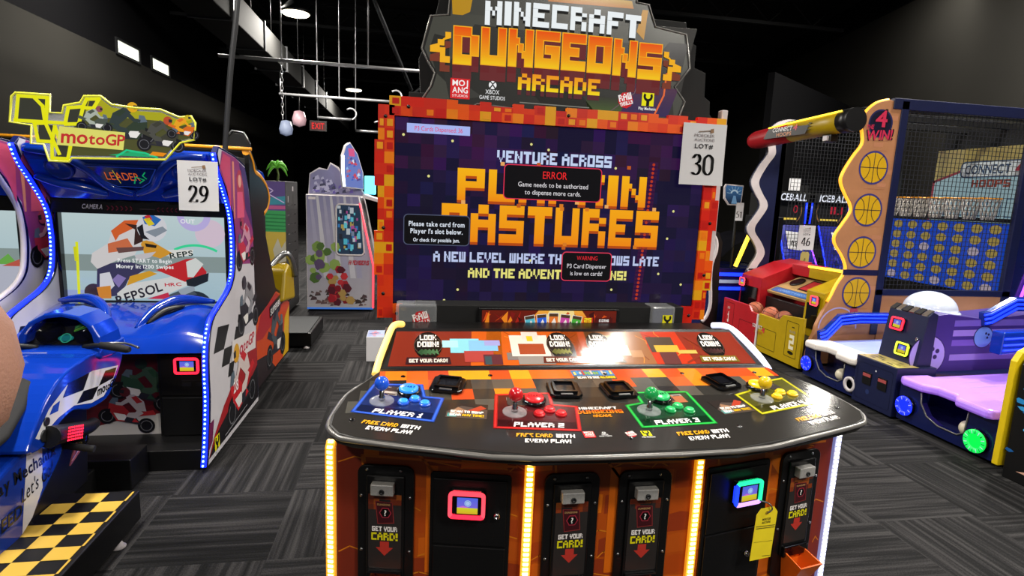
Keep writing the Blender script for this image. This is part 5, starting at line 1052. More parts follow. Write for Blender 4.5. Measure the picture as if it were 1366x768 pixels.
    pq([(-1.62, 1.745), (-1.50, 1.77), (-1.38, 1.745)], '#1ca86c', 0.0062); m.line(f, [q(-1.58, 1.74), q(-1.53, 1.775), q(-1.44, 1.765), q(-1.38, 1.745)], 0.010, mt, '#1cc888', 0.0064); pq([(-1.42, 1.755), (-1.40, 1.775), (-1.33, 1.77), (-1.35, 1.752)], '#e88a10', 0.0064)
    pq([(-1.865, 1.785), (-1.845, 1.882), (-1.53, 1.868), (-1.545, 1.775)], '#dcd86a', 0.0090); wordmark(m, f, *q(-1.69, 1.798), 0.058, 0.31, mt, '#c02c2c', 0.0096); m.build('marquee_print', mqe)
    m = MB(); m.tube([f.p(u, v, 0.002) for u, v in PO], 0.006, 'acrylic' if not lit else 'led_yellow_edge', n=6, closed=True); m.build('marquee_edge', mqe)
    return t
mat('led_yellow_edge', '#b8b63c', 0.3, emit=0.35, ecol='#d8d838')
racing_cabinet(0.0, 'blue-lit motorcycle racing cabinet showing a racer on its screen, carrying lot sign 29', True)
racing_cabinet(-1.19, 'twin motorcycle racing cabinet cut off by the left edge of the photo', False)
lot_sign(FRONT(-1.205, 3.58, 1.60), '29', 'white paper lot sign reading 29, taped to the blue racing cabinet', curl=0.008, w=0.214)
# a stack of orange-trimmed roofline behind the neon marquee
# ---------------------------------------------------------------- ride-on motorcycle in front of it
B = thing('ride_on_motorcycle', 'blue and white chequered ride-on motorcycle facing the blue-lit racing screen', 'motorcycle seat', (-1.68, 2.8, 0))
m = MB(); m.box(-1.95, -1.61, 2.15, 3.14, 0.0, 0.13, 'black'); m.box(-1.85, -1.44, 3.12, 3.32, 0.0, 0.17, 'black'); m.build('platform', B, bevel=0.006)
m = MB(); m.prism(RIGHT(-1.78, 0, 0), [(2.55, 0.12), (3.0, 0.12), (3.05, 0.60), (2.6, 0.60)], 0, 0.2, 'black'); m.build('pedestal', B, bevel=0.01)
fp = [(3.24, 0.72), (3.10, 0.765), (2.95, 0.79), (2.78, 0.775), (2.66, 0.735), (2.55, 0.655), (2.48, 0.575), (2.45, 0.52), (2.55, 0.505), (2.66, 0.555), (2.78, 0.575), (2.90, 0.535), (3.06, 0.53), (3.14, 0.58), (3.22, 0.66)]
fps = [(a, b) for a, b, _ in catmull([(a, b, 0) for a, b in fp], 3, True)]
m = MB(); m.prism(RIGHT(-1.86, 0, 0), fps, 0, 0.36, 'blue_plastic'); fa = m.build('fairing', B, bevel=0.028, seg=4)
for sg, fr in ((1, RIGHT(-1.50, 0, 0)), (-1, F((-1.86, 0, 0), (0, -1, 0), (0, 0, 1)))):
    Q = (lambda P: P) if sg > 0 else (lambda P: [(-a, b) for a, b in P])
    m = MB(); pl = lambda P, c, d: m.poly(fr, Q(P), 'gloss_print', c, d)
    pl([(3.19, .665), (2.95, .71), (2.74, .71), (2.60, .65), (2.50, .565), (2.52, .55), (2.66, .59), (2.78, .60), (2.92, .56), (3.03, .555), (3.12, .60)], '#d4d4d8', .0012)
    pl([(2.70, .665), (2.75, .715), (2.92, .71), (2.86, .645)], '#121318', .0020); pl([(2.99, .62), (3.06, .675), (3.17, .66), (3.13, .615)], '#121318', .0020); pl([(2.86, .64), (2.99, .62), (2.93, .575), (2.80, .60)], '#121318', .0020); pl([(2.60, .625), (2.63, .655), (2.68, .66), (2.66, .62)], '#1c40a8', .0018)
    wordmark(m, fr, (3.06 if sg > 0 else -3.06), 0.575, 0.036, 0.17, 'gloss_print', '#101014', .0026)
    m.build('fairing_print', fa)
m = MB()
for a, b, r in ((2.575, .607, .018), (2.555, .553, .026)): m.lathe(F((-1.499, a, b), (0, 1, 0), (0, 0, 1)), 0, 0, [(r, 0), (r, .006), (r*.7, .004), (0, .003)], 'dark_steel', n=14)
m.build('fastener', fa)
m = MB(); P = lambda z, y, w: [(-1.68+w*cos(a), y, z+0.035*sin(a)) for a in [2*pi*k/14 for k in range(14)]]
rws = [P(.53, 2.20, .06), P(.56, 2.30, .11), P(.60, 2.44, .13), P(.67, 2.56, .12), P(.735, 2.68, .08)]; m.grid(rws, 'rubber', closed=True); m.caps(rws, 'rubber'); m.build('seat', B)
# instrument pod with hood
hood = [(-1.87, .79), (-1.855, .86), (-1.81, .925), (-1.74, .965), (-1.665, .972), (-1.59, .955), (-1.535, .91), (-1.505, .85), (-1.495, .79)]
inner = [(-1.83, .82), (-1.82, .865), (-1.785, .912), (-1.735, .942), (-1.665, .95), (-1.60, .935), (-1.56, .90), (-1.54, .86), (-1.535, .82)]
m = MB(); fr = FRONT(0, 3.24, 0); m.prism(fr, hood+list(reversed(inner)), 0, 0.20, 'blue_plastic'); m.prism(fr, [(a, b) for a, b in inner], -0.01, 0.02, 'black'); m.build('instrument_hood', B, bevel=0.008)
m = MB(); pf = F((-1.68, 3.09, 0.80), (1, 0, 0), (0, 0.5, 0.75)); m.prism(pf, [(-0.165, 0.0), (0.155, 0.0), (0.145, 0.09), (0.10, 0.145), (-0.11, 0.145), (-0.155, 0.09)], -0.02, 0, 'black'); ip = m.build('instrument_panel', B, bevel=0.004)
m = MB()
for u in (-0.08, 0.085): m.lathe(pf, u, 0.062, [(0.062, 0), (0.062, 0.012), (0.056, 0.014), (0.054, 0.006), (0, 0.006)], 'smoked', n=26)
m.build('gauge', ip)
m = MB(); m.disc(pf, 0.0, 0.03, 0.035, 'print', '#1a8a8a', 0.016, ry=0.016); m.ring(pf, 0.0, 0.03, 0.02, 0.025, 'print', '#3cc8a0', 0.0165)
for k in range(5): m.line(pf, [(0.03, 0.065+k*0.006), (0.075, 0.085+k*0.011), (0.11, 0.105+k*0.006)], 0.005, 'print', ['#4aa838', '#8ac83c', '#2c7a38', '#58b850', '#388a44'][k], 0.0165)
m.build('gauge_badge', ip)
m = MB(); rows = []
for y, z0, z1, w in ((3.06, .775, .81, .175), (3.0, .74, .815, .195), (3.10, .70, .79, .19), (3.22, .68, .78, .18)):
    pass
m.prism(RIGHT(-1.875, 0, 0), [(3.04, .80), (3.0, .79), (2.985, .765), (3.02, .745), (3.12, .735), (3.26, .74), (3.26, .80)], 0, 0.385, 'blue_plastic'); tc_ = m.build('top_clamp', B, bevel=0.012, seg=3)
m = MB(); tf = F((-1.68, 2.999, .772), (1, 0, 0), (0, -0.1, 1)); m.poly(tf, [(-0.14, -0.018), (-0.05, 0.008), (-0.03, 0.018), (-0.15, 0.016)], 'gloss_print', '#d8d8de', 0.002); stext(m, tf, 'START', -0.10, -0.004, 0.012, 'gloss_print', '#2a2a34', d=0.003, bold=1); m.build('clamp_print', tc_)
m = MB(); m.box(-1.85, -1.51, 3.0, 3.22, 0.64, 0.745, 'black_gloss'); m.build('under_cowl', B, bevel=0.03, seg=3)
for sg in (-1, 1):
    X0 = -1.68+sg*0.10; m = MB(); m.tube(catmull([(X0, 3.05, 0.80), (X0+sg*0.06, 3.02, 0.815), (X0+sg*0.10, 3.0, 0.82)], 4), 0.012, 'dark_steel', n=8); hb = m.build('handlebar', B)
    m = MB(); m.tube([(X0+sg*0.10, 3.0, .822), (X0+sg*0.13, 2.985, .823), (X0+sg*0.235, 2.95, .815), (X0+sg*0.25, 2.947, .814)], [.017, .019, .018, .012], 'rubber', n=12); m.build('grip', hb)
    m = MB(); m.tube(catmull([(X0+sg*0.11, 3.03, .825), (X0+sg*0.19, 3.035, .822), (X0+sg*0.27, 2.99, .812)], 5), 0.006, 'steel', n=8); m.build('lever', hb)
# tail cowl near the camera, with stripes and lettering
tp = [(2.20, .18), (2.30, .13), (2.46, .16), (2.62, .27), (2.745, .36), (2.77, .42), (2.70, .465), (2.52, .505), (2.36, .475), (2.20, .40)]
m = MB(); m.prism(RIGHT(-1.80, 0, 0), [(a, b) for a, b, _ in catmull([(a, b, 0) for a, b in tp], 3, True)], 0, 0.25, 'blue_plastic'); tl = m.build('tail_cowl', B, bevel=0.02, seg=3)
fr = RIGHT(-1.55, 0, 0); m = MB(); m.poly(fr, [(2.45, .175), (2.52, .485), (2.62, .475), (2.60, .30), (2.52, .21)], 'gloss_print', '#d0d0d6', .0012); m.poly(fr, [(2.21, .22), (2.21, .38), (2.30, .44), (2.34, .30), (2.30, .16)], 'gloss_print', '#d0d0d6', .0012)
f = fr.rot(2.50, .40, 0.02); stext(m, f, 'Play Mechanix', 0, 0, .052, 'gloss_print', '#15151c', bold=1, width=.42, d=.0025); f = fr.rot(2.57, .315, 0.12); stext(m, f, "Let's Go!", 0, 0, .060, 'gloss_print', '#15151c', width=.21, slant=.25, d=.0025); f = fr.rot(2.36, .25, 0.05); stext(m, f, 'SPEED', 0, 0, .05, 'gloss_print', '#15151c', bold=1, width=.2, slant=.2, d=.0025)
m.build('tail_print', tl)
m = MB(); m.tube(catmull([(-1.52, 2.96, .44), (-1.50, 2.86, .46), (-1.49, 2.74, .495), (-1.485, 2.62, .53), (-1.485, 2.56, .545)], 5), [.030+.016*k/20 for k in range(21)], 'black', n=14); ex = m.build('exhaust', B)
m = MB(); gf = F((-1.452, 2.66, .515), (0, -1, 0.30), (0, 0.30, 1)); gf = RIGHT(-1.436, 2.66, .52).rot(0, 0, -0.3)
for i in range(9):
    for j in range(5): m.disc(gf, -0.055+i*0.0135, -0.026+j*0.013, 0.0052, 'led_red', d=0.0, n=8)
m.build('rear_light', ex, label='red dotted light panel')
m = MB(); m.tube([(-1.56, 2.80, .40), (-1.44, 2.80, .38)], 0.016, 'rubber', n=10); m.build('foot_peg', B)
m = MB(); m.lathe(RIGHT(-1.56, 2.88, .40), 0, 0, [(.034, 0), (.034, .04), (.02, .05), (0, .05)], 'black_gloss', n=14); m.build('crank_boss', B)
m = MB(); ff = RIGHT(-1.54, 2.80, .36); m.prism(ff, [(-.02, -.05), (.06, -.02), (.10, .05), (.03, .03)], 0, .006, 'print', '#8a4a58')
for k in range(4): m.line(ff, [(-.01+k*.012, -.03+k*.008), (.06+k*.01, 0+k*.012)], .005, 'print', ['#c8a0a8', '#4a48b8', '#b04050', '#8a80c8'][k], .0075)
m.build('heel_guard', B)
# chequered mounting step
S_ = thing('mounting_step', 'black mounting step with a yellow chequered top, beside the ride-on motorcycle', 'step', (-1.41, 2.4, 0))
m = MB(); m.box(-1.595, -1.255, 2.02, 2.79, 0.03, 0.17, 'black'); st = m.build('step_box', S_, bevel=0.006)
m = MB(); tf = TOP(0, 0, 0.1715); q = 0.086
for i in range(4):
    for j in range(10):
        u, v = -1.575+i*0.098, 2.005+j*q
        u0, u1, v1 = max(u, -1.575), min(u+0.098, -1.272), min(v+q, 2.775)
        if (i+j) % 2 == 1 and u1 > u0 and v1 > v: m.rect(tf, u0, v, u1, v1, 'print', '#c9a545', .0006)
m.build('chequer_top', st)
m = MB(); m.lathe(TOP(-1.27, 2.60, 0), 0, 0, [(.028, 0), (.03, .006), (.02, .016), (.012, .03), (0, .03)], 'white_edge', n=16); m.build('levelling_foot', S_)
for x, y in ((-1.56, 2.06), (-1.29, 2.06), (-1.56, 2.72)): m = MB(); m.lathe(TOP(x, y, 0), 0, 0, [(.028, 0), (.03, .006), (.02, .016), (.012, .03), (0, .03)], 'white_edge', n=12); m.build('levelling_foot', S_)
m = MB(); mark_wrench(m, FRONT(-1.52, 2.018, .095), .035, 'print', .002); m.build('maker_mark', st)
# ================================================================ machines behind on the left
t = thing('arcade_cabinet', 'black, orange and yellow riding game cabinet behind the blue racing cabinet', 'arcade machine', (-2.0, 4.95, 0))
X0 = -1.16; rp = [(4.46, .05), (4.46, 1.85), (4.50, 1.84), (4.57, 1.79), (4.62, 1.72), (4.76, 1.69), (4.88, 1.65), (4.98, 1.60), (5.03, 1.52), (4.97, 1.44), (4.85, 1.40), (4.84, 1.30), (5.18, .75), (5.45, .66), (5.74, .54), (5.66, .05)]
for x in (X0-0.04, -3.0):
    m = MB(); m.prism(RIGHT(x, 0, 0), rp, 0, .04, 'black'); sp = m.build('side_panel', t, bevel=.003)
    m = MB(); m.tube([(x+.02, a, b) for a, b in catmull([(q[0], q[1], 0) for q in rp[1:11]], 4) for b in [b]] if False else [(x+.02, p[0], p[1]) for p in catmull([(a, b, 0) for a, b in rp[1:11]], 4)], .026, 'orange_trim', n=8); m.build('orange_moulding', sp, label='orange edge moulding')
    fr = RIGHT(x+.04, 0, 0); m = MB(); m.poly(fr, [(4.48, .07), (4.48, .60), (4.9, .66), (5.18, .72), (5.44, .64), (5.72, .52), (5.64, .07)], 'print', '#c8471c', .001); m.poly(fr, [(4.48, .45), (4.66, .62), (4.92, .66), (5.18, .71), (5.5, .58), (5.1, .48), (4.7, .42)], 'print', '#a8242c', .0014); m.poly(fr, [(5.4, .07), (5.5, .42), (5.70, .50), (5.63, .07)], 'print', '#d8a81c', .0016); m.poly(fr, [(4.48, .07), (4.48, .30), (4.8, .26), (5.1, .07)], 'print', '#2a2024', .0016)
    bike_art(m, fr, 5.15, .10, .62, '#2a2a38', 'print', .002, leather='#4a5058', helmet='#202028'); f = fr.rot(5.20, .585, .10); m.poly(f, [(-.26, -.03), (.26, -.03), (.26, .07), (-.26, .07)], 'print', '#18141a', .0042); stext(m, f, 'SUPERBIKES', 0, -.012, .052, 'print', '#e8e4e4', bold=1, slant=.2, width=.48, d=.005); m.build('side_artwork', sp)
m = MB(); m.prism(RIGHT(-2.96, 0, 0), [(4.50, 1.64), (4.46, 1.86), (4.60, 1.88), (4.96, 1.60), (4.96, 1.45)], 0, 1.78, 'black'); m.box(-2.96, -1.22, 4.9, 5.15, .05, 1.38, 'black_matte'); m.build('canopy', t, bevel=.01)
m = MB(); m.tube([(-2.98, 4.46, 1.875), (-1.14, 4.46, 1.87)], .012, 'orange_trim', n=8); m.build('front_moulding', t, label='orange edge moulding')
m = MB(); m.prism(FRONT(-1.28, 4.62, 1.86), [(-.085, 0), (.09, 0), (.085, .06), (.045, .13), (-.03, .14), (-.075, .09)], -.05, 0, 'black'); sp = m.build('top_speaker', t, bevel=.01)
m = MB(); m.tube([(-1.28+a, 4.615, 1.86+b) for a, b in ((-.088, 0), (-.078, .09), (-.03, .145), (.047, .135), (.088, .06))], .007, 'steel', n=6); m.build('rim', sp)
m = MB(); m.box(-2.94, -1.20, 4.80, 4.86, .9, 1.5, 'black_gloss'); m.build('screen', t, bevel=.004)
m = MB(); m.prism(RIGHT(-1.32, 0, 0), [(5.30, .60), (5.42, .86), (5.58, .92), (5.76, .80), (5.82, .54)], 0, .20, 'yellow_panel'); m.build('bike_body', t, bevel=.03, seg=3)
m = MB(); m.tube(catmull([(-1.28, 5.52, .88), (-1.22, 5.58, .96), (-1.16, 5.62, 1.0), (-1.12, 5.66, .93), (-1.10, 5.70, .78)], 5), .028, 'steel', n=10); m.build('exhaust', t)
t = thing('riding_platform', 'low black platform with a pale top edge, in front of the dark cabinet', 'platform', (-1.2, 6.3, 0))
m = MB(); m.box(-1.75, -1.0, 5.95, 6.75, .02, .16, 'black'); p_ = m.build('platform_box', t, bevel=.008)
m = MB(); m.box(-1.70, -1.03, 5.93, 6.72, .161, .168, 'dark_steel'); m.build('tread', p_)
for x, y in ((-1.05, 5.96), (-1.05, 6.68), (-1.7, 5.96), (-1.7, 6.68)): m = MB(); m.lathe(TOP(x, y, 0), 0, 0, [(.03, 0), (.03, .008), (.012, .02), (0, .03)], 'white_edge', n=10); m.build('foot', p_)
# dark cabinet with slotted side
t = thing('arcade_cabinet', 'tall dark cabinet with slotted side and painted front, left of the pale prize machine', 'arcade machine', (-1.85, 7.8, 0))
m = MB(); m.box(-2.25, -1.54, 7.5, 8.25, .04, 1.68, 'locker_grey'); b = m.build('body', t, bevel=.006)
fr = RIGHT(-1.54, 0, 0); m = MB()
for j in range(11):
    for k in range(3): m.fbox(fr, 7.60+k*.20, 7.70+k*.20, .18+j*.12, .188+j*.12, -.004, .002, 'black_gloss')
m.build('vent_slot', b)
m = MB(); m.fbox(fr, 7.62, 7.64, 1.42, 1.50, 0, .006, 'white_edge'); m.fbox(fr, 7.9, 7.94, 1.56, 1.62, 0, .006, 'white_edge'); m.fbox(fr, 7.66, 7.68, .70, .76, 0, .006, 'white_edge'); m.build('sticker', b)
fr = FRONT(-1.54, 7.498, 0); m = MB(); m.rect(fr, -.70, .05, -.005, 1.67, 'print', '#5b4a86', .001); m.poly(fr, [(-.70, 1.36), (-.005, 1.40), (-.005, 1.50), (-.3, 1.46), (-.70, 1.52)], 'print', '#3f8ba0', .0014); m.line(fr, [(-.3, 1.66), (-.14, 1.56), (-.20, 1.52), (-.02, 1.42)], .012, 'print', '#c8b8e8', .0016)
m.poly(fr, [(-.70, 1.32), (-.005, 1.34), (-.005, 1.38), (-.70, 1.38)], 'print', '#b85a8a', .0015); m.rect(fr, -.70, 1.06, -.005, 1.32, 'print', '#3f9a5c', .0014)
for k in range(5): m.poly(fr, [(-.70, 1.09+k*.045), (-.005, 1.08+k*.045), (-.005, 1.095+k*.045), (-.70, 1.11+k*.045)], 'print', '#2c7a48', .0017)
m.rect(fr, -.70, .05, -.005, 1.06, 'print', '#c0a84a', .0014); m.poly(fr, [(-.16, .84), (-.10, .98), (-.06, .86), (0-.008, .95), (-.008, .6), (-.12, .62)], 'print', '#b9b6a6', .0018); m.poly(fr, [(-.14, .66), (-.008, .70), (-.008, .50), (-.12, .52)], 'print', '#8e7a4c', .002); m.rect(fr, -.70, .05, -.005, .5, 'print', '#4a4454', .0019); m.build('front_artwork', b)
m = MB(); 
pf = FRONT(-1.64, 7.56, 1.68)
m.tube([pf.p(0, 0), pf.p(.01, .08), pf.p(-.005, .15)], [.016, .012, .01], 'print', c='#4a5a2a', n=6)
for a in (-2.6, -3.4, 2.9, 2.3, .3, -.4, .9, 1.5):
    P = [pf.p(-.005+.13*k/5*cos(a), .15+.10*k/5*sin(a)+.05*sin(pi*k/5)-.05*(k/5)**2, .01*cos(a*3)) for k in range(6)]; m.tube(P, [.006, .018, .022, .02, .013, .003], 'print', c='#5aa832', n=6)
tp = m.build('palm_topper', t, label='green palm tree topper')
m = MB(); m.prism(FRONT(-1.84, 7.54, 1.68), [(-.07, 0), (.05, 0), (.03, .09), (-.02, .12), (-.06, .08)], -.03, 0, 'blue_plastic'); m.build('blue_topper', t, bevel=.004)
# pale prize machine with slanted lit edge
t = thing('prize_machine', 'pale grey prize machine with a lit tilted sign, left of the big screen', 'prize machine', (-0.93, 8.2, 0))
X1, X2, YF = -1.36, -.51, 7.82
out = [(X1, .03), (X2, .03), (X2, .62), (-.68, 1.44), (-.70, 1.53), (X1, 1.53)]
m = MB(); m.prism(FRONT(0, YF, 0), out, -.9, 0, 'white_edge'); b = m.build('body', t, bevel=.006)
fr = FRONT(0, YF, 0); m = MB(); m.poly(fr, [(X1+.01, .05), (X2-.01, .05), (X2-.01, .62), (-.69, 1.44), (-.71, 1.52), (X1+.01, 1.52)], 'print', ('#a9a6ac', '#8280a4'), .001)
for k in range(7): u = X1+.04+k*.085; m.poly(fr, [(u, 1.52), (u+.03, 1.52), (u+.16, .45), (u+.09, .45)], 'print', '#b9b8c2' if k % 2 else '#9a98b0', .0013)
rnd = random.Random(5)
for k in range(46):
    u, v = rnd.uniform(X1+.02, X2-.12), rnd.uniform(.05, .26); s = rnd.uniform(.03, .09); m.poly(fr, [(u, v), (u+s, v-.0+s*.1), (u+s*.9, v+s*.5), (u+s*.3, v+s*.7)], 'print', rnd.choice(['#4a3a3e', '#5c484a', '#38302f', '#6a5654', '#806c68']), .0016+k*.00002)
for k in range(22):        # plain mossy and red boulders stand in for the printed figures
    u, v = -1.14+rnd.uniform(-.17, .15), .66+rnd.uniform(-.22, .22); r = rnd.uniform(.04, .085); m.poly(fr, [(u+r*cos(a)*rnd.uniform(.8, 1.1), v+r*sin(a)*rnd.uniform(.8, 1.1)) for a in [2*pi*j/7 for j in range(7)]], 'print', rnd.choice(['#6f8a45', '#5c7a3c', '#86a055', '#4a6634', '#5a4a6a']), .003+k*.00002)
for k in range(26):
    u, v = -.94+rnd.uniform(-.13, .15), .34+rnd.uniform(-.22, .24); r = rnd.uniform(.035, .07); m.poly(fr, [(u+r*cos(a)*rnd.uniform(.8, 1.1), v+r*sin(a)*rnd.uniform(.8, 1.1)) for a in [2*pi*j/6 for j in range(6)]], 'print', rnd.choice(['#9a2430', '#7c1c28', '#b8323a', '#54202c', '#a88a50']), .0036+k*.00002)
btext(m, fr, 'AVENGERS', -.70, .63, .06, 'print', '#a82434', width=.26, d=.005, slant=.1); m.rect(fr, X1+.03, 1.47, X1+.12, 1.50, 'print', '#d8d0d0', .002); m.build('side_artwork', b)
m = MB(); m.rect(fr, X1, .03, X2, .055, 'backlit', '#3a6ab8', .004); m.build('base_glow', b)
wp = rrect(-.985, .76, -.63, 1.42, .05)
m = MB(); a_ = wp; m.tube([fr.p(min(u, -.66+(1.30-v)*.16) if u > -.8 else u, v, .004) for u, v in wp], .012, 'white_edge', n=6, closed=True); wn = m.build('prize_window', t)
m = MB(); 
for k in range(60):
    u, v = rnd.uniform(-.97, -.70), rnd.uniform(.78, 1.38); s = rnd.uniform(.03, .08); m.rect(fr, u, v, min(u+s*.6, -.65), min(v+s, 1.40), 'backlit_soft', rnd.choice(['#5ad0e8', '#3a8ad0', '#d8e4ec', '#8a9ab8', '#c85aa8', '#c8b060', '#20405c', '#18283c', '#70e0f0']), .003+k*.00003)
m.poly(fr, [(-.975, .77), (-.62, .77), (-.665, 1.3), (-.69, 1.41), (-.975, 1.41)], 'backlit_soft', '#24405c', .0022); m.build('prizes_behind_glass', wn)
m = MB(); m.tube([fr.p(X2, .05, .006), fr.p(X2, .62, .006), fr.p(-.685, 1.44, .006)], .014, 'led_pink', n=6); m.build('light_strip', t, label='red light strip')
m = MB(); m.prism(RIGHT(X2+.001, 0, 0), [(7.85, .05), (8.7, .05), (8.7, .6), (7.85, .6)], 0, .006, 'smoked'); m.prism(F((X2, 7.84, .62), (0, 1, 0), (-.17, 0, .82)), [(0.02, 0), (.85, 0), (.85, .82), (.02, .82)], 0, .006, 'acrylic'); m.build('side_glass', t)
m = MB(); m.prism(FRONT(0, 8.0, 0), [(X1, 1.53), (-.62, 1.53), (-.70, 1.66), (-.86, 1.74), (-.98, 1.90), (-1.08, 1.95), (-1.12, 1.86), (-1.22, 1.88), (-1.34, 1.80)], -.03, 0, 'white_edge'); tp = m.build('cutout_topper', t, bevel=.003)
fr2 = FRONT(0, 8.0, 0); m = MB(); m.poly(fr2, [(X1+.01, 1.54), (-.64, 1.54), (-.71, 1.65), (-.87, 1.73), (-.99, 1.88), (-1.07, 1.93), (-1.11, 1.85), (-1.22, 1.86), (-1.33, 1.79)], 'print', '#7c7aa0', .001)
for k in range(120):
    u, v = rnd.uniform(-1.31, -.75), rnd.uniform(1.54, 1.78); s = rnd.uniform(.03, .08)
    if v+s < 1.53+(-.62-u)*.42 and u < -.8: m.poly(fr2, [(u, v), (u+s, v+s*.2), (u+s*.7, v+s), (u+s*.1, v+s*.6)], 'print', rnd.choice(['#54527a', '#9a98b8', '#6a5ab0', '#3c3c58', '#b0aecb']), .0015+k*.00002)
m.build('topper_print', tp)
sf = F((-.80, 7.86, 1.62), (.75, .66, 0), (-.10, 0, 1)); m = MB(); pts = [(-.10, .02), (.20, .0), (.22, .22), (.16, .46), (.06, .60), (0.0, .56), (-.07, .42), (-.10, .2)]; m.prism(sf, pts, -.06, 0, 'white_edge'); sg = m.build('tilted_sign', t, bevel=.004)
m = MB(); m.poly(sf, [(u*.95, .01+v*.96) for u, v in pts], 'backlit', '#6a7cc0', .001)
for k in range(26):
    u, v = rnd.uniform(-.07, .13), rnd.uniform(.04, .40); s = rnd.uniform(.03, .08); m.poly(sf, [(u, v), (u+s, v+s*.3), (u+s*.6, v+s), (u+s*.1, v+s*.5)], 'backlit', rnd.choice(['#3a62c0', '#c8485a', '#d8e0f0', '#5a4a8a', '#90b8e8', '#b07890']), .0014+k*.00002)
m.rect(sf, .02, .42, .11, .52, 'backlit', '#d85a8a', .0024); m.build('sign_film', sg)
m = MB(); m.tube([sf.p(-.105, .03, .01), sf.p(-.105, .2, .01), sf.p(-.075, .42, .01)], .016, 'led_cool', n=8); m.build('sign_light', sg)
m = MB(); m.prism(FRONT(0, 8.05, 0), [(-.66, 1.56), (-.46, 1.50), (-.46, 1.46), (-.66, 1.51)], -.5, .1, 'white_edge'); m.build('shelf', t, bevel=.003)
m = MB(); m.box(-.64, -.50, 7.98, 8.12, 1.56, 1.80, 'led_cyan'); m.build('lit_cube', t, bevel=.01, label='pale blue lit box')
m = MB(); m.box(-.44, -.30, 8.0, 8.4, 1.10, 1.66, 'white_edge'); m.build('post_box', t, bevel=.01)
# carton on the carpet behind the main cabinet
t = thing('carton', 'small white carton with a printed top, on the carpet behind the big cabinet', 'box', (-.33, 5.55, 0))
m = MB(); m.box(-.42, -.24, 5.47, 5.75, 0, .24, 'paper'); cb = m.build('box', t, bevel=.003)
m = MB(); tf = TOP(-.33, 5.61, .2406); m.rect(tf, -.085, -.13, .085, .13, 'print', '#8a9ac0', .0006)
for k in range(9): m.rect(tf, -.07+rnd.uniform(0, .1), -.11+rnd.uniform(0, .17), -.03+rnd.uniform(0, .1), -.06+rnd.uniform(0, .17), 'print', rnd.choice(['#b8485a', '#d8d0dc', '#3a4a80', '#a8788a']), .001+k*.00003)
m.build('top_print', cb)
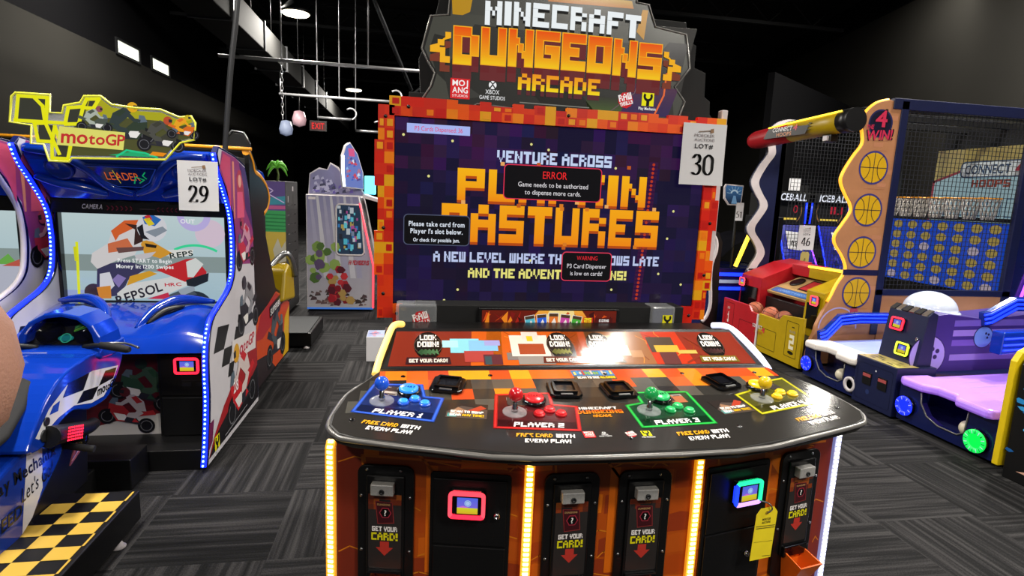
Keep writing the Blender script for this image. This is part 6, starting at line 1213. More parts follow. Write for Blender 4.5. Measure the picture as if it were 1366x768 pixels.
# ================================================================ basketball machine on the right
HB = thing('basketball_machine', 'wood-print basketball game with wavy lit side panels and a blue disc board', 'arcade machine', (4.9, 5.7, 0))
YN, YF_ = 4.95, 6.47
wav = [(3.84, .10), (3.86, .28), (3.91, .40), (3.93, .50), (4.00, .66), (4.06, .78), (4.11, .90), (4.17, 1.00), (4.18, 1.08), (4.12, 1.19), (4.03, 1.30), (4.02, 1.38), (4.08, 1.48), (4.15, 1.60), (4.14, 1.68), (4.08, 1.76), (4.01, 1.88), (4.02, 1.97), (4.10, 2.12), (4.18, 2.24), (4.17, 2.34), (4.14, 2.43), (4.17, 2.53), (4.27, 2.62), (4.40, 2.66)]
W_ = [(a, b) for a, b, _ in catmull([(a, b, 0) for a, b in wav], 4)]
for y, far in ((YN, 0), (YF_, 1)):
    fr = FRONT(0, y, 0); m = MB(); i0 = 14 if far else 0
    P = ([p for p in W_ if p[1] > .80]+[(4.42, 2.62), (4.44, .80)]) if far else W_+[(4.52, 2.64), (4.56, 2.5), (4.60, .40), (4.60, .10)]
    m.prism(fr, P, -.04, 0, 'navy' if far else 'wood'); sp = m.build('side_panel', HB, bevel=.003)
    Q = [p for p in W_ if p[1] > (.82 if far else .72)]
    m = MB()
    if far:
        h = .075; A = [fr.p(a, b, .012) for a, b in Q]; B_ = [fr.p(a+.10, b, .012) for a, b in Q]; m.grid([A, B_], 'white_edge', smooth=False); m.grid([[p+Vector((0, .03, 0)) for p in A], A], 'white_edge', smooth=False); m.grid([B_, [p+Vector((0, .03, 0)) for p in B_]], 'white_edge', smooth=False)
        m.fbox(fr, Q[0][0], Q[0][0]+.22, .80, .86, -.02, .012, 'white_edge'); m.build('wavy_band', sp, label='pale wavy edge band')
    else:
        m.tube([fr.p(a-.004, b, -.02) for a, b in Q], .017, 'led_amber', n=8); m.build('wavy_light', sp, label='amber wavy edge light')
        m = MB()
        for k in range(26): v = .30+k*.09; m.rect(fr, 4.22+(k*37 % 11)*.012, v, 4.50-(k*53 % 13)*.008, v+.004, 'print', '#a86c4c', .001)
        for k in range(18): v = .35+k*.125; u = 4.20+(k*29 % 9)*.03; m.rect(fr, u, v, u+.10, v+.04, 'print', '#b97f5c', .0012)
        for v in (2.03, 1.63, 1.22, .82):
            u = 4.32; m.disc(fr, u, v, .158, 'print', '#3c3a78', .0016, n=36); m.disc(fr, u, v, .140, 'print', '#d0a41c', .002, n=36)
            m.line(fr, [(u-.14, v), (u+.14, v)], .007, 'print', '#1a1a30', .0024); m.line(fr, [(u, v-.14), (u, v+.14)], .007, 'print', '#1a1a30', .0024)
            for sg in (-1, 1): m.line(fr, [(u+sg*(.125-.085*cos(a)), v+.12*sin(a)) for a in [-1.25+2.5*k/10 for k in range(11)]], .007, 'print', '#1a1a30', .0024)
        m.disc(fr, 4.33, 2.44, .13, 'print', '#2a2a55', .0016, n=30); m.disc(fr, 4.33, 2.44, .115, 'print', '#17172c', .002, n=30)
        stext(m, fr, '4', 4.335, 2.40, .17, 'print', '#12121c', bold=1, width=.16, d=.0026); stext(m, fr, '4', 4.335, 2.412, .145, 'print', '#c83050', bold=1, width=.125, d=.0032)
        f = fr.rot(4.33, 2.29, .08); stext(m, f, 'WIN!', 0, -.005, .10, 'print', '#12121c', bold=1, width=.30, slant=.15, d=.0028); stext(m, f, 'WIN!', 0, 0, .088, 'print', '#c83050', bold=1, width=.275, slant=.15, d=.0034); stext(m, f, 'THE', -.10, .10, .04, 'print', '#c83050', bold=1, width=.08, slant=.15, d=.0034)
        m.rect(fr, 4.14, .995, 4.585, 1.05, 'print', '#1c1c3c', .003); m.disc(fr, 4.32, .64, .045, 'print', '#b04858', .0016); m.ring(fr, 4.16, .46, .20, .215, 'print', '#b0a4d8', .0014, n=24, a0=0, a1=pi); m.build('side_print', sp)
# mesh sides, rails and posts
fr = FRONT(0, YN-.01, 0); m = MB()
m.fbox(fr, 4.53, 4.61, .40, 2.66, -.05, 0.0, 'navy'); m.fbox(fr, 6.02, 6.12, .40, 2.62, -.05, .0, 'navy'); m.fbox(fr, 4.44, 6.75, 2.58, 2.68, -.05, .0, 'navy'); m.fbox(fr, 4.53, 6.12, .80, .86, -.05, 0, 'navy')
m.build('mesh_frame', HB, bevel=.004)
m = MB(); m.fbox(fr, 4.61, 6.7, .05, .80, -.05, -.01, 'wood'); m.fbox(fr, 6.12, 6.7, .8, 2.6, -.05, -.01, 'navy_gloss'); m.build('lower_side', HB, bevel=.003)
m = MB(); m.tube([fr.p(6.20, .62, .012), fr.p(6.34, 1.15, .012)], .016, 'led_purple', n=6); m.build('light_strip', HB, label='purple light strip')
def netting(fr, u0, u1, v0, v1, step, r, name):
    m = MB(); k = u0
    while k <= u1: m.fbox(fr, k-r, k+r, v0, v1, -r, r, 'mesh_cord'); k += step
    k = v0
    while k <= v1: m.fbox(fr, u0, u1, k-r, k+r, -r, r, 'mesh_cord'); k += step
    return m.build(name, HB)
netting(FRONT(0, YN+.02, 0), 4.61, 6.02, .86, 2.58, .045, .0022, 'side_netting'); netting(FRONT(0, YF_+.02, 0), 4.55, 6.0, .80, 2.62, .045, .0022, 'side_netting'); netting(F((0, 0, 2.66), (1, 0, 0), (0, 1, 0)), 4.5, 6.4, YN, YF_, .09, .0025, 'top_netting')
m = MB()
for y in (5.2, 5.7, 6.2): m.box(4.5, 6.7, y-.03, y+.03, 2.60, 2.66, 'black')
m.box(6.62, 6.72, YN, YF_, .1, 2.66, 'black_matte'); m.box(4.36, 4.43, YF_, YF_+.05, .8, 2.66, 'black'); m.box(5.98, 6.08, YF_, YF_+.05, .1, 2.66, 'black'); m.build('roof_frame', HB)
# disc board, hoops and backboard
bx = LEFT(6.0, YF_-.03, 0); bw = YF_-.03-YN-.05
m = MB(); m.fbox(bx, 0, bw, .80, 1.545, -.05, 0, 'backlit_soft', '#1a50d8'); db = m.build('disc_board', HB, bevel=.003, label='blue board of pale discs')
for i in range(7):
    for j in range(6): m = MB(); m.disc(bx, (i+.5)*bw/7, .80+(j+.5)*.745/6, .066, 'backlit_soft', '#b8a050' if (i*3+j) % 9 else '#c8b8c8', .004, n=24, ry=.048); m.build('disc', db)
m = MB(); m.fbox(bx, 0, bw, 1.56, 1.60, -.04, .06, 'black'); m.build('hoop_rail', HB)
for i in range(7):
    cy = (i+.5)*bw/7; c = bx.p(cy, 1.80, .13); m = MB(); tf = F(c, bx.U, Vector((-1, 0, 0)))
    m.tube([c+Vector((.10*cos(a), .085*sin(a), 0)) for a in [2*pi*k/20 for k in range(20)]], .008, 'led_pink' if False else 'orange_trim', n=6, closed=True); hp = m.build('hoop', HB)
    m = MB(); n_ = 12
    for s_ in (0, 1):
        for k in range(n_):
            P = []
            for j in range(5):
                a = 2*pi*(k+(j*.5 if s_ else -j*.5))/n_; r = 1-.11*j; P.append(c+Vector((.10*r*cos(a), .085*r*sin(a), -.055*j)))
            m.tube(P, .0062, 'net_cord', n=4, caps=False)
    m.build('net', hp)
m = MB(); bs = LEFT(6.5, YF_-.05, 0); m.fbox(bs, 0, bw, 1.55, 2.40, -.04, 0, 'backlit_soft', '#a4c4cc'); bb = m.build('backboard_sign', HB, bevel=.003)
m = MB(); m.poly(bs, [(.0, 2.02), (0, 2.40), (bw, 2.40), (bw, 2.26), (.5, 2.19)], 'print', '#a89a5a', .001); m.line(bs, [(.0, 1.56), (.0, 2.02), (.5, 2.19), (bw, 2.24)], .03, 'print', '#8a2438', .002)
m.poly(bs, rrect(.34, 2.06, 1.19, 2.25, .06), 'print', '#24466a', .003); m.poly(bs, rrect(.355, 2.075, 1.175, 2.235, .05), 'print', '#d8e4e8', .0034); stext(m, bs, 'CONNECT', .67, 2.105, .10, 'print', '#24466a', bold=1, width=.54, d=.004); stext(m, bs, '4', 1.08, 2.06, .22, 'print', '#c02c48', bold=1, width=.17, d=.005); btext(m, bs, 'HOOPS', .74, 1.95, .085, 'print', '#8a3a2c', width=.46, d=.004)
for k in range(6): m.line(bs, [(.08+k*.22, 1.62), (.08+k*.22, 1.82), (.24+k*.22, 1.82), (.24+k*.22, 1.62)], .014, 'print', '#4a7a98', .003, True)
m.build('sign_print', bb)
# round marquee beam with red tip
m = MB(); C = [(4.06, YN+.02, 2.46), (4.06, 5.3, 2.452), (4.06, 5.85, 2.435)]; m.tube(C, .105, 'yellow_panel', n=20); bm = m.build('marquee_beam', HB, label='round yellow beam with a red tip')
m = MB(); m.tube([(4.06, 5.85, 2.435), (4.06, 6.2, 2.42), (4.06, 6.52, 2.405), (4.06, 6.60, 2.40), (4.06, 6.63, 2.40)], [.105, .105, .103, .085, .05], 'red_panel', n=20); m.build('red_tip', bm)
m = MB(); m.tube([(4.06, YN-.01, 2.46), (4.06, YN+.14, 2.458)], .112, 'black', n=20); m.build('collar', bm)
m = MB(); m.tube([(3.985, YN+.1, 2.545), (3.985, 5.85, 2.52), (3.99, 6.2, 2.505)], .009, 'led_yellow_tube', n=6); m.build('light_strip', bm, label='yellow light strip')
lf = LEFT(3.95, 5.80, 2.43); m = MB()
for k in range(7): m.poly(lf, [(-.42+k*.02, -.05+k*.006), (.30+k*.03, -.055), (.34-k*.01, .03), (-.34-k*.01, .06)], 'print', '#141214', .0012+k*.0001) if k == 0 else m.poly(lf, [(.20+k*.025, -.05+k*.014), (.40-(k % 2)*.05, -.045+k*.015), (.22+k*.02, -.035+k*.015)], 'print', '#141214', .0015)
f = lf.rot(-.03, .008, -.02); stext(m, f, 'CONNECT', -.06, 0, .045, 'print', '#e8e4e4', bold=1, width=.34, slant=.2, d=.003); stext(m, f, '4', .16, -.006, .06, 'print', '#d03a4a', bold=1, width=.07, slant=.2, d=.003); stext(m, f, 'HOOPS', -.02, -.052, .038, 'print', '#c8845a', bold=1, width=.26, d=.003); m.build('beam_print', bm)
m = MB(); m.box(4.02, 4.10, 5.2, 5.32, 2.28, 2.345, 'black'); m.box(4.00, 4.03, 5.23, 5.29, 2.29, 2.335, 'white_edge'); m.build('sensor', bm)
# front cabinet halves, consoles, ball trough
SEAM = 5.715
for y0, y1, mt, nm, num in ((SEAM, YF_-.02, 'red_panel', 'red', None), (YN+.02, SEAM, 'yellow_panel', 'yellow', '2')):
    fr = LEFT(3.80, 0, 0); a, b = -y1, -y0
    notch = [(a, .04), (b, .04), (b, .52), (b-.10, .52), (b-.14, .445), (a, .445)] if nm == 'red' else [(a, .04), (b, .04), (b, .55), (a+.42, .52), (a+.36, .45), (a, .45)]
    if nm == 'red': notch = [(a, .04), (b, .04), (b, .44), (b-.14, .44), (b-.20, .50), (a, .50)]
    m = MB(); m.prism(fr, notch, -.03, 0, mt); fp_ = m.build('front_panel', HB, bevel=.003, label='%s front panel' % nm)
    m = MB()
    if nm == 'yellow':
        m.line(fr, rrect(a+.50, .12, b-.06, .48, .01, 2), .006, 'print', '#3a3408', .001, True); m.line(fr, rrect(a+.02, .10, a+.34, .31, .01, 2), .006, 'print', '#3a3408', .001, True)
        btext(m, fr, '2', a+.60, .20, .15, 'print', '#d8d2b8', width=.075, d=.002); m.disc(fr, a+.60, .165, .045, 'print', '#17150c', .0015, ry=.018); stext(m, fr, 'PLAYER', a+.60, .37, .024, 'print', '#9a9484', width=.09, d=.0015, bold=1)
        m.rect(fr, a+.585, .425, a+.625, .435, 'black', d=.0015); stext(m, fr, 'CONNECT', a+.0, .285, .038, 'print', '#d8d0d0', bold=1, width=.18, d=.003); stext(m, fr, '4', a+.115, .255, .06, 'print', '#c03a3a', bold=1, width=.06, d=.003); stext(m, fr, 'HOOPS', a+.03, .225, .03, 'print', '#b0622a', bold=1, width=.15, d=.003)
    else:
        m.line(fr, rrect(a+.06, .12, a+.24, .46, .01, 2), .006, 'print', '#5a0a10', .001, True); m.line(fr, rrect(b-.36, .10, b-.02, .31, .01, 2), .006, 'print', '#5a0a10', .001, True)
        btext(m, fr, '1', a+.13, .22, .13, 'print', '#d8c8c4', width=.03, d=.002); stext(m, fr, '10', a+.13, .38, .03, 'print', '#c8a8a4', width=.05, d=.002)
    m.build('panel_print', fp_)
m = MB(); m.box(3.83, 4.40, YN+.02, YF_-.02, .04, .34, 'black'); m.box(4.06, 4.10, 5.22, 6.0, .34, .60, 'black'); m.box(3.80, 4.0, YN+.01, SEAM-.3, .50, .515, 'white_edge') if False else None; m.build('ball_trough', HB, bevel=.004)
m = MB(); m.box(3.79, 3.81, SEAM-.012, SEAM+.012, .05, .44, 'white_edge'); m.build('seam_strip', HB)
for y0, y1, mt, nm in ((6.02, YF_-.03, 'red_panel', 'red'), (YN+.03, 5.24, 'yellow_panel', 'yellow')):
    m = MB(); m.prism(FRONT(0, y0, 0), [(3.98, .34), (4.62, .34), (4.62, 1.0), (4.40, .96), (4.0, .80)], -(y1-y0), 0, mt); cs = m.build('console', HB, bevel=.005, label='%s side console' % nm)
    lf = LEFT(3.985, y1, 0); w = y1-y0; m = MB(); m.fbox(lf, .05, w-.05, .42, .68, 0, .008, 'black_gloss'); m.build('recess_panel', cs)
    reader(lf, .085 if nm == 'red' else w-.085, .715, .11, .10, ('led_pink',)*4, cs, .008)
m = MB(); dk = F((4.04, 5.62, .66), (0, -1, 0), (.9, 0, .42)); m.prism(dk, [(-.38, 0.02), (.36, 0.02), (.38, .10), (.38, .52), (-.30, .52), (-.38, .12)], -.03, 0, 'print', '#a88a5c'); de = m.build('deck', HB, bevel=.004)
m = MB(); m.poly(dk, rrect(-.34, .04, .33, .13, .03), 'print', '#3a62a0', .001); m.line(dk, rrect(-.34, .04, .33, .13, .03), .006, 'print', '#20304c', .0014, True); stext(m, dk, 'CONNECT 4 HOOPS', 0, .07, .035, 'print', '#7a9cd0', bold=1, width=.5, d=.002); m.poly(dk, rrect(-.05, .17, .34, .40, .02), 'print', '#1c1814', .001); m.rect(dk, -.03, .19, .10, .38, 'print', '#a82830', .0014); m.rect(dk, .20, .19, .32, .38, 'print', '#c8b020', .0014)
for k in range(4): m.rect(dk, .12+(k % 2)*.035, .20+(k//2)*.07, .15+(k % 2)*.035, .25+(k//2)*.07, 'print', ['#c8c0b0', '#d8b030', '#c05040', '#b8b0a0'][k], .0016)
m.build('deck_print', de)
m = MB(); m.lathe(dk, -.20, .30, [(.085, .001), (.085, .012), (.07, .016), (0, .012)], 'black', n=24); m.build('speaker', de)
m = MB(); m.box(4.36, 4.62, 5.24, SEAM, .86, .98, 'yellow_panel'); m.box(4.36, 4.62, SEAM, 6.02, .86, .98, 'red_panel'); rb = m.build('rear_rail', HB, bevel=.006)
m = MB(); m.tube([(4.35, YN+.05, 1.0), (4.35, SEAM, .985)], .014, 'led_yellow_tube', n=6); m.build('light_strip', rb, label='yellow light strip')
for k, (y, z, r, lab) in enumerate(((5.99, .435, .094, 'basketball resting in the red half of the ball trough'), (5.70, .435, .094, 'basketball at the seam between the red and yellow trough halves'), (5.46, .435, .094, 'basketball in the yellow half of the ball trough'))):
    t = thing('basketball', lab, 'ball', (3.935, y, z-r), 'basketballs in the trough')
    m = MB(); m.ball((3.935, y, z), r, 'basketball' if k != 2 else 'basketball_dark', n=28, k=18); bl = m.build('ball', t)
    m = MB(); c = Vector((3.935, y, z)); R_ = Matrix.Rotation(.6+k*.9, 3, 'X') @ Matrix.Rotation(.5+k*.6, 3, 'Z')
    for off, ax in ((0, 0), (0, 1), (.55, 2), (-.55, 2)):
        rr = sqrt(1-off*off)*r*1.003; P = []
        for q in range(30):
            a = 2*pi*q/30; v = [0, 0, 0]
            if ax == 0: v = [rr*cos(a), rr*sin(a), 0]
            elif ax == 1: v = [0, rr*cos(a), rr*sin(a)]
            else: v = [off*r, rr*cos(a), rr*sin(a)]
            P.append(c+R_ @ Vector(v))
        m.tube(P, .0026, 'ball_seam', n=5, closed=True)
    m.build('seam', bl)
lot_sign(FRONT(4.79, YF_-.06, 1.265), '46', 'white paper lot sign reading 46, hung inside the basketball machine', w=.225, h=.30)
t = thing('paper_tag', 'small yellowish paper tag hung below the lot sign reading 46', 'tag', (4.80, YF_-.06, .92)); f = FRONT(4.80, YF_-.06, .99)
m = MB(); m.prism(f, [(-.06, -.09), (.06, -.09), (.06, .07), (.04, .10), (-.04, .10), (-.06, .07)], 0, .002, 'print', '#b0a060'); tg = m.build('card', t)
m = MB(); nib(m, f, '4', 0, -.05, .07, 'print_matte', '#4a4224', d=.003); m.build('tag_print', tg)
m = MB(); m.tube([f.p(0, .09, .003), f.p(.01, .13, .0), f.p(0, .15, -.03)], .003, 'steel', n=5); m.build('wire', t)

# ---------------------------------------------------------------- two ice-ball alleys seen through the netting
def alley(x0, w, label, num, lx):
    t = thing('skee_ball_alley', label, 'arcade machine', (x0+w/2, 7.4, 0), 'blue lit ball alleys behind the netting')
    m = MB(); m.box(x0, x0+w, 6.85, 8.0, .03, .56, 'navy'); m.box(x0, x0+w, 7.75, 8.0, .56, 1.82, 'black_matte'); b = m.build('body', t, bevel=.005)
    m = MB(); rf = F((x0+w/2, 6.95, .57), (1, 0, 0), (0, .52, .92)); m.prism(rf, [(-w/2+.03, 0), (w/2-.03, 0), (w/2-.10, .93), (-w/2+.10, .93)], -.02, 0, 'backlit_soft', '#2630c0'); ln = m.build('ramp', t)
    m = MB(); rnd2 = random.Random(int(num))
    for k in range(16):
        u, v = rnd2.uniform(-w/2+.06, w/2-.14), rnd2.uniform(.02, .8); s = rnd2.uniform(.06, .16); m.poly(rf, [(u, v), (u+s*.6, v+s*.2), (u+s*.5, v+s), (u-.02, v+s*.7)], 'backlit_soft', rnd2.choice(['#3848d8', '#2028a0', '#5a60e0', '#4038c0', '#1a2080']), .001+k*.00003)
    for k in range(3): m.disc(rf, rnd2.uniform(-.15, .15), rnd2.uniform(.1, .3), .03, 'backlit', '#8ab0f0', .002)
    m.build('ice_print', ln)
    for sg in (-1, 1): m = MB(); m.tube([rf.p(sg*(w/2-.03), 0, .01), rf.p(sg*(w/2-.10), .93, .01)], .010, 'led_purple' if sg > 0 else 'rim_blue', n=6); m.build('edge_light', ln)
    hf = FRONT(x0+w/2, 7.50, 1.42); m = MB(); m.fbox(hf, -w/2+.02, w/2-.02, -.03, .30, -.2, 0, 'black'); m.fbox(hf, -w/2+.02, w/2-.02, .29, .42, -.22, .06, 'black'); hd = m.build('header', t, bevel=.004)
    m = MB(); m.ring(hf, 0, .16, .20, .215, 'print', '#7a5a3a', .001, a0=pi*.75, a1=pi*1.25); m.ring(hf, 0, .16, .20, .215, 'print', '#7a5a3a', .001, a0=-pi*.25, a1=pi*.25)
    stext(m, hf, '0' if num == '48' else '11.1', .11, .13, .11, 'backlit', '#b01830', width=.07 if num == '48' else .2, d=.002); m.rect(hf, -.14, .03, .14, .06, 'backlit', '#e8c850', .002); m.build('score_display', hd)
    sf_ = F(hf.p(0, .305, .062), hf.U, hf.V); m = MB(); stext(m, sf_, 'ICEBALL', 0, 0, .095, 'backlit', '#eef2ff', bold=1, width=w*.72, slant=.12, d=.004); m.build('sign_lettering', hd)
    for sg in (-1, 1): m = MB(); m.tube([hf.p(sg*(w/2-.02), -.02, .01), hf.p(sg*(w/2-.03), .28, .01)], .012, 'rim_blue', n=6); m.build('side_light', hd)
    lot_sign(F(rf.p(lx, .68, .012), rf.U, rf.V).rot(0, 0, -.10), num, 'white paper lot sign reading %s, on the blue alley behind the netting' % num, small=True, lot=False)
    for a in (x0+w-.035, x0+.005): m = MB(); m.box(a, a+.03, 7.62, 7.66, 1.2, 1.95, 'black'); m.build('side_post', t)
alley(4.97, .60, 'blue-lit ball alley carrying lot sign 48, the left of the two behind the netting', '48', -.02)
alley(5.60, .66, 'blue-lit ball alley carrying lot sign 47, the right of the two behind the netting', '47', .04)
t = thing('paper_note', 'blank-looking white paper above the left ball alley', 'paper', (5.28, 7.44, 1.86)); m = MB(); m.fbox(FRONT(5.28, 7.44, 1.93), -.09, .09, -.07, .10, 0, .002, 'paper'); m.build('sheet', t)

# ---------------------------------------------------------------- cabinet with a pale curved edge behind the big screen's right side
t = thing('arcade_cabinet', 'dark cabinet with pale curved edge and diagonal yellow light, right of the big screen', 'arcade machine', (4.1, 6.95, 0))
ed = [(3.60, .16), (3.66, .24), (3.69, .40), (3.66, .70), (3.66, .90), (3.70, 1.05), (3.69, 1.18), (3.63, 1.26), (3.54, 1.30)]
E_ = [(a, b) for a, b, _ in catmull([(a, b, 0) for a, b in ed], 4)]; fr = FRONT(0, 6.58, 0)
m = MB(); m.prism(fr, E_+[(3.60, 1.33), (3.72, 1.28), (3.78, 1.16), (3.77, .9), (3.80, .4), (3.80, .03), (3.60, .03)], -.04, 0, 'black'); sp = m.build('side_panel', t, bevel=.002)
m = MB(); m.tube([fr.p(a, b, .004) for a, b in E_], .022, 'white_edge', n=8); m.build('edge_trim', sp, label='pale curved edge moulding')
m = MB(); m.box(3.72, 4.62, 6.64, 7.4, .03, .84, 'navy_gloss'); m.box(4.55, 4.62, 6.64, 7.4, .84, 1.5, 'black'); m.build('body', t, bevel=.01)
m = MB()
pass
for k in range(3): m = MB(); m.fbox(FRONT(0, 6.64, 0), 3.79, 4.6, .56+k*.09, .60+k*.09, 0, .02, 'rim_blue' if k != 1 else 'pale_lamp'); m.build('lit_ledge', t, label='blue lit ledge')
m = MB(); P = [(3.74+.10*k, 6.66+.02*k, .66+.62*sin(pi*(.12+.38*k/8))) for k in range(9)]; m.grid([P, [(x, y+.75, z) for x, y, z in P]], 'smoked'); m.build('hood', t)
m = MB(); m.tube([(4.03, 6.66, .86), (4.20, 6.66, 1.33)], .026, 'led_yellow_tube', n=8); m.build('diagonal_light', t, label='yellow diagonal light tube')
m = MB(); m.tube([(4.02, 6.75, .6), (4.02, 6.75, 1.66)], .016, 'dark_steel', n=6); m.prism(FRONT(3.94, 6.72, 1.76), [(-.12, -.06), (-.05, -.14), (.12, -.14), (.13, .11), (-.11, .12), (-.13, .08)], -.03, 0, 'white_edge'); tp = m.build('topper', t, bevel=.004)
f = FRONT(3.94, 6.72, 1.76); m = MB(); m.poly(f, [(-.105, -.05), (-.045, -.125), (.105, -.125), (.115, .095), (-.10, .105), (-.115, .075)], 'backlit_soft', ('#0c1830', '#4a80b8'), .001); m.ring(f, .01, .0, .035, .055, 'backlit_soft', '#c8e0f0', .002, a0=.2, a1=3.0, n=14); m.poly(f, [(-.02, -.12), (.0, -.02), (.03, -.02), (.06, -.12)], 'backlit_soft', '#7aa8d0', .0016)
for a in range(7): m.line(f, [(.01+.06*cos(a*.5), .06*sin(a*.5)), (.01+.10*cos(a*.5), .10*sin(a*.5))], .006, 'backlit_soft', '#a8d0e8', .002)
m.build('topper_film', tp)
lot_sign(FRONT(3.985, 6.62, 1.545), '51', 'narrow white lot sign reading 51, below the blue picture topper', w=.10, h=.22, small=True, lot=False)

# ---------------------------------------------------------------- two-lane bowling machine
BW = thing('bowling_machine', 'navy two-lane bowling machine with lit ring speakers and pale lane cushions', 'arcade machine', (4.8, 3.9, 0))
fr = LEFT(3.80, 4.88, 0)             # u runs from the far end toward the camera
LN = 1.94
m = MB(); m.box(4.06, 6.5, 2.96, 4.90, .02, .30, 'navy_gloss'); m.build('base', BW, bevel=.004)
def lane(u0, u1, lit, mt, far):
    a, b = u0, u1; w = b-a; c = (a+b)/2
    # front fascia with an arched ball-return mouth
    mouth = [(c-.20, .314), (c-.19, .22), (c-.13, .14), (c-.03, .105), (c+.12, .105), (c+.17, .14), (c+.18, .314)]
    m = MB(); m.prism(fr, [(a, .03), (b, .03), (b, .315), (c+.18, .315)]+list(reversed(mouth))+[(c-.20, .315), (a, .315)], -.02, 0.03, 'navy_gloss'); fa = m.build('fascia', BW, bevel=.004)
    m = MB(); m.tube([fr.p(u, v, .031) for u, v in mouth], .006, 'grey_edge', n=6); m.build('mouth_trim', fa)
    # cushion with a stepped outline
    tf = F((3.75, 4.88, .378), (0, -1, 0), (1, 0, 0)); cu = [(a+.01, .0), (a+.06, -.03), (c-.16, -.03), (c-.08, .03), (c+.06, .03), (c+.12, -.04), (b-.04, -.05), (b-.01, -.02), (b-.01, .24), (a+.01, .24)]; m = MB(); m.fbox(fr, a, b, .04, .105, -.28, -.02, 'navy'); m.build('return_tray', BW)
    m = MB(); m.prism(tf, cu, -.065, 0.0, mt); m.build('cushion', BW, bevel=.022, seg=3)
    m = MB(); lnf = F((3.95, 4.88, .358), (0, -1, 0), (1, 0, .03)); m.prism(lnf, [(a+.02, 0), (b-.02, 0), (b-.02, 2.5), (a+.02, 2.5)], -.03, 0, 'lane_white'); ln = m.build('lane', BW)
    m = MB()
    for k in range(7): m.line(lnf, [(a+.06+k*(w-.12)/6, .1), (a+.06+k*(w-.12)/6, 2.4)], .003, 'print', '#a9aac4', .001)
    m.line(lnf, [(a+.03, .05), (c, .03), (b-.03, .09)], .008, 'print', '#e8e8f4', .0012); m.build('lane_print', ln)
mat('lane_violet', '#b48af0', .3, coat=.3, emit=.30, ecol='#8a3cf0', vary=.04); mat('lane_blueish', '#a8b8ee', .3, coat=.3, emit=.22, ecol='#5a78f0', vary=.04)
MATS['lane_white'] = MATS['lane_blueish']; lane(.02, .72, True, 'cushion_white', True)
MATS['lane_white'] = MATS['lane_violet']; lane(1.14, LN-.02, True, 'lane_violet', False)
def ring_light(u, v, r, rim, core, label):
    f = F(fr.p(u, v, .03), fr.U, fr.V); m = MB(); m.lathe(f, 0, 0, [(r, 0), (r, .02), (r*.92, .028), (r*.62, .028), (r*.55, .014), (0, .012)], 'black_gloss', n=28); s = m.build('ring_speaker', BW, label=label)
    m = MB(); m.lathe(f, 0, 0, [(r*.97, .020), (r*.95, .032), (r*.60, .032), (r*.58, .020)], rim, n=28); m.build('ring', s)
    m = MB(); m.lathe(f, 0, 0, [(r*.54, .015), (r*.4, .02), (r*.15, .012), (0, .022)], core, n=22); m.build('cone', s)
    if rim.startswith('led') or rim.startswith('ring'):
        m = MB()
        for k in range(16): m.rect(f.rot(0, 0, 2*pi*k/16), r*.62, -r*.03, r*.92, r*.03, 'led_white_lens' if k % 2 else 'navy', d=.0325)
        m.build('diode', s)
ring_light(.085, .155, .072, 'ring_blue', 'led_red', 'blue ring speaker with a red centre'); ring_light(.655, .135, .070, 'white_edge', 'grey_edge', 'unlit grey ring speaker'); ring_light(1.22, .155, .078, 'ring_blue', 'navy', 'blue lit ring speaker'); ring_light(1.80, .125, .082, 'led_green', 'charcoal', 'green lit ring speaker')
for u, lab in ((.47, 'pale bowling ball in the farther ball return'), (1.68, 'pale bowling ball in the nearer ball return')):
    t = thing('bowling_ball', lab, 'ball', tuple(fr.p(u, .10, 0.0)), 'bowling balls in the returns')
    m = MB(); m.ball(fr.p(u, .161, -.02), .055, 'ball_wood', n=22, k=14); m.build('ball', t)
# console between the lanes
u0, u1 = .70, 1.12; m = MB(); m.fbox(fr, u0, u1, .02, .42, -.30, .06, 'navy'); cn = m.build('console', BW, bevel=.006)
m = MB()
for u in (.84, 1.0): m.fbox(fr, u-.045, u+.045, .20, .30, .06, .066, 'black'); m.fbox(fr, u-.04, u+.04, .265, .29, .066, .069, 'print', '#a04a4a')
m.build('coin_slot', cn)
m = MB(); m.line(fr, rrect(u0+.03, .06, u1-.03, .37, .02, 3), .004, 'print', '#0a0e28', .0605, True); m.disc(fr, .92, .335, .008, 'print', '#c8c8d0', .0605); m.disc(fr, .86, .14, .02, 'print', '#24305c', .0605); m.build('door_outline', cn)
m = MB(); tf = F((3.74, 4.88-u0, .421), (0, -1, 0), (1, 0, 0)); m.rect(tf, 0.005, .005, .415, .20, 'print', '#b8a860', .0006)
rnd = random.Random(9)
for k in range(26):
    u, v = rnd.uniform(.02, .36), rnd.uniform(.02, .16); m.rect(tf, u, v, u+rnd.uniform(.02, .06), v+rnd.uniform(.01, .025), 'print', rnd.choice(['#4a4428', '#302c1c', '#8a7c44', '#d0c078']), .001+k*.00002)
m.build('rules_print', cn)
m = MB(); tw = F((3.95, 4.18, .42), (0, -1, 0), (.10, 0, 1)); m.prism(RIGHT(0, 0, 0) if False else FRONT(0, 3.80, 0), [(3.94, .40), (3.99, .82), (4.03, .86), (4.08, .84), (4.08, .40)], -.38, 0, 'navy'); tr = m.build('console_tower', BW, bevel=.006)
tf = F((3.94, 4.18, .40), (0, -1, 0), (.05, 0, .42)); 
reader(tf, .13, .315, .125, .105, ('led_red',)*4, tr, .002)
MATS['led_lime'] = mat('led_lime', '#d8f040', .4, emit=1.8, ecol='#d0f030'); reader(tf, .235, .125, .125, .105, ('led_lime',)*4, tr, .002)
m = MB(); m.lathe(F(tf.p(.33, .23, 0), tf.U, tf.V), 0, 0, [(.014, 0), (.014, .008), (.008, .01), (0, .008)], 'chrome', n=12); m.build('lock', tr)
m = MB(); f2 = F((3.99, 4.18, .822), (0, -1, 0), (.06, 0, .04))
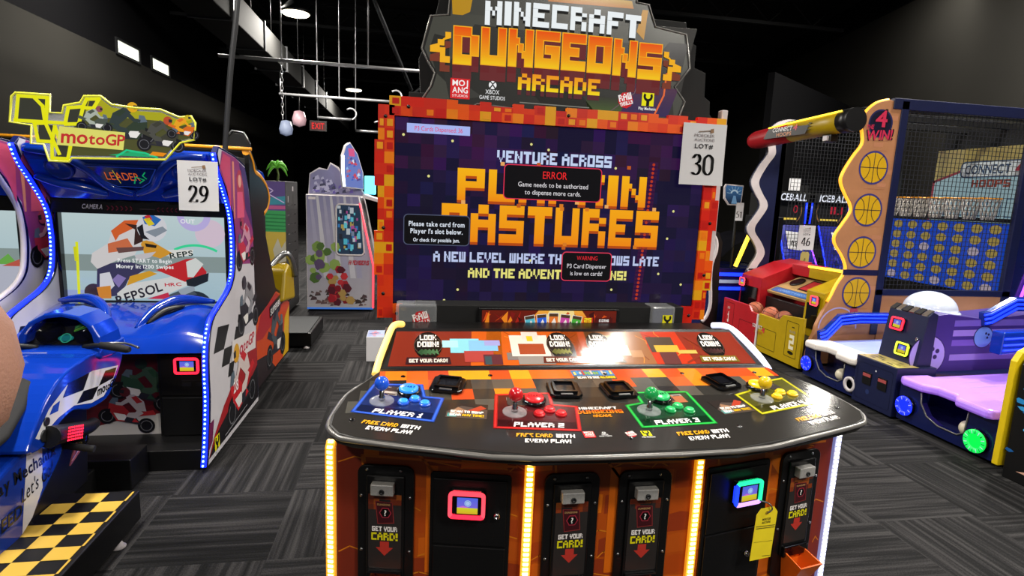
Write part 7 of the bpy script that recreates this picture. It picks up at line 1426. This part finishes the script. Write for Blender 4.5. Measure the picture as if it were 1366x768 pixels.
for k in range(6): m.fbox(f2, .01+k*.062, .058+k*.062, .0, .07, 0, .012, 'steel' if k % 2 else 'dark_steel')
m.build('top_grille', tr)
m = MB(); m.lathe(TOP(4.30, 4.10, .80), 0, 0, [(.215, 0.0), (.215, .02), (.20, .03)]+[(.195*cos(a), .03+.15*sin(a)) for a in [pi/2*k/9 for k in range(10)]], 'dome', n=36); m.build('white_dome', BW, label='white dome')
# divider between the lanes with printed balls and stripes
fd = FRONT(0, 3.83, 0); dv = [(4.0, .36), (6.3, .42), (6.3, .92), (5.2, .93), (4.95, .84), (4.55, .80), (4.20, .84), (4.02, .82)]
m = MB(); m.prism(fd, dv, -.30, 0, 'print', '#3c2c78'); dd = m.build('lane_divider', BW, bevel=.004)
m = MB()
for v, c in ((.46, '#8a74c8'), (.58, '#6a50b0'), (.66, '#8e78cc'), (.74, '#6a56b4')): m.poly(fd, [(4.27, v), (6.28, v+.04), (6.28, v+.10), (4.27, v+.05)], 'print', c, .001)
for u, v, r, c in ((4.06, .50, .16, '#a294dc'), (4.56, .655, .085, '#6a8cd8'), (5.06, .54, .085, '#6a8cd8')):
    m.disc(fd, u, v, r+.008, 'print', '#241a50', .0016, n=30); m.disc(fd, u, v, r, 'print', c, .002, n=30)
    for a, b in ((.25, .35), (.55, .25), (.45, -.05)): m.disc(fd, u+a*r, v+b*r, r*.12, 'print', '#241c48', .0024, n=12)
m.build('divider_print', dd)
# blue stepped light rails above the divider and along the far side
def rail(y, pts, name='stepped_rail'):
    m = MB(); f = FRONT(0, y, 0); top = pts; bot = [(u+.02, v-.11) for u, v in reversed(pts)]; m.prism(f, top+bot, -.05, 0, 'blue_deep'); r = m.build(name, BW, bevel=.003)
    for k in range(3): m = MB(); m.tube([f.p(u+.01*k, v-.018-.034*k, .006) for u, v in pts], .009, 'rim_blue', n=6); m.build('rail_light', r, label='blue light line')
rail(3.92 if False else 3.80, [(4.50, .86), (4.56, .87), (4.78, .985), (5.06, .985), (5.10, .96)]); rail(4.80, [(3.86, .46), (3.92, .48), (4.06, .63), (4.26, .65), (4.60, .65), (4.95, .66)])
m = MB(); f = FRONT(0, 3.62, 0); m.prism(f, [(4.50, .56), (6.0, .66), (6.0, .80), (4.50, .74)], -.10, 0, 'blue_plastic'); br = m.build('bumper_bar', BW, bevel=.012, seg=3)
for v in (.60, .64, .69): m = MB(); m.tube([f.p(4.51, v, .004), f.p(6.0, v+.085, .004)], .008, 'rim_blue', n=6); m.build('bar_light', br, label='blue light line')
m = MB(); m.prism(FRONT(0, 2.97, 0), [(3.77, .03), (6.3, .03), (6.3, .46), (4.4, .45), (3.95, .42), (3.80, .34)], -.03, 0.0, 'navy_gloss'); ep = m.build('end_panel', BW, bevel=.004)
m = MB(); f = FRONT(0, 2.969, 0); m.poly(f, [(3.80, .24), (4.1, .30), (4.5, .30), (4.5, .36), (4.0, .36), (3.82, .30)], 'print', '#a9b2c8', .001); m.poly(f, [(3.79, .05), (4.2, .05), (4.05, .18), (3.80, .20)], 'print', '#4a62a0', .001); m.build('end_print', ep)
for x in (3.9, 6.3):
    for y in (3.05, 4.8): m = MB(); m.lathe(TOP(x, y, 0), 0, 0, [(.03, 0), (.03, .008), (.015, .02), (0, .02)], 'dark_steel', n=10); m.build('levelling_foot', BW)

# ---------------------------------------------------------------- black and yellow cabinet cut by the right edge
t = thing('arcade_cabinet', 'black cabinet with yellow edge and blue drips, at the right edge of the photo', 'arcade machine', (4.1, 2.5, 0))
pr = [(3.68, .06), (3.685, .74), (3.72, .80), (3.80, .84), (4.6, .95), (4.6, .06)]
m = MB(); m.prism(FRONT(0, 2.10, 0), [(3.70, .0), (4.6, 0), (4.6, .94), (3.80, .83), (3.73, .79), (3.70, .73)], -.74, 0, 'black'); b = m.build('body', t, bevel=.006)
for y in (2.88, 2.12):
    m = MB(); m.prism(FRONT(0, y, 0), pr, -.02, .02, 'yellow_trim'); m.build('edge_panel', t, bevel=.004, label='yellow edge panel')
lf = LEFT(3.699, 2.86, 0); m = MB(); rnd = random.Random(31)
for k in range(26):
    u, v, r = rnd.uniform(.03, .70), rnd.uniform(.12, .70), rnd.uniform(.008, .03); m.poly(lf, [(u+r*cos(a)*rnd.uniform(.7, 1.4)*1.6, v+r*sin(a)*rnd.uniform(.5, .9)) for a in [2*pi*j/9 for j in range(9)]], 'print', rnd.choice(['#2a86c8', '#3a9ad8', '#1c5a9c', '#50aee0']), .001)
m.poly(lf, [(.10, .07), (.70, .07), (.70, .10), (.16, .09)], 'print', '#d0a08a', .001); m.build('drip_print', b)
# ================================================================ person just left of the camera, bent elbow reaching into the picture
def skinned(name, chains, mat_key, parent, root, sub=2):
    """chains: lists of (point, radius); points shared between chains join up"""
    me = bpy.data.meshes.new(name); V = []; E_ = []; Rr = []; idx = {}
    off = parent.location
    for ch in chains:
        prev = None
        for p, r in ch:
            k = tuple(round(c, 4) for c in p)
            if k not in idx: idx[k] = len(V); V.append(tuple(Vector(p)-off)); Rr.append(r)
            if prev is not None: E_.append((prev, idx[k]))
            prev = idx[k]
    me.from_pydata(V, E_, []); me.update(); me.materials.append(MATS[mat_key])
    o = bpy.data.objects.new(name, me); COL.objects.link(o); o.parent = parent
    md = o.modifiers.new('skin', 'SKIN'); md.use_smooth_shade = True; md.branch_smoothing = 0.4
    lay = me.skin_vertices[0].data
    for i, r in enumerate(Rr):
        lay[i].radius = r if isinstance(r, tuple) else (r, r); lay[i].use_root = False
    lay[idx[tuple(round(c, 4) for c in root)]].use_root = True
    s = o.modifiers.new('sub', 'SUBSURF'); s.levels = sub; s.render_levels = sub
    return o
PX_, PY_ = -.64, .10
P_ = thing('person', 'person cut off by the left edge, only a bent bare elbow showing', 'person', (PX_, PY_, 0))
pel, bel, che, upc, nec, hd0, hd1, hd2 = [(PX_, PY_+dy, z) for dy, z in ((0, .94), (.005, 1.08), (.0, 1.25), (-.01, 1.38), (-.01, 1.475), (.012, 1.555), (.02, 1.64), (.005, 1.715))]
shR, elR, foR, wrR = (-.455, .095, 1.405), (-.220, .30, 1.545), (-.34, .335, 1.515), (-.452, .345, 1.50)
shL, elL, foL, wrL = (-.825, .085, 1.405), (-.875, .075, 1.12), (-.875, .12, 1.0), (-.865, .18, .88)
def hand(w, fwd, side, up_):
    f, s, u = Vector(fwd).normalized(), Vector(side).normalized(), Vector(up_).normalized(); w = Vector(w); out = []
    palm = tuple(w+f*.045); out.append([(tuple(w), .027), (palm, (.036, .020))])
    for k, (o, l) in enumerate(((-.030, .064), (-.010, .074), (.011, .070), (.030, .055))):
        b = w+f*.088+s*o; m1 = b+f*l*.42-u*.010; m2 = m1+f*l*.26-u*.018; t = m2+f*l*.14-u*.020
        out.append([(palm, (.036, .020)), (tuple(b), .0105), (tuple(m1), .0095), (tuple(m2), .0085), (tuple(t), .007)])
    b = w+f*.03-s*.034; out.append([(tuple(w), .027), (tuple(b), .013), (tuple(b+f*.032-s*.014-u*.008), .0105), (tuple(b+f*.056-s*.012-u*.020), .008)])
    return out
legs = []
for sg in (-1, 1):
    h = (PX_+sg*.095, PY_, .87); legs += [[(pel, .135), (h, .088), (PX_+sg*.105, PY_+.01, .68) and ((PX_+sg*.105, PY_+.01, .68), .078), ((PX_+sg*.11, PY_+.015, .48), .056), ((PX_+sg*.112, PY_-.01, .32), .055), ((PX_+sg*.115, PY_-.01, .10), .036), ((PX_+sg*.12, PY_+.03, .05), .036), ((PX_+sg*.125, PY_+.13, .035), .034)]]
body = skinned('body', [[(pel, .135), (bel, .120), (che, (.145, .11)), (upc, (.13, .09)), (nec, .055), (hd0, (.068, .078)), (hd1, (.078, .098)), (hd2, (.058, .074))],
    [(upc, (.13, .09)), (shR, .058), ((-.345, .195, 1.47), .050), (elR, .074), (foR, .045), (wrR, .029)], [(upc, (.13, .09)), (shL, .058), ((-.855, .08, 1.26), .047), (elL, .040), (foL, .041), (wrL, .028)]]
    + legs + hand(wrR, (-1, .05, -.05), (0, -.2, 1), (0, 1, .1)) + hand(wrL, (.05, .25, -1), (0, 1, .2), (1, 0, 0)), 'skin', P_, pel)
m = MB(); el = lambda z, rx, ry, dy=0: [(PX_+rx*cos(t), PY_+dy+ry*sin(t), z) for t in [2*pi*k/24 for k in range(24)]]
rw = [el(.86, .172, .138), el(.98, .165, .132), el(1.08, .158, .126), el(1.24, .178, .130), el(1.34, .186, .120, -.005), el(1.41, .15, .098, -.01), el(1.455, .085, .075, -.01), el(1.465, .074, .070, -.008)]
m.grid(rw, 'shirt', closed=True)
for P in ([(PX_+.10, PY_-.005, 1.355), (-.455, .095, 1.405), (-.40, .145, 1.436)], [(PX_-.10, PY_-.005, 1.355), (-.825, .085, 1.405), (-.858, .082, 1.26)]): m.tube(catmull(P, 5), [.085+(.064-.085)*k/10 for k in range(11)], 'shirt', n=16, caps=False)
m.build('shirt', P_)
m = MB(); m.grid([el(.74, .10, .10), el(.80, .178, .130), el(.88, .176, .140), el(.96, .166, .134)], 'jeans', closed=True)
for sg in (-1, 1): m.tube(catmull([(PX_+sg*.088, PY_, .90), (PX_+sg*.10, PY_+.005, .72), (PX_+sg*.11, PY_+.012, .48), (PX_+sg*.112, PY_-.008, .30), (PX_+sg*.115, PY_-.012, .075)], 4), [.098-.035*k/16 for k in range(17)], 'jeans', n=16)
m.build('jeans', P_)
for sg in (-1, 1): skinned('shoe', [[((PX_+sg*.115, PY_-.03, .05), (.042, .045)), ((PX_+sg*.12, PY_+.04, .05), (.044, .045)), ((PX_+sg*.125, PY_+.13, .042), (.042, .038)), ((PX_+sg*.127, PY_+.17, .036), (.034, .030))]], 'shoe', P_, (PX_+sg*.115, PY_-.03, .05))
m = MB(); m.ball((PX_, PY_-.005, 1.665), .1, 'hair', n=24, k=14, sq=(.86, 1.04, .92)); hv = [v for v in m.v]
m2 = MB(); m2.v = hv
for f_, mm, c_, s_ in zip(m.f, m.m, m.c, m.sm):
    cz = sum(hv[i][2] for i in f_)/len(f_); cy = sum(hv[i][1] for i in f_)/len(f_)
    if cz > 1.70 or (cy < PY_+.0 and cz > 1.58) or (cz > 1.64 and cy < PY_+.045): m2.quad(f_, mm, c_, s_)
m2.build('hair', P_)
m = MB(); fy = PY_+.02+.098
for sg in (-1, 1):
    m.ball((PX_+sg*.031, fy-.012, 1.645), .0125, 'paper', n=12, k=8); m.ball((PX_+sg*.031, fy-.003, 1.645), .0062, 'hair', n=10, k=6)
m.build('eye', P_)
m = MB(); m.grid([[(PX_-.008, fy-.008, 1.648), (PX_, fy, 1.65), (PX_+.008, fy-.008, 1.648)], [(PX_-.016, fy-.012, 1.612), (PX_, fy+.018, 1.612), (PX_+.016, fy-.012, 1.612)], [(PX_-.012, fy-.012, 1.602), (PX_, fy+.004, 1.600), (PX_+.012, fy-.012, 1.602)]], 'skin'); m.build('nose', P_)
m = MB(); m.tube([(PX_-.024, fy-.016, 1.578), (PX_, fy-.004, 1.576), (PX_+.024, fy-.016, 1.578)], [.003, .007, .003], 'skin', c='#a05a50', n=8); m.build('mouth', P_)
for sg in (-1, 1): m = MB(); m.ball((PX_+sg*.080, PY_+.005, 1.635), .03, 'skin', n=12, k=8, sq=(.4, .6, 1.0)); m.build('ear', P_)
